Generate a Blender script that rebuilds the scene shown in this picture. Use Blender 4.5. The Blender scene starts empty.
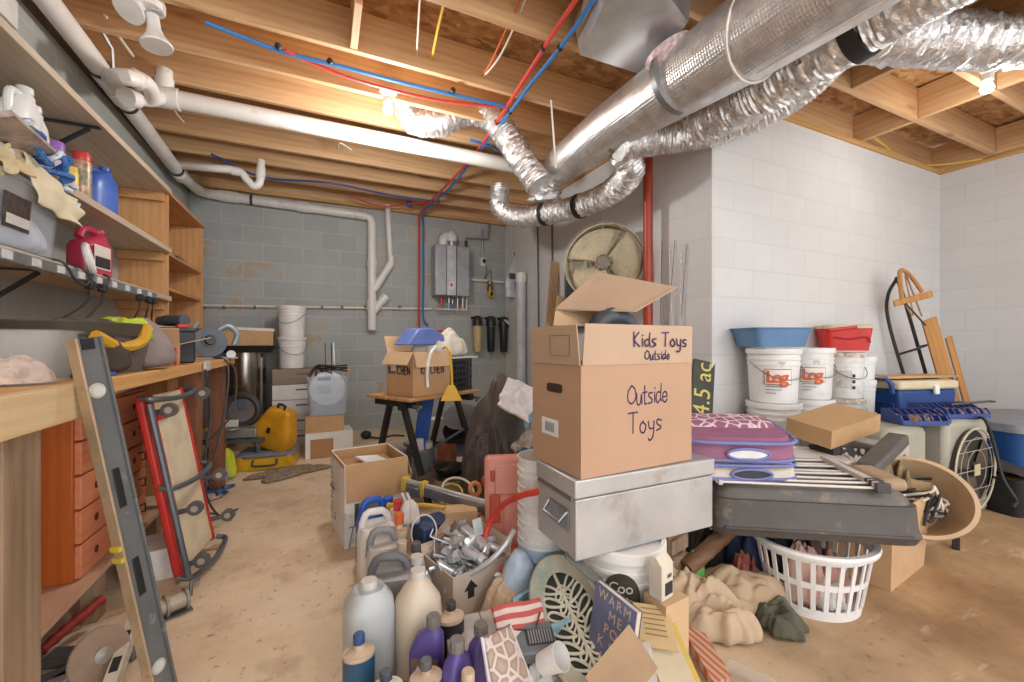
import bpy, bmesh, math, random
from mathutils import Vector as V, Matrix, Euler, noise
SC = bpy.context.scene; COL = SC.collection
PI = math.pi; R = math.radians
# ---- surveying: the camera stands at (0,0,1.1); a pixel plus a distance, height or wall gives a point of the room
F = 415.0; TH = R(24.6); CH = 1.1; HV = 343.0
S_, C_ = math.sin(TH), math.cos(TH)
def ray(u, v):
    k = (u-512)/F
    return V((S_+k*C_, C_-k*S_, (HV-v)/F))
def pix(u, v, t): return V((0, 0, CH)) + ray(u, v)*t
def onz(u, v, z=0.0):
    r = ray(u, v); return V((0, 0, CH)) + r*((z-CH)/r.z)
def onx(u, v, x):
    r = ray(u, v); return V((0, 0, CH)) + r*(x/r.x)
def ony(u, v, y):
    r = ray(u, v); return V((0, 0, CH)) + r*(y/r.y)
def flat(u, t, z=0.0):
    p = pix(u, HV, t); p.z = z; return p
XL, YB, XB, YC, XD, ZC = -1.297, 5.53, 2.42, 2.007, 5.66, 2.83
# ---- materials
def lin(c):
    out = []
    for x in c[:3]:
        x = x/255.0
        out.append(x/12.92 if x <= .04045 else ((x+.055)/1.055)**2.4)
    return (*out, 1.0)
MATS = {}
def newmat(name):
    m = bpy.data.materials.new(name); m.use_nodes = True
    nt = m.node_tree; b = nt.nodes['Principled BSDF']
    return m, nt, b
def N(nt, typ, **kw):
    n = nt.nodes.new(typ)
    for k, v in kw.items():
        if k in n.inputs.keys() if isinstance(k, str) else False: n.inputs[k].default_value = v
        else: setattr(n, k, v)
    return n
def setin(n, **kw):
    for k, v in kw.items(): n.inputs[k.replace('_', ' ')].default_value = v
def ramp(nt, stops, fac):
    r = nt.nodes.new('ShaderNodeValToRGB'); e = r.color_ramp.elements
    while len(e) < len(stops): e.new(.5)
    for i, (p, c) in enumerate(stops):
        e[i].position = p; e[i].color = c
    nt.links.new(fac, r.inputs[0]); return r
def noise_node(nt, vec, scale, detail=4, rough=.6):
    n = nt.nodes.new('ShaderNodeTexNoise'); n.inputs['Scale'].default_value = scale
    n.inputs['Detail'].default_value = detail; n.inputs['Roughness'].default_value = rough
    nt.links.new(vec, n.inputs['Vector']); return n
def coords(nt, scale=(1, 1, 1), rot=(0, 0, 0), rnd=True):
    tc = nt.nodes.new('ShaderNodeTexCoord'); mp = nt.nodes.new('ShaderNodeMapping')
    mp.inputs['Scale'].default_value = scale; mp.inputs['Rotation'].default_value = rot
    nt.links.new(tc.outputs['Object'], mp.inputs['Vector'])
    if rnd:
        oi = nt.nodes.new('ShaderNodeObjectInfo'); mu = nt.nodes.new('ShaderNodeMath'); mu.operation = 'MULTIPLY'
        mu.inputs[1].default_value = 37.0
        nt.links.new(oi.outputs['Random'], mu.inputs[0]); nt.links.new(mu.outputs[0], mp.inputs['Location'])
    return mp.outputs['Vector']
def mixc(nt, fac, a, b, mode='MIX'):
    m = nt.nodes.new('ShaderNodeMix'); m.data_type = 'RGBA'; m.blend_type = mode
    for i, x in ((6, a), (7, b)):
        if hasattr(x, 'links'): nt.links.new(x, m.inputs[i])
        else: m.inputs[i].default_value = x
    if hasattr(fac, 'links'): nt.links.new(fac, m.inputs[0])
    else: m.inputs[0].default_value = fac
    return m.outputs[2]
def addbump(nt, b, h, strength=.3, dist=.01):
    bp = nt.nodes.new('ShaderNodeBump'); bp.inputs['Strength'].default_value = strength; bp.inputs['Distance'].default_value = dist
    nt.links.new(h, bp.inputs['Height']); nt.links.new(bp.outputs[0], b.inputs['Normal'])
def dk(c, f): return (c[0]*f, c[1]*f, c[2]*f, 1)
def mat(col, rough=.55, metal=0.0, var=.10, scale=9, bump=0.0, bscale=60, alpha=1.0, trans=0.0, dirt=0.0, dirtcol=(150, 120, 90), sheen=0.0):
    key = ('m', col, rough, metal, var, scale, bump, bscale, alpha, trans, dirt, dirtcol)
    if key in MATS: return MATS[key]
    m, nt, b = newmat('surface'); c = lin(col)
    vec = coords(nt); n = noise_node(nt, vec, scale)
    r = ramp(nt, [(.3, dk(c, 1-var*1.6)), (.7, dk(c, 1+var))], n.outputs['Fac']); out = r.outputs[0]
    if dirt:
        n2 = noise_node(nt, vec, scale*1.7, 6, .7); rr = ramp(nt, [(.62-dirt*.3, (0, 0, 0, 1)), (.80-dirt*.2, (1, 1, 1, 1))], n2.outputs['Fac'])
        out = mixc(nt, rr.outputs[0], out, lin(dirtcol))
    nt.links.new(out, b.inputs['Base Color'])
    b.inputs['Roughness'].default_value = rough; b.inputs['Metallic'].default_value = metal
    if bump: addbump(nt, b, noise_node(nt, vec, bscale, 3).outputs['Fac'], bump, .004)
    if alpha < 1: b.inputs['Alpha'].default_value = alpha
    if trans: b.inputs['Transmission Weight'].default_value = trans
    MATS[key] = m; return m
def wood(c1, c2, axis='X', rough=.6, knots=.5, key=''):
    k = ('w', c1, c2, axis, knots)
    if k in MATS: return MATS[k]
    m, nt, b = newmat('timber')
    st = {'X': (.9, 9, 9), 'Y': (9, .9, 9), 'Z': (9, 9, .9)}[axis]
    vec = coords(nt, st)
    n = noise_node(nt, vec, 1.6, 5, .65)
    w = nt.nodes.new('ShaderNodeTexWave'); w.wave_type = 'RINGS'; w.rings_direction = axis
    setin(w, Scale=1.1, Distortion=5.0, Detail=3.0); nt.links.new(vec, w.inputs['Vector'])
    a = lin(c1); d = lin(c2)
    r = ramp(nt, [(.25, d), (.75, a)], n.outputs['Fac'])
    o = mixc(nt, .15, r.outputs[0], ramp(nt, [(.2, dk(d, .85)), (.6, dk(a, 1.05))], w.outputs['Color']).outputs[0])
    if knots:
        ks = {'X': (1.3, 6, 6), 'Y': (6, 1.3, 6), 'Z': (6, 6, 1.3)}[axis]
        vo = nt.nodes.new('ShaderNodeTexVoronoi'); vo.inputs['Scale'].default_value = .8
        nt.links.new(coords(nt, ks), vo.inputs['Vector'])
        kr = ramp(nt, [(.05, (1, 1, 1, 1)), (.10, (0, 0, 0, 1))], vo.outputs['Distance'])
        mk = nt.nodes.new('ShaderNodeMath'); mk.operation = 'MULTIPLY'; mk.inputs[1].default_value = knots
        nt.links.new(kr.outputs[0], mk.inputs[0])
        o = mixc(nt, mk.outputs[0], o, dk(d, .35))
    nt.links.new(o, b.inputs['Base Color']); b.inputs['Roughness'].default_value = rough
    addbump(nt, b, n.outputs['Fac'], .15, .003)
    MATS[k] = m; return m
def foil(bubble=False):
    k = ('foil', bubble)
    if k in MATS: return MATS[k]
    m, nt, b = newmat('foil'); vec = coords(nt, rnd=False)
    setin(b, Metallic=.82, Roughness=.26 if not bubble else .32)
    n = noise_node(nt, vec, 14 if bubble else 26, 4, .6)
    r = ramp(nt, [(.3, lin((206, 206, 206))), (.7, lin((244, 243, 242)))], n.outputs['Fac'])
    nt.links.new(r.outputs[0], b.inputs['Base Color'])
    if bubble:
        vo = nt.nodes.new('ShaderNodeTexVoronoi'); setin(vo, Scale=70.0, Randomness=.12); nt.links.new(vec, vo.inputs['Vector'])
        addbump(nt, b, vo.outputs['Distance'], .4, .006)
    else: addbump(nt, b, noise_node(nt, vec, 30, 5, .65).outputs['Fac'], .75, .014)
    MATS[k] = m; return m
def emit(col, st):
    m, nt, b = newmat('lamp_glow'); b.inputs['Base Color'].default_value = lin(col)
    b.inputs['Emission Color'].default_value = lin(col); b.inputs['Emission Strength'].default_value = st; return m
def clear(col=(225, 230, 235), a=.32, rough=.25):
    return mat(col, rough, 0, .04, 6, alpha=a)
# ---- mesh building
def frame(d):
    d = V(d).normalized(); up = V((0, 0, 1)) if abs(d.z) < .9 else V((1, 0, 0))
    x = d.cross(up).normalized(); return x, x.cross(d).normalized()
class MB:
    def __init__(s): s.v = []; s.f = []; s.M = None
    def add(s, vs, fs):
        k = len(s.v)
        s.v += [(s.M @ V(p)) if s.M else V(p) for p in vs]; s.f += [[i+k for i in f] for f in fs]; return s
    def at(s, M): s.M = M; return s
    def box(s, c, d, rot=None, taper=1.0):
        x, y, z = d[0]/2, d[1]/2, d[2]/2; t = taper
        vs = [V((-x*t, -y*t, -z)), V((x*t, -y*t, -z)), V((x*t, y*t, -z)), V((-x*t, y*t, -z)), V((-x, -y, z)), V((x, -y, z)), V((x, y, z)), V((-x, y, z))]
        if rot is not None:
            e = Euler(rot).to_matrix(); vs = [e @ p for p in vs]
        c = V(c)
        return s.add([p+c for p in vs], [(0, 3, 2, 1), (4, 5, 6, 7), (0, 1, 5, 4), (1, 2, 6, 5), (2, 3, 7, 6), (3, 0, 4, 7)])
    def bar(s, p0, p1, w, h, up=(0, 0, 1)):
        p0, p1 = V(p0), V(p1); d = (p1-p0).normalized(); u = V(up)
        if abs(d.dot(u)) > .98: u = V((1, 0, 0))
        x = d.cross(u).normalized(); y = x.cross(d).normalized(); vs = []
        for p in (p0, p1):
            for a, b in ((-1, -1), (1, -1), (1, 1), (-1, 1)): vs.append(p + x*(a*w/2) + y*(b*h/2))
        return s.add(vs, [(3, 2, 1, 0), (4, 5, 6, 7), (0, 1, 5, 4), (1, 2, 6, 5), (2, 3, 7, 6), (3, 0, 4, 7)])
    def ring_tube(s, rings, cap=True, closed=False):
        n = len(rings[0]); vs = [p for r in rings for p in r]; fs = []; m = len(rings)
        for i in range(m if closed else m-1):
            for j in range(n):
                a, b = i*n+j, i*n+(j+1) % n; c, d = ((i+1) % m)*n+(j+1) % n, ((i+1) % m)*n+j
                fs.append((a, b, c, d))
        if cap and not closed:
            fs.append(tuple(reversed(range(n)))); fs.append(tuple((m-1)*n+j for j in range(n)))
        return s.add(vs, fs)
    def tube(s, pts, r, n=10, closed=False, cap=True, wob=0, seed=0):
        pts = [V(p) for p in pts]; m = len(pts); rings = []; px = None
        for i, p in enumerate(pts):
            if closed: d = pts[(i+1) % m]-pts[i-1]
            else: d = pts[min(i+1, m-1)]-pts[max(i-1, 0)]
            d = d.normalized() if d.length > 1e-9 else V((0, 0, 1))
            if px is None: x, y = frame(d)
            else:
                x = (px - d*px.dot(d))
                x = x.normalized() if x.length > 1e-6 else frame(d)[0]
            y = d.cross(x); px = x; rr = r[i] if isinstance(r, (list, tuple)) else r; ring = []
            for j in range(n):
                a = 2*PI*j/n; q = rr
                if wob: q = rr*(1+wob*(noise.noise(V((j*1.7+seed, i*.9, seed*3.1)))))
                ring.append(p + x*(math.cos(a)*q) + y*(math.sin(a)*q))
            rings.append(ring)
        return s.ring_tube(rings, cap, closed)
    def cyl(s, p0, p1, r0, r1=None, n=20):
        return s.tube([p0, p1], [r0, r0 if r1 is None else r1], n)
    def lathe(s, prof, n=28, c=(0, 0, 0), cap=True):
        c = V(c)
        return s.ring_tube([[c+V((r*math.cos(2*PI*j/n), r*math.sin(2*PI*j/n), z)) for j in range(n)] for r, z in prof], cap)
    def loft(s, secs, n=28, cap=True):
        # sections (z, rx, ry, ox, oy, e): superellipse slices
        rings = []
        for q in secs:
            z, rx, ry = q[:3]; ox, oy = (q[3], q[4]) if len(q) > 4 else (0, 0); e = q[5] if len(q) > 5 else 2.0
            ring = []
            for j in range(n):
                a = 2*PI*(j+.5)/n; ca, sa = math.cos(a), math.sin(a)
                ring.append(V((ox+rx*math.copysign(abs(ca)**(2/e), ca), oy+ry*math.copysign(abs(sa)**(2/e), sa), z)))
            rings.append(ring)
        return s.ring_tube(rings, cap)
    def prism(s, poly, h, c=(0, 0, 0)):
        n = len(poly); c = V(c); ar = sum(poly[i][0]*poly[(i+1) % n][1]-poly[(i+1) % n][0]*poly[i][1] for i in range(n))
        if ar < 0: poly = poly[::-1]
        vs = [c+V((x, y, 0)) for x, y in poly]+[c+V((x, y, h)) for x, y in poly]
        fs = [tuple(reversed(range(n))), tuple(range(n, 2*n))]+[(i, (i+1) % n, n+(i+1) % n, n+i) for i in range(n)]
        return s.add(vs, fs)
    def grid(s, nu, nv, fn):
        vs = [fn(i/(nu-1), j/(nv-1)) for j in range(nv) for i in range(nu)]
        return s.add(vs, [(j*nu+i, j*nu+i+1, (j+1)*nu+i+1, (j+1)*nu+i) for j in range(nv-1) for i in range(nu-1)])
    def ell(s, c, r, n=16, m=10):
        c = V(c); r = (r, r, r) if not isinstance(r, (tuple, list)) else r
        return s.ring_tube([[c+V((r[0]*math.sin(PI*(i+.02)/(m+.04))*math.cos(2*PI*j/n), r[1]*math.sin(PI*(i+.02)/(m+.04))*math.sin(2*PI*j/n), -r[2]*math.cos(PI*(i+.02)/(m+.04)))) for j in range(n)] for i in range(m+1)])
    def torus(s, c, r, rr, ax=(0, 0, 1), n=24, k=8, a0=0, a1=2*PI, sc=(1, 1)):
        x, y = frame(ax); c = V(c); full = abs(a1-a0-2*PI) < 1e-3; m = n if full else n+1
        return s.tube([c+x*(r*sc[0]*math.cos(a0+(a1-a0)*i/n))+y*(r*sc[1]*math.sin(a0+(a1-a0)*i/n)) for i in range(m)], rr, k, closed=full)
    def heap(s, rx, ry, h, seed=0, fold=.3, n=44, m=14, freq=3.2, power=.6, ragged=.18):
        # a slumped pile of cloth: low dome, rounded folds with tight valleys running across it, ragged hem
        rings = []; th = seed*2.4; c_, s_ = math.cos(th), math.sin(th)
        for i in range(m+1):
            q = 1-i/m; ring = []
            for j in range(n):
                a = 2*PI*j/n; ex = 1+ragged*noise.noise(V((math.cos(a)*2+seed, math.sin(a)*2, seed*.7)))*1.6
                fl = noise.noise(V((math.cos(a)*freq*1.3+seed*3, math.sin(a)*freq*1.3, q*1.2+seed)))
                ex *= 1+.22*fold*fl*min(1, q*2)
                x, y = q*math.cos(a)*ex, q*math.sin(a)*ex
                w1 = noise.noise(V((x*1.5+seed*2, y*1.5, seed+9))); w2 = noise.noise(V((x*1.5, y*1.5+seed*3, seed+2)))
                nz = noise.noise(V((x*freq*.5+seed, y*freq*.5+seed*2, seed)))
                f1 = abs(math.sin((x*c_+y*s_)*freq*1.15+w1*3.2+seed)); f2 = abs(math.sin((x*s_-y*c_)*freq*.9+w2*4+seed*1.7))
                am = .5+.5*w2; f3 = abs(math.sin((x*c_+y*s_)*freq*2.9+w2*5+y*2))
                z = h*max(0, 1-q**2.6)**(power*.8)*(1+fold*(nz*.45+(f1-.6)*.42*(1-am*.5)+(f2-.6)*.25*am+(f3-.6)*.13)) if q < 1 else 0
                ring.append(V((x*rx, y*ry, max(z, .006 if i else 0))))
            rings.append(ring)
        return s.ring_tube(rings)
    def build(s, name, m, parent=None, bev=0, sub=0, solid=0, sharp=35, loc=None, rot=None):
        me = bpy.data.meshes.new(name); me.from_pydata([tuple(p) for p in s.v], [], s.f); me.validate()
        bm = bmesh.new(); bm.from_mesh(me); bmesh.ops.recalc_face_normals(bm, faces=bm.faces); bm.to_mesh(me); bm.free()
        me.polygons.foreach_set('use_smooth', [True]*len(me.polygons))
        me.set_sharp_from_angle(angle=R(sharp))
        o = bpy.data.objects.new(name, me); COL.objects.link(o)
        if m: me.materials.append(m)
        if parent: o.parent = parent
        if loc is not None: o.location = loc
        if rot is not None: o.rotation_euler = rot
        if solid:
            k = o.modifiers.new('s', 'SOLIDIFY'); k.thickness = solid; k.offset = 0
        if bev:
            k = o.modifiers.new('b', 'BEVEL'); k.width = bev; k.segments = 2; k.limit_method = 'ANGLE'; k.angle_limit = R(40)
        if sub:
            k = o.modifiers.new('u', 'SUBSURF'); k.levels = sub; k.render_levels = sub
        return o
def tag(o, label, cat, group=None):
    o['label'] = label; o['category'] = cat
    if group: o['group'] = group
    return o
def thing(name, label, cat, loc=(0, 0, 0), rot=0, group=None):
    o = bpy.data.objects.new(name, None); COL.objects.link(o); o.empty_display_size = .05
    o.location = loc; o.rotation_euler = rot if isinstance(rot, (tuple, list, Euler)) else (0, 0, rot)
    return tag(o, label, cat, group)
def mt(mb, name, m, label, cat, loc=(0, 0, 0), rot=0, group=None, **kw):
    o = mb.build(name, m, None, **kw); o.location = loc
    o.rotation_euler = rot if isinstance(rot, (tuple, list, Euler)) else (0, 0, rot)
    return tag(o, label, cat, group)
def struct(name, mb, m, **kw):
    o = mb.build(name, m, **kw); o['kind'] = 'structure'; return o
KIDS = {}
def kids(o): return [c for c in bpy.data.objects if c.parent == o]
def dup(root, label, loc, rot=0, group=None, scale=None):
    def cp(o, p):
        c = o.copy(); COL.objects.link(c)
        if p: c.parent = p
        for ch in kids(o): cp(ch, c)
        return c
    r = cp(root, None); r.location = loc
    r.rotation_euler = rot if isinstance(rot, (tuple, list, Euler)) else (0, 0, rot)
    r['label'] = label
    if group: r['group'] = group
    if scale: r.scale = scale if isinstance(scale, (tuple, list)) else (scale,)*3
    return r
def spline(pts, n=8):
    pts = [V(p) for p in pts]; P = [pts[0]*2-pts[1]]+pts+[pts[-1]*2-pts[-2]]; out = []
    for i in range(1, len(P)-2):
        a, b, c, d = P[i-1:i+3]
        for k in range(n):
            t = k/n; out.append(.5*((2*b)+(c-a)*t+(2*a-5*b+4*c-d)*t*t+(3*b-a-3*c+d)*t**3))
    return out+[pts[-1]]
def text(body, size, m, parent, M, name='lettering', ext=.0004, spacing=1.0, shear=0.0, bold=0.0):
    cu = bpy.data.curves.new('t', 'FONT'); cu.body = body; cu.size = size; cu.extrude = ext; cu.align_x = 'CENTER'; cu.align_y = 'CENTER'; cu.space_character = spacing; cu.resolution_u = 3; cu.shear = shear; cu.offset = bold
    t = bpy.data.objects.new('t', cu); COL.objects.link(t); bpy.context.view_layer.update()
    me = bpy.data.meshes.new_from_object(t.evaluated_get(bpy.context.evaluated_depsgraph_get()))
    bpy.data.objects.remove(t); me.transform(M); me.materials.clear(); me.materials.append(m)
    o = bpy.data.objects.new(name, me); COL.objects.link(o); o.parent = parent; return o
def face(origin, ux, uy):
    # a matrix whose x, y run along ux, uy at origin
    ux = V(ux).normalized(); uz = ux.cross(V(uy)).normalized(); uy = uz.cross(ux)
    return Matrix(((ux.x, uy.x, uz.x, origin[0]), (ux.y, uy.y, uz.y, origin[1]), (ux.z, uy.z, uz.z, origin[2]), (0, 0, 0, 1)))
GL = {'K': [[(.05, 1), (.1, 0)], [(.55, .95), (.1, .45), (.6, 0)]], 'i': [[(.15, .55), (.15, 0)], [(.15, .75), (.17, .8)]],
 'd': [[(.5, .5), (.2, .5), (.05, .25), (.2, 0), (.5, .15)], [(.55, 1), (.5, .3), (.58, 0)]], 's': [[(.45, .5), (.15, .5), (.1, .35), (.4, .2), (.35, .02), (.05, 0)]],
 'T': [[(0, .98), (.7, 1)], [(.38, 1), (.35, 0)]], 'o': [[(.3, .5), (.06, .35), (.1, .05), (.35, 0), (.5, .25), (.3, .5)]],
 'y': [[(.05, .5), (.15, .1), (.45, .1)], [(.5, .5), (.45, -.2), (.2, -.45), (.05, -.35)]], 'u': [[(.05, .5), (.08, .05), (.35, 0), (.48, .5), (.52, 0)]],
 't': [[(.2, .9), (.2, .05), (.4, 0)], [(0, .55), (.42, .6)]], 'e': [[(.08, .25), (.48, .3), (.35, .5), (.1, .4), (.08, .08), (.3, 0), (.5, .08)]],
 'O': [[(.4, 1), (.08, .7), (.08, .2), (.4, 0), (.75, .3), (.7, .8), (.4, 1)]], 'R': [[(.1, 0), (.1, 1)], [(.1, 1), (.5, .9), (.45, .55), (.1, .5), (.6, 0)]],
 'C': [[(.6, .9), (.2, 1), (.05, .5), (.2, 0), (.6, .1)]], 'H': [[(.1, 0), (.1, 1)], [(.55, 0), (.55, 1)], [(.1, .5), (.55, .5)]], 'E': [[(.5, 1), (.1, 1), (.1, 0), (.5, 0)], [(.1, .5), (.45, .5)]],
 'N': [[(.1, 0), (.1, 1), (.55, 0), (.55, 1)]], 'I': [[(.15, 0), (.15, 1)]]}
def scrawl(body, h, m, parent, M, name='handwriting', pen=.006, gap=.14, jit=.0, sx=1.0, slope=0.0):
    mb = MB(); x = 0; rng = random.Random(body)
    for ch in body:
        if ch == ' ': x += .45*h; continue
        w = 0
        for st in GL[ch]:
            pts = spline([V((x+px*h, py*h+rng.uniform(-jit, jit)*h, 0)) for px, py in st], 5) if len(st) > 2 else [V((x+px*h, py*h, 0)) for px, py in st]
            w = max(w, max(p[0] for p in st)*h)
            for a, b in zip(pts, pts[1:]):
                if (b-a).length < 1e-6: continue
                d = (b-a).normalized(); mb.bar(a-d*pen*.3, b+d*pen*.3, pen, .0008)
        x += w+gap*h
    mb.v = [M @ V(((p.x-x/2)*sx, p.y+(p.x-x/2)*slope, p.z)) for p in mb.v]
    return mb.build(name, m, parent)
# ================= the setting
def cmu(ax, paint, patch, mortar, pfac, cf=1.0):
    m, nt, b = newmat('block_wall'); tc = nt.nodes.new('ShaderNodeTexCoord'); sp = nt.nodes.new('ShaderNodeSeparateXYZ'); cb = nt.nodes.new('ShaderNodeCombineXYZ')
    nt.links.new(tc.outputs['Object'], sp.inputs[0]); nt.links.new(sp.outputs['X' if ax == 'X' else 'Y'], cb.inputs[0]); nt.links.new(sp.outputs['Z'], cb.inputs[1])
    def brick(c1, c2, mo, ms):
        br = nt.nodes.new('ShaderNodeTexBrick'); br.offset = .5
        setin(br, Color1=c1, Color2=c2, Mortar=mo, Scale=1.0, Mortar_Size=ms, Mortar_Smooth=.3, Bias=0.0, Brick_Width=.406, Row_Height=.2032)
        nt.links.new(cb.outputs[0], br.inputs['Vector']); return br
    p = lin(paint); br = brick(dk(p, 1-.12*cf), dk(p, 1+.08*cf), lin(mortar), .007)
    rid = brick((0, 0, 0, 1), (1, 1, 1, 1), (0, 0, 0, 1), .007)
    n = noise_node(nt, tc.outputs['Object'], 1.4, 6, .7); n2 = noise_node(nt, tc.outputs['Object'], 5.5, 5, .7)
    o = mixc(nt, .16*cf, br.outputs[0], ramp(nt, [(.3, dk(p, .62)), (.7, dk(p, 1.25))], n.outputs['Fac']).outputs[0])
    o = mixc(nt, .12*cf, o, ramp(nt, [(.35, dk(p, .6)), (.65, dk(p, 1.2))], n2.outputs['Fac']).outputs[0])
    mu = nt.nodes.new('ShaderNodeMath'); mu.operation = 'MULTIPLY'
    nt.links.new(ramp(nt, [(.74, (0, 0, 0, 1)), (.84, (1, 1, 1, 1))], rid.outputs[0]).outputs[0], mu.inputs[0])
    nt.links.new(ramp(nt, [(.48, (0, 0, 0, 1)), (.6, (pfac,)*3+(1,))], n2.outputs['Fac']).outputs[0], mu.inputs[1])
    o = mixc(nt, mu.outputs[0], o, lin(patch))
    nt.links.new(o, b.inputs['Base Color']); b.inputs['Roughness'].default_value = .7
    hb = mixc(nt, .8, noise_node(nt, tc.outputs['Object'], 70, 3).outputs['Fac'], br.outputs['Fac'])
    iv = nt.nodes.new('ShaderNodeInvert'); nt.links.new(hb, iv.inputs['Color'])
    addbump(nt, b, iv.outputs[0], .35*cf, .005); return m
GREY = cmu('X', (168, 171, 169), (178, 152, 120), (184, 184, 178), .9); GREYY = cmu('Y', (168, 170, 166), (160, 150, 135), (178, 178, 172), .2)
WHX = cmu('X', (212, 210, 208), (202, 199, 196), (204, 202, 200), .35, .32); WHY = cmu('Y', (213, 212, 211), (203, 201, 199), (206, 205, 203), .35, .32)
def concrete():
    m, nt, b = newmat('concrete'); tc = nt.nodes.new('ShaderNodeTexCoord'); o_ = tc.outputs['Object']
    n1 = noise_node(nt, o_, .9, 7, .65); n2 = noise_node(nt, o_, 4.2, 8, .7); n3 = noise_node(nt, o_, 22, 5, .7)
    c = ramp(nt, [(.32, lin((190, 164, 132))), (.5, lin((224, 202, 172))), (.68, lin((238, 222, 198)))], n1.outputs['Fac']).outputs[0]
    # the slab gets browner to the right: clay dust and stains, partly light painted in
    sp = nt.nodes.new('ShaderNodeSeparateXYZ'); nt.links.new(o_, sp.inputs[0])
    mr = nt.nodes.new('ShaderNodeMapRange'); setin(mr, From_Min=.6, From_Max=2.2); nt.links.new(sp.outputs['X'], mr.inputs[0])
    c = mixc(nt, mr.outputs[0], c, ramp(nt, [(.33, lin((128, 97, 64))), (.5, lin((172, 138, 98))), (.66, lin((202, 170, 130)))], n1.outputs['Fac']).outputs[0])
    c = mixc(nt, ramp(nt, [(.54, (0, 0, 0, 1)), (.74, (.48, .48, .48, 1))], n2.outputs['Fac']).outputs[0], c, lin((132, 102, 72)))
    c = mixc(nt, ramp(nt, [(.60, (0, 0, 0, 1)), (.68, (.7, .7, .7, 1))], n3.outputs['Fac']).outputs[0], c, lin((120, 94, 66)))
    mp = nt.nodes.new('ShaderNodeMapping'); mp.inputs['Scale'].default_value = (.7, 3.2, 1); mp.inputs['Rotation'].default_value = (0, 0, .6); nt.links.new(o_, mp.inputs[0])
    n4 = noise_node(nt, mp.outputs[0], 1.6, 6, .65)
    c = mixc(nt, ramp(nt, [(.58, (0, 0, 0, 1)), (.66, (.6, .6, .6, 1))], n4.outputs['Fac']).outputs[0], c, lin((226, 208, 180)))
    nt.links.new(c, b.inputs['Base Color']); b.inputs['Roughness'].default_value = .75
    addbump(nt, b, mixc(nt, .5, n2.outputs['Fac'], n3.outputs['Fac']), .25, .008); return m
def osb():
    m, nt, b = newmat('strand_board'); vec = coords(nt, (14, 30, 14), rnd=False)
    vo = nt.nodes.new('ShaderNodeTexVoronoi'); setin(vo, Scale=1.0); nt.links.new(vec, vo.inputs['Vector'])
    sp = nt.nodes.new('ShaderNodeSeparateColor'); nt.links.new(vo.outputs['Color'], sp.inputs[0])
    r = ramp(nt, [(0, lin((150, 104, 62))), (.5, lin((196, 150, 100))), (1, lin((222, 184, 134)))], sp.outputs[0])
    n = noise_node(nt, coords(nt, rnd=False), 9, 5)
    o = mixc(nt, .3, r.outputs[0], ramp(nt, [(.35, lin((120, 80, 48))), (.65, lin((214, 172, 120)))], n.outputs['Fac']).outputs[0])
    nt.links.new(o, b.inputs['Base Color']); b.inputs['Roughness'].default_value = .7; addbump(nt, b, sp.outputs[1], .2, .004); return m
YR = -1.6      # the room is left open behind the camera so world light fills it softly
struct('floor', MB().box((2.2, 2.0, -.05), (9, 9, .1)), concrete())
struct('wall_left', MB().box((XL-.1, (YR+YB)/2, 1.36), (.2, YB-YR, 2.72)), GREYY)
struct('wall_back', MB().box(((XL+XB)/2, YB+.1, 1.41), (XB-XL+.4, .2, 2.82)), GREY)
struct('wall_side', MB().box((XB+.1, (YC+YB)/2+.0005, 1.41), (.2, YB-YC-.001, 2.82)), WHY)
struct('wall_front', MB().box(((XB+XD)/2+.0005, YC+.1, 1.41), (XD-XB-.001, .2, 2.82)), WHX)
struct('wall_right', MB().box((XD+.1, (YR+YC)/2+.1, 1.41), (.2, YC-YR+.2, 2.82)), WHY)
struct('ceiling', MB().box((2.2, 1.97, 3.095), (7.3, 7.4, .02)), osb())
JW = wood((220, 182, 138), (184, 140, 96), 'X'); JWY = wood((220, 182, 138), (186, 142, 98), 'Y')
SILL = wood((214, 172, 112), (176, 128, 74), 'X'); SILLY = wood((214, 172, 112), (176, 128, 74), 'Y')
def joist(x0, x1, y, name='ceiling_joist', w=.04):
    return struct(name, MB().box(((0, 0, 0)), (x1-x0, w, .24)), JW, bev=.003, loc=((x0+x1)/2, y, ZC+.12))
ys = [YB-.06-.405*k for k in range(0, 18)]
for y in ys:
    if y > YC+.4: joist(XL-.1, XB+.1, y)
for y in (1.63, 1.22, .81, .41, 0, -.4, -.8, -1.2): joist(XL-.1, XD, y)
joist(XL-.1, XD, YC+.06)
struct('trim_1', MB().box((0, 0, 0), (XB-XL, .14, .04)), SILL, loc=((XB+XL)/2, YB-.0, 2.812))
struct('trim_2', MB().box((0, 0, 0), (.14, YB-YC, .04)), SILLY, loc=(XB+.05, (YB+YC)/2, 2.812))
struct('trim_3', MB().box((0, 0, 0), (XD-XB, .14, .04)), SILL, loc=((XB+XD)/2, YC+.05, 2.812))
struct('trim_4', MB().box((0, 0, 0), (.14, YC-YR, .04)), SILLY, loc=(XD+.05, (YR+YC)/2, 2.812))
struct('trim_5', MB().box((0, 0, 0), (.12, YB-YR, .112)), mat((92, 86, 78), .8, 0, .2), loc=(XL-.06, (YR+YB)/2, 2.774))
struct('trim_6', MB().box((0, 0, 0), (.04, YB-YR, .25)), JWY, loc=(XL-.085, (YR+YB)/2, 2.955))
struct('trim_7', MB().box((0, 0, 0), (.04, YC-YR, .25)), JWY, loc=(XD+.085, (YR+YC)/2, 2.955))
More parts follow.
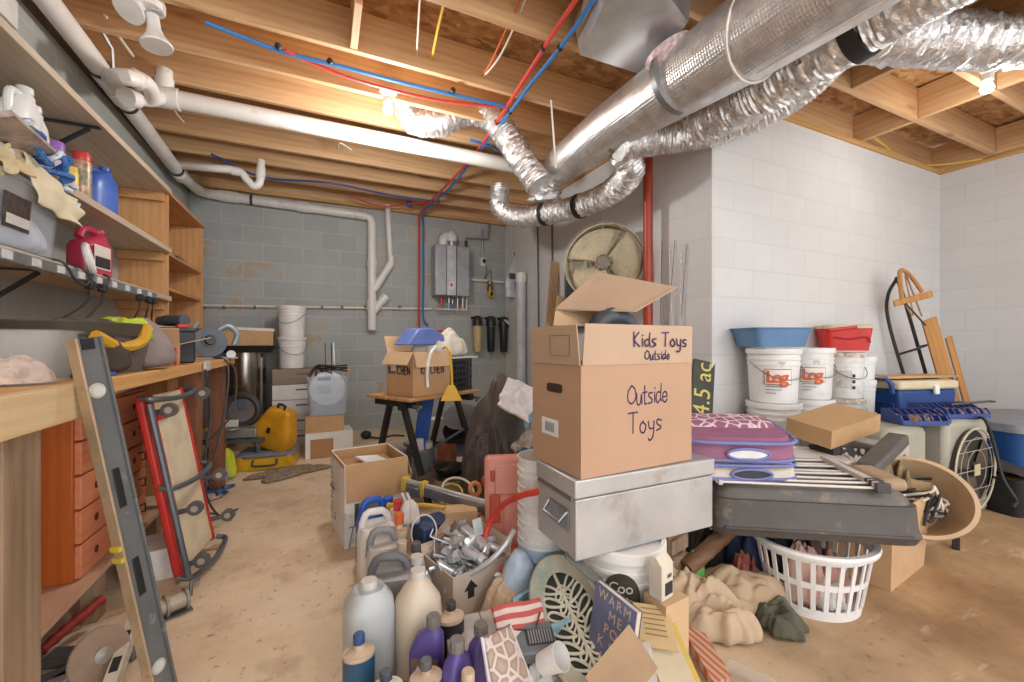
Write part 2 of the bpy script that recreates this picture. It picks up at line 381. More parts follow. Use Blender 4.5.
# blocking between joists
def blocking(x, y0, y1):
    struct('joist_blocking', MB().box((0, 0, 0), (.04, y1-y0-.044, .235)), JWY, bev=.003, loc=(x, (y0+y1)/2, ZC+.12))
for k in (9, 8, 7): blocking(.17, ys[k-0]-.405, ys[k])
for y0, y1 in ((1.63, YC+.06), (1.22, 1.63), (.81, 1.22)): blocking(4.2+(.02 if y0 > 1.5 else 0), y0, y1)
blocking(3.45, .81, 1.22); blocking(3.3, 1.22, 1.63)
for y0, y1 in ((1.63, YC+.06), (1.22, 1.63)): blocking(5.62, y0, y1)
# ---- camera and light
cam = bpy.data.cameras.new('camera'); co = bpy.data.objects.new('camera', cam); COL.objects.link(co); SC.camera = co
cam.sensor_width = 36; cam.lens = F/1024*36; cam.shift_y = 2/1024; cam.clip_start = .02
co.location = (0, 0, CH); co.rotation_euler = (PI/2, 0, -TH)
w = bpy.data.worlds.new('world_fill'); SC.world = w; w.use_nodes = True  # even world light added as soft fill through the open back
w.node_tree.nodes['Background'].inputs[0].default_value = (.93, .96, 1, 1); w.node_tree.nodes['Background'].inputs[1].default_value = 2.1
def lamp(name, p, e, r=.05, col=(1, .975, .945)):
    l = bpy.data.lights.new(name, 'POINT'); l.energy = e; l.shadow_soft_size = r; l.color = col
    o = bpy.data.objects.new(name, l); COL.objects.link(o); o.location = p; return o
SC.view_settings.view_transform = 'Standard'; SC.view_settings.look = 'None'; SC.view_settings.gamma = 1.0; SC.view_settings.use_curve_mapping = False
SC.view_settings.exposure = 0.30
SC.cycles.use_denoising = True; SC.cycles.max_bounces = 8; SC.cycles.transparent_max_bounces = 16; SC.cycles.sample_clamp_indirect = 6
try: SC.cycles.denoiser = 'OPENIMAGEDENOISE'
except Exception: pass
# ================= overhead: ducts, drains, water lines, wires, lamps
FOIL, BUB = foil(), foil(True)
BLKSTRAP = mat((38, 38, 40), .6); PVC = mat((226, 222, 216), .35, 0, .05, 5, dirt=.12, dirtcol=(176, 166, 152)); STEEL = mat((150, 152, 155), .35, 1.0, .1)
BLACK = mat((34, 34, 36), .5); DARK = mat((54, 53, 54), .6); GALV = mat((176, 178, 180), .32, .9, .12, 14)
def flex(pts, r, mb=None, n=26, per=.028, amp=.10, seed=1):
    q = spline(pts, 10); L = [0]
    for a, b in zip(q, q[1:]): L.append(L[-1]+(b-a).length)
    m = int(L[-1]/per*2)+2; out = []; rr = []; j = 0
    for i in range(m):
        s = L[-1]*i/(m-1)
        while j < len(L)-2 and L[j+1] < s: j += 1
        f = (s-L[j])/max(1e-6, L[j+1]-L[j]); out.append(q[j].lerp(q[j+1], f)); rr.append(r*(1-amp*(i % 2)))
    return (mb or MB()).tube(out, rr, n, wob=.13, seed=seed)
def ductband(t, p, d, r, m=None, w=.02): MB().cyl(V(p)-V(d).normalized()*w, V(p)+V(d).normalized()*w, r, n=24).build('band', m or BLKSTRAP, t)
t = thing('supply_duct', 'large smooth bubble foil wrapped supply duct trunk tapering towards the back of the basement', 'duct', (1.78, 1.9, 2.55))
tp = [((-.09, 1.0, -.07), .10), ((-.07, .9, -.05), .135), ((-.04, .6, -.03), .15), ((-.02, .33, 0), .155), ((.02, -.1, 0), .175), ((.06, -.6, .0), .195), ((.12, -1.6, .02), .21), ((.16, -2.4, .02), .21)]
mb = MB(); mb.tube([p for p, r in tp], [r for p, r in tp], 36, wob=.04); mb.build('insulation_sleeve', BUB, t)
TAPE = mat((150, 150, 152), .4, .7)
for y, r in ((.36, .16), (-.2, .184)): MB().cyl((0, y-.018, 0), (0, y+.018, 0), r, n=36).build('tape_band', TAPE, t)
MB().tube([(.065+.2*math.cos(a), -.62-.10*math.sin(a)*.6, .2*math.sin(a)) for a in [2*PI*i/40 for i in range(40)]], .007, 8, closed=True).build('seam_tape', mat((214, 205, 196), .4, .3), t)
MB().tube([V((.06, -.62, -.19)), V((.08, -1.0, -.2)), V((.12, -1.6, -.205))], .006, 6).build('seam_tape', mat((214, 205, 196), .4, .3), t)
MB().tube(spline([(-.09, 1.0, -.07), (-.12, 1.08, -.16), (-.1, 1.12, -.28)], 6), [.12]*6+[.13]*6+[.10], 20, wob=.5, seed=4).build('end_wrap', foil(), t)
t = thing('flexible_duct', 'wide crinkled foil flexible duct with a black strap beside the big trunk', 'duct', (0, 0, 0))
flex([(2.25, 2.0, 2.53), (2.31, 1.62, 2.55), (2.34, 1.15, 2.60), (2.36, .7, 2.62), (2.36, -.2, 2.62)], .135, per=.024, amp=.04, seed=2).build('sleeve', FOIL, t)
ductband(t, (2.34, 1.12, 2.60), (0, 1, -.1), .142, w=.035)
t = thing('flexible_duct', 'narrow crinkled foil duct sagging below the strapped wide one', 'duct')
flex([pix(618, 146, 2.75), pix(650, 141, 2.8), pix(700, 134, 2.75), pix(755, 116, 2.62), pix(805, 85, 2.45), pix(850, 40, 2.25)], .098, per=.022, amp=.06, seed=3).build('sleeve', FOIL, t)
t = thing('flexible_duct', 'foil duct curving off towards the bulb by the corner of the white walls', 'duct')
flex([pix(835, 30, 2.1), pix(885, 34, 2.2), pix(930, 38, 2.3), pix(985, 42, 2.35), pix(1060, 38, 2.4)], .14, per=.024, amp=.045, seed=5).build('sleeve', FOIL, t)
t = thing('flexible_duct', 'short foil duct drooping from the joists next to the lit bulb', 'duct')
flex([pix(404, 100, 3.25), pix(413, 120, 3.25), pix(440, 122, 3.25), pix(463, 112, 3.3), pix(490, 117, 3.3), pix(508, 138, 3.3), pix(522, 160, 3.25), pix(540, 185, 3.2)], .105, per=.026, amp=.06, seed=6).build('sleeve', FOIL, t)
t = thing('flexible_duct', 'thin foil duct with two black bands looping under the trunk end', 'duct')
P_ = [pix(500, 188, 4.3), pix(500, 207, 4.25), pix(516, 217, 4.1), pix(545, 214, 3.9), pix(580, 206, 3.6), pix(610, 193, 3.3), pix(630, 172, 3.0), pix(622, 150, 2.85)]
flex(P_, .10, per=.022, amp=.08, seed=7).build('sleeve', FOIL, t)
ductband(t, P_[3], P_[4]-P_[2], .107); ductband(t, P_[4], P_[5]-P_[3], .107)
# sheet metal boot
t = thing('duct_boot', 'flat galvanised sheet metal boot between the joists above the trunk', 'duct boot', onz(640, 25, 2.72))
o0 = V(t.location); q = [onz(u, v, 2.72)-o0 for u, v in ((580, 55), (649, 77), (688, 22), (650, -30), (618, -25))]
up = [p*1.12+V((0, 0, .2)) for p in q]
mb = MB(); k = len(q); mb.add(q+up, [tuple(range(k))]+[(i, (i+1) % k, k+(i+1) % k, k+i) for i in range(k)]+[tuple(reversed(range(k, 2*k)))])
mb.build('sheet', mat((206, 208, 210), .32, .75, .14, 5), t)
c0 = onz(668, 50, 2.70)-o0; MB().cyl(c0, c0+V((.05, -.02, -.12)), .13, n=28).build('collar', mat((214, 190, 190), .5, .2, .3, 40), t)
# --- drains
def pipe(pts, r, name, label, smooth=True, couplings=(), hangers=(), m=None, cat='pipe'):
    t = thing(name, label, cat); q = spline(pts, 8) if smooth else pts
    MB().tube(q, r, 16).build('pipe_run', m or PVC, t)
    for a, b in couplings: MB().cyl(a, b, r*1.17, n=18).build('coupling', m or PVC, t)
    for p, d in hangers: MB().cyl(V(p)-V(d).normalized()*.012, V(p)+V(d).normalized()*.012, r*1.12, n=16).build('hanger_band', DARK, t); 
    return t
xa = -1.19; m0 = onx(30, -22, xa); m1 = onx(104, 74, xa); m2 = onx(124, 100, xa); m3 = onx(178, 172, xa)
cn = V((-1.13, 5.40, 2.70))
t = pipe([V((xa, .4, 2.74)), m0, m1, m2, m3, V((xa, 5.2, 2.70))], .052, 'drain_pipe', 'fat white drain pipe running along the top of the block wall over the shelves', False,
 [(m1, m1.lerp(m2, .3)), (m1.lerp(m2, .5), m2), (m3, m3+V((0, .12, 0)))], [(m1.lerp(m0, .08), m1-m0), (m2.lerp(m3, .05), m3-m2), (m3-V((0, .06, 0)), m3-m2)])
mb = MB(); a = onx(101, 66, xa); mb.tube([a+V((.055, 0, 0)), a+V((.06, -.03, .1)), a+V((.02, -.13, .2))], .008, 4); mb.build('strap', GALV, t)
b0 = V((-1.02, 5.44, 2.71)); b1 = ony(366, 216, 5.44); b2 = V((b1.x+.07, 5.44, b1.z-.08)); b3 = V((b2.x, 5.44, 1.26))
t = pipe([V((xa, 5.2, 2.70)), V((xa+.01, 5.36, 2.71)), V((xa+.08, 5.43, 2.71)), b0, b1, b1+V((.045, 0, -.015)), b2, b3], .052, 'drain_pipe', 'fat white drain pipe crossing the grey block wall and dropping beside its wyes', False,
 [(b0, b0+V((.18, 0, -.005))), (b0.lerp(b1, .5), b0.lerp(b1, .58)), (b2+V((0, 0, -.45)), b2+V((0, 0, -.55))), (b2+V((0, 0, -.95)), b2+V((0, 0, -1.1)))], [(b0.lerp(b1, .2), b1-b0)])
w1 = ony(391, 263, 5.44); w2 = ony(374, 290, 5.44); w0 = ony(387.5, 205, 5.44)
MB().tube([w1, w2], .048, 14).build('wye', PVC, t); MB().tube([ony(383.5, 299, 5.44), ony(373, 312, 5.44)], .048, 14).build('wye', PVC, t)
MB().tube([ony(386, 296, 5.44), ony(381, 302, 5.44)], .058, 14).build('wye_hub', PVC, t)
pipe([w0, ony(389, 236, 5.44), ony(390.5, 258, 5.44), w1, w1.lerp(w2, .3)], .034, 'drain_riser', 'thin white riser angling into the drain wye on the grey wall', False, [(w1+V((.0, 0, .09)), w1+V((0, 0, -.02)))])
h0 = V((-1.0, 3.42, 2.71)); h1 = V((1.62, 3.36, 2.68))
t = pipe([h0+V((.05, 0, 0)), h1], .058, 'drain_pipe', 'long white drain pipe crossing under the joists past the lit bulb', False, [(h0+V((.02, 0, 0)), h0+V((.14, 0, 0)))])
def xy(u, v, y): return ony(u, v, y)
g = [xy(164.5, 70, 3.42), xy(164.5, 87, 3.42), xy(161, 95, 3.40), xy(152, 99, 3.32), xy(140, 98, 3.26), xy(124, 96, 3.16)]
t = pipe(g, .044, 'drain_trap', 'white trap bend joining the wall drain to the crossing drain pipe', True, [(g[1]+V((0, 0, .05)), g[1]+V((0, 0, -.02))), (xy(136, 99, 3.2), xy(127, 97, 3.15))])
g = [onx(108, 77, -1.17), xy(124, 77, 2.95), xy(138, 79, 3.02), xy(147, 84, 3.1), xy(151, 92, 3.2), xy(150, 98, 3.27)]
MB().tube(spline(g, 8), .043, 14).build('branch', PVC, t); MB().cyl(g[2]-V((.03, .02, 0)), g[2]+V((.02, .02, -.01)), .05, n=16).build('coupling', PVC, t)
g = [onx(178, 165, -1.17), xy(210, 168, 4.45), xy(238, 171, 4.45), xy(247, 180, 4.45), xy(254, 186, 4.45), xy(260, 181, 4.45), xy(261, 160, 4.45)]
pipe(g, .034, 'sink_drain', 'small white drain with a curled trap near the shelf unit top', True, [(xy(232, 170.5, 4.45), xy(240, 172, 4.45)), (xy(260.5, 178, 4.45), xy(260.8, 168, 4.45))])
# --- water lines
RED = mat((206, 62, 52), .4, 0, .05); BLUE = mat((48, 118, 186), .4, 0, .05); NAVY = mat((44, 76, 140), .4)
def line(pts, r, m, name, label, cat='pipe', clips=()):
    t = thing(name, label, cat); MB().tube(spline(pts, 6), r, 8).build('tube_run', m, t)
    for p in clips: MB().ell(p, r*1.5, 8, 6).build('clip', BLACK, t)
    return t
zz = 2.795
cl = lambda *a: [onz(u, v, zz) for u, v in a]
line(cl((600, -34), (562, 20), (525, 78), (497, 122), (470, 160)) + [onz(440, 192, zz), V((1.14, 5.3, 2.76)), V((1.16, 5.46, 2.6)), V((1.16, 5.46, 2.0)), V((1.16, 5.46, 1.35)), V((1.20, 5.46, 1.25)), V((1.5, 5.46, 1.27))], .0125, RED, 'water_line', 'red plastic water line running the length of the ceiling down to the heater', clips=cl((543, 48), (497, 122)))
line(cl((622, -38), (594, 0), (560, 48), (530, 85), (510, 112), (480, 150)) + [onz(450, 188, zz), V((1.18, 5.25, 2.77)), V((1.215, 5.46, 2.62)), V((1.215, 5.46, 2.0)), V((1.215, 5.46, 1.45)), V((1.28, 5.46, 1.33))], .0125, BLUE, 'water_line', 'blue plastic water line running beside the red one down to the heater', clips=cl((560, 48), (510, 112)))
line(cl((205, 22), (240, 36), (290, 54), (340, 66), (400, 82), (460, 96), (508, 107)), .0125, BLUE, 'water_line', 'blue plastic water line crossing below the joists in front of the bulb', clips=cl((278, 46), (330, 61), (453, 90)))
line(cl((285, 50), (310, 62), (350, 78), (400, 92), (450, 102), (508, 107)), .0105, RED, 'water_line', 'thin red water line dipping under the crossing blue one')
line([V((-.9, 4.5, 2.79)), onz(262, 177, 2.79), onz(330, 183, 2.79), onz(390, 195, 2.79), onz(440, 202, 2.79)], .011, NAVY, 'water_line', 'dark blue water line crossing the last joists near the grey wall')
line([onz(350, 196, 2.79), onz(380, 206, 2.78), onz(410, 204, 2.79), onz(440, 200, 2.79)], .009, RED, 'water_line', 'short red water line looping at the grey wall top')
line([onz(470, 140, 2.79), onz(490, 146, 2.79), onz(503, 152, 2.79)], .011, BLUE, 'water_line', 'stub of blue water line turning off beside the foil duct')
WIRE, YW, ORW = mat((226, 218, 200), .5), mat((222, 190, 70), .5), mat((222, 104, 54), .5)
def cable(pts, m, label, r=.006, name='electric_cable'): return mt(MB().tube(spline(pts, 6), r, 6), name, m, label, 'cable')
zt = 3.0
def hole(u, v): return onz(u, v, 2.9)
cable([hole(529, -10), hole(512, 32), onz(496, 62, 2.86), hole(476, 84)], WIRE, 'white electric cable passing down between joists next to the orange one')
cable([hole(524, -8), hole(507, 28), onz(492, 60, 2.86), hole(480, 80)], ORW, 'orange electric cable passing down between joists')
cable([hole(420, -5), hole(418, 30), hole(416, 66)], WIRE, 'white electric cable hanging straight down from the subfloor')
cable([hole(446, -5), hole(438, 28), hole(430, 68)], YW, 'yellow electric cable hanging beside a straight white one', .008)
cable([hole(105, 15), hole(118, 35), hole(133, 56)], WIRE, 'pale electric cable over the fat wall drain', .009)
cable([hole(142, 66), hole(152, 82), hole(160, 90)], WIRE, 'pale electric cable end poking out over the drain trap', .008)
cable([onz(174, 110, 2.8), onz(180, 118, 2.8), onz(184, 122, 2.8)], WIRE, 'small cable loop under the crossing drain pipe end')
cable([onz(352, 150, 2.80), onz(340, 143, 2.79), onz(338, 150, 2.80)], WIRE, 'small curled white wire below the long drain pipe')
cable([onz(875, 138, 2.86), onz(905, 160, 2.84), onz(935, 165, 2.83), onz(990, 158, 2.83)], YW, 'yellow cable draped over the sill of the white wall', .007)
cable([onz(1040, 140, 2.85), onz(1015, 148, 2.85), onz(995, 154, 2.85)], YW, 'short yellow cable at the corner of the white walls', .007)
mt(MB().bar(onz(551, 100, 2.78), pix(556, 168, 3.0), .012, .003), 'hanger_strap', mat((226, 224, 220), .5), 'thin white hanger strap holding up the end of the duct trunk', 'strap')
mt(MB().box((0, 0, 0), (.07, .05, .07)), 'pipe_clamp', NAVY, 'small blue clamp on the last joist above the grey wall', 'clamp', onz(409, 204, 2.80), bev=.01)
# --- lamps
PORC = mat((236, 234, 230), .3)
def bulb(p, label, e, lit=True):
    t = thing('ceiling_bulb', label, 'light', p)
    MB().lathe([(.0, .10), (.055, .10), (.06, .085), (.035, .06), (.03, .02), (0, .02)], 24).build('lampholder', PORC, t)
    MB().lathe([(.014, .03), (.018, .01), (.028, -.01), (.034, -.03), (.026, -.052), (.001, -.06)], 20).build('glass_bulb', emit((255, 250, 240), 14), t)
    lamp('bulb_and_fill_light', V(p)+V((0, 0, -.32)), e, .09)
bulb(pix(388, 106, 2.93), 'lit white bulb in a porcelain holder between the joists and the drooping foil duct', 42)
bulb(onz(987, 84, 2.80), 'lit white bulb in a porcelain holder over the white wall corner', 8)
t = thing('flood_light', 'unlit white twin flood light on the joist above the shelves', 'light', pix(150, 10, 1.9))
o0 = V(t.location)
MB().lathe([(.0, .0), (.055, 0), (.055, .03), (0, .03)], 20).build('base', PORC, t)
for (a, b, r) in ((pix(152, 16, 1.9)-o0, pix(157, 47, 1.9)-o0, .062), (pix(143, 2, 1.9)-o0, pix(128, 9, 1.83)-o0, .062)):
    d = (b-a); M = face(a, d.cross(V((.3, 1, .2))), V((0, 0, 1))); 
    x, y = frame(d); L = d.length; dn = d.normalized()
    MB().tube([a, a+dn*L*.4, a+dn*L*.5, a+dn*L*.62, a+dn*L*.95, b], [.026, .026, .03, .034, r, r*.95], 22).build('lamp_head', mat((228, 226, 222), .35), t)
MB().box((.03, .0, .02), (.05, .04, .05)).build('sensor', mat((205, 205, 205), .4), t, bev=.006)
# ================= the grey wall and what hangs on it
CREAM = mat((226, 216, 196), .45)
t = thing('water_pipe', 'thin cream water pipe running level along the grey block wall', 'pipe')
ya = 5.49; MB().tube([ony(196, 305.5, ya), ony(300, 307, ya), ony(432, 309, ya)], .014, 10).build('tube_run', CREAM, t)
for u in (204, 224, 255, 322, 342, 365, 400): MB().cyl(ony(u-1.2, 307, ya), ony(u+1.2, 307, ya), .021, n=10).build('clip', mat((120, 118, 112), .5), t)
# tankless heater
t = thing('water_heater', 'grey wall mounted tankless water heater with two white vent elbows on top', 'water heater', V((1.56, 5.38, 1.72)))
MB().box((0, 0, .33), (.47, .22, .66)).build('casing', mat((170, 172, 176), .35, .3), t, bev=.012)
MB().box((-.02, -.113, .33), (.13, .01, .65)).build('front_panel', mat((196, 198, 201), .35, .2), t, bev=.004)
MB().box((-.02, -.119, .13), (.06, .004, .1)).build('control_label', mat((226, 222, 222), .4), t); MB().box((-.02, -.122, .14), (.03, .003, .04)).build('badge', mat((190, 50, 54), .4), t)
for x in (-.085, .05): MB().box((x, -.118, .33), (.006, .006, .65)).build('seam', DARK, t)
MB().cyl((.02, .0, .66), (.02, 0, .73), .075, n=20).build('vent_collar', GALV, t)
MB().tube(spline([(-.10, .0, .66), (-.10, 0, .74), (-.06, .03, .80), (-.0, .08, .82)], 6), .06, 16).build('vent_elbow', PVC, t)
MB().tube(spline([(.02, 0, .70), (.02, 0, .78), (.02, .06, .84), (.02, .12, .85)], 6), .066, 16).build('vent_elbow', PVC, t)
for x, m in ((-.12, RED), (-.02, STEEL), (.03, BLUE), (.10, STEEL), (.17, CREAM)):
    MB().tube([(x, 0, 0), (x, 0, -.16)], .013, 8).build('connection', m, t); MB().cyl((x, 0, -.05), (x, 0, -.09), .021, n=10).build('valve', STEEL if m != RED else RED, t)
MB().tube([(-.2, 0, -.17), (.22, 0, -.17), (.24, 0, .26)], .012, 8).build('manifold', CREAM, t)
t = thing('gas_line', 'black and grey gas line bent above the water heater', 'pipe')
MB().tube([ony(466, 249, 5.46), ony(466, 238, 5.46), ony(488, 239, 5.46), ony(489, 224, 5.46)], .013, 8).build('tube_run', mat((140, 142, 144), .4, .3), t)
MB().tube([ony(466, 249, 5.455), ony(466, 241, 5.455)], .02, 8).build('sleeve', BLACK, t)
t = thing('outlet_box', 'white outlet box with a black plug on the grey wall', 'outlet', ony(483.5, 262, 5.515))
MB().box((0, 0, 0), (.08, .03, .12)).build('face_plate', PORC, t, bev=.004); MB().box((.0, -.03, .01), (.04, .04, .05)).build('plug', BLACK, t, bev=.005)
MB().tube([(-.01, -.01, .06), (-.02, -.01, .45)], .011, 8).build('conduit', STEEL, t)
MB().tube(spline([(0, -.04, -.01), (.03, -.05, -.12), (.0, -.04, -.25), (.09, -.04, -.12), (.1, -.04, -.3)], 5), .004, 6).build('plug_cord', BLACK, t)
t = thing('pressure_regulator', 'brass and yellow pressure regulator on the white pipe above the filters', 'regulator', ony(490, 287, 5.46))
MB().lathe([(0, .09), (.035, .09), (.04, .05), (.032, .02), (.045, 0), (.04, -.06), (.0, -.06)], 16).build('brass_body', mat((140, 118, 70), .35, .6), t)
MB().box((.005, -.02, -.10), (.075, .06, .09)).build('yellow_body', mat((222, 172, 46), .45), t, bev=.008); MB().box((.005, -.053, -.10), (.04, .01, .06)).build('display', BLACK, t)
MB().tube([(-.28, .02, .09), (.30, .02, .08)], .017, 10).build('tube_run', PVC, t)
cols = [(mat((206, 178, 130), .3), 'tan'), (BLACK, 'b'), (mat((44, 44, 48), .3), 'b')]
fl = ['tan bottomed filter canister hanging first in the row under the heater', 'black water filter canister in the middle of the three, with a yellow tag', 'black water filter canister next to the grey vertical pipe']
for i, (u, lab) in enumerate(zip((477.5, 491, 503.5), fl)):
    t = thing('water_filter', lab, 'water filter', ony(u, 352, 5.40), group='water filter canisters')
    MB().lathe([(0, 0), (.04, 0), (.052, .03), (.058, .30), (.058, .36), (0, .36)], 20).build('canister', cols[i][0], t)
    MB().lathe([(.0, .36), (.07, .36), (.07, .42), (.06, .45), (.04, .50), (0, .50)], 20).build('filter_head', mat((40, 40, 44), .45), t)
    MB().cyl((-.08, .03, .47), (.08, .03, .47), .02, n=10).build('port', BLACK, t)
    if i == 1: MB().box((0, -.062, .37), (.05, .004, .03)).build('yellow_tag', mat((214, 196, 70), .5), t)
    if i == 2: MB().box((.03, -.06, .42), (.10, .02, .03), rot=(0, .7, 0)).build('wrench', PORC, t, bev=.006)
t = thing('vent_pipe', 'pale grey vertical pipe in the corner beside the filters', 'pipe', flat(521, 5.35))
MB().cyl((0, 0, 0), (0, 0, 1.9), .062, n=22).build('tube_run', mat((196, 200, 206), .4), t); MB().cyl((0, 0, 1.88), (0, 0, 2.0), .07, n=22).build('coupling', PVC, t)
t = thing('plastic_bag', 'white printed plastic bag hung on a black hook above the pale grey pipe', 'bag', ony(514, 290, 5.2))
mb = MB()
mb.loft([(-.12, .02, .015), (-.10, .12, .04, 0, 0, 2), (.1, .13, .05, -.01, 0, 2), (.28, .09, .05, .01, 0, 2), (.42, .03, .03, .03, 0, 2), (.5, .012, .012, .04, 0, 2)], 20); mb.build('bag_film', mat((206, 208, 214), .3, 0, .12, 9, alpha=.9, bump=.6, bscale=14), t)
mb = MB(); mb.loft([(.14, .04, .012, -.05, -.05), (.17, .06, .012, -.04, -.05), (.22, .05, .012, -.05, -.05)], 12); mb.build('print', mat((70, 72, 84), .5), t)
for k in range(4): MB().box((.02+.012*k, -.056, .08-.03*k), (.11, .004, .012), rot=(0, .5, 0)).build('print', mat((90, 92, 104), .5), t)
MB().torus((.04, 0, .5), .03, .012, (0, 1, 0)).build('hook', BLACK, t)
# side wall (white): thin lines, boards, fan, post, rods
def onB(u, v, off=.02): return onx(u, v, XB-off)
for u0, v0, u1, v1, lab in ((537.5, 220, 539, 360, 'first thin dark cord hanging down the white wall'), (552, 222, 552.5, 300, 'second thin dark cord on the white wall, above the leaning boards')):
    mt(MB().tube([onB(u0, v0), onB(u1, v1)], .009, 6), 'wall_cord', mat((84, 86, 90), .5), lab, 'cord')
BOARD = wood((196, 164, 124), (150, 112, 74), 'Z'); PALEW = wood((226, 196, 148), (196, 158, 108), 'X', knots=.3)
def plank(p0, p1, w, th, m, label, name='wood_board', up=(0, 1, 0)): return mt(MB().bar(p0, p1, w, th, up), name, m, label, 'board', bev=.003)
plank(flat(540, 4.25), onB(555, 262, .05), .10, .022, BOARD, 'brown board leaning on the white wall behind the big toy box')
plank(flat(546, 4.15), onB(560, 296, .05), .07, .02, PALEW, 'shorter pale board leaning beside the brown one')
t = thing('window_frame', 'dark green framed pane standing against the white wall behind the drum fan', 'frame', onB(578, 300, .06))
MB().box((0, 0, .02), (.04, .46, .62)).build('frame_edge', mat((72, 98, 98), .5), t, bev=.004); MB().box((-.022, 0, .02), (.01, .34, .50)).build('pane', mat((44, 50, 56), .3), t)
# drum fan
fc = pix(604, 263, 3.45); dr = V((-.72, -.69, .06)).normalized(); fx, fy = frame(dr)
t = thing('drum_fan', 'large round shop fan with dusty beige blades high against the white wall', 'fan', fc)
Q = face((0, 0, 0), fy, fx)
mb = MB().at(Q); mb.lathe([(.318, -.10), (.326, -.10), (.328, .03), (.322, .03)], 48, cap=False); mb.ring_tube([[V((r*math.cos(2*PI*j/48), r*math.sin(2*PI*j/48), z)) for j in range(48)] for r, z in ((.318, -.10), (.322, .03))], False); mb.build('housing', mat((190, 178, 150), .5), t); MB().at(Q).lathe([(0, -.10), (.318, -.10), (.318, -.094), (0, -.094)], 44).build('back_plate', mat((196, 188, 168), .6, 0, .1), t)
bm_ = mat((186, 172, 142), .55, 0, .12)
for k in range(3):
    mb = MB().at(Q @ Matrix.Rotation(k*PI*2/3+.5, 4, 'Z'))
    mb.grid(9, 7, lambda a, b: V(((.05+.25*b)*math.cos((a-.5)*(1.75+.1*b)), (.05+.25*b)*math.sin((a-.5)*(1.75+.1*b)), (a-.5)*.08)))
    mb.build('fan_blade', bm_, t, solid=.004)
MB().at(Q).lathe([(0, -.06), (.06, -.06), (.07, .02), (.05, .06), (0, .07)], 20).build('hub', mat((120, 112, 100), .5), t)
mb = MB().at(Q)
for r in (.06, .10, .14, .18, .22, .26, .30, .325): mb.torus((0, 0, .075), r, .0014, (0, 0, 1), 40, 5)
for k in range(12): mb.cyl((.05*math.cos(k*PI/6), .05*math.sin(k*PI/6), .077), (.325*math.cos(k*PI/6), .325*math.sin(k*PI/6), .072), .0016, n=5)
mb.build('grille', mat((196, 184, 158), .45), t)
MB().bar((0, 0, 0), (XB-fc.x-.005, .05, 0), .05, .03).build('wall_bracket', DARK, t)
# post
t = thing('support_post', 'slim red steel support post standing before the white wall', 'post', flat(648, 3.2))
MB().cyl((0, 0, 0.01), (0, 0, 2.52), .036, n=24).build('column_tube', mat((160, 60, 38), .4, .1, .12), t); MB().cyl((0, 0, 2.5), (0, 0, 2.80), .014, n=12).build('jack_screw', mat((120, 50, 36), .5), t)
MB().box((0, 0, 2.815), (.14, .14, .012)).build('top_plate', mat((120, 50, 36), .5), t); MB().box((0, 0, .006), (.16, .16, .012)).build('foot_plate', mat((120, 50, 36), .5), t)
# rods
RODM = mat((222, 218, 212), .5, 0, .35, 40)
tops = [(662, 247, 'first from the red post'), (667, 254, 'second from the red post, with a bend'), (671, 246, 'tallest, in the middle'), (675, 258, 'fourth, dark tipped'), (679, 250, 'fifth and outermost by the wall corner')]
for i, (u, v, d) in enumerate(tops):
    a = flat(665+i*1.5, 3.05); b = onB(u+2*i, v-6, .012)
    mt(MB().tube(spline([a, a.lerp(b, .55)+V((.02*math.sin(i*2.2), .03*math.cos(i*3), 0)), b], 6), .003, 6), 'garden_rod', RODM if i % 2 else mat((120, 116, 110), .5, 0, .4, 40), 'thin mottled rod leaning on the white wall, '+d, 'rod')
# 4.5 ac sign, lettered up the board
a = flat(694, 2.52); b = onx(704, 361, XB-.03); 
t = thing('yard_sign', 'dark green plank sign with yellow hand lettered 4.5 ac leaning at the wall corner', 'sign', (0, 0, 0))
d = (b-a).normalized(); sx = V((.93, -.35, 0)).normalized(); nrm = sx.cross(d).normalized()
MB().bar(a, b, .15, .02, nrm).build('board', mat((66, 70, 58), .65, 0, .2), t, bev=.003)
nn = nrm if nrm.y < 0 else -nrm
text('4.5 ac', .158, mat((226, 206, 110), .6), t, face(a.lerp(b, .81)+nn*.0125, d, -sx if d.cross(-sx).dot(nn) > 0 else sx), ext=.001)
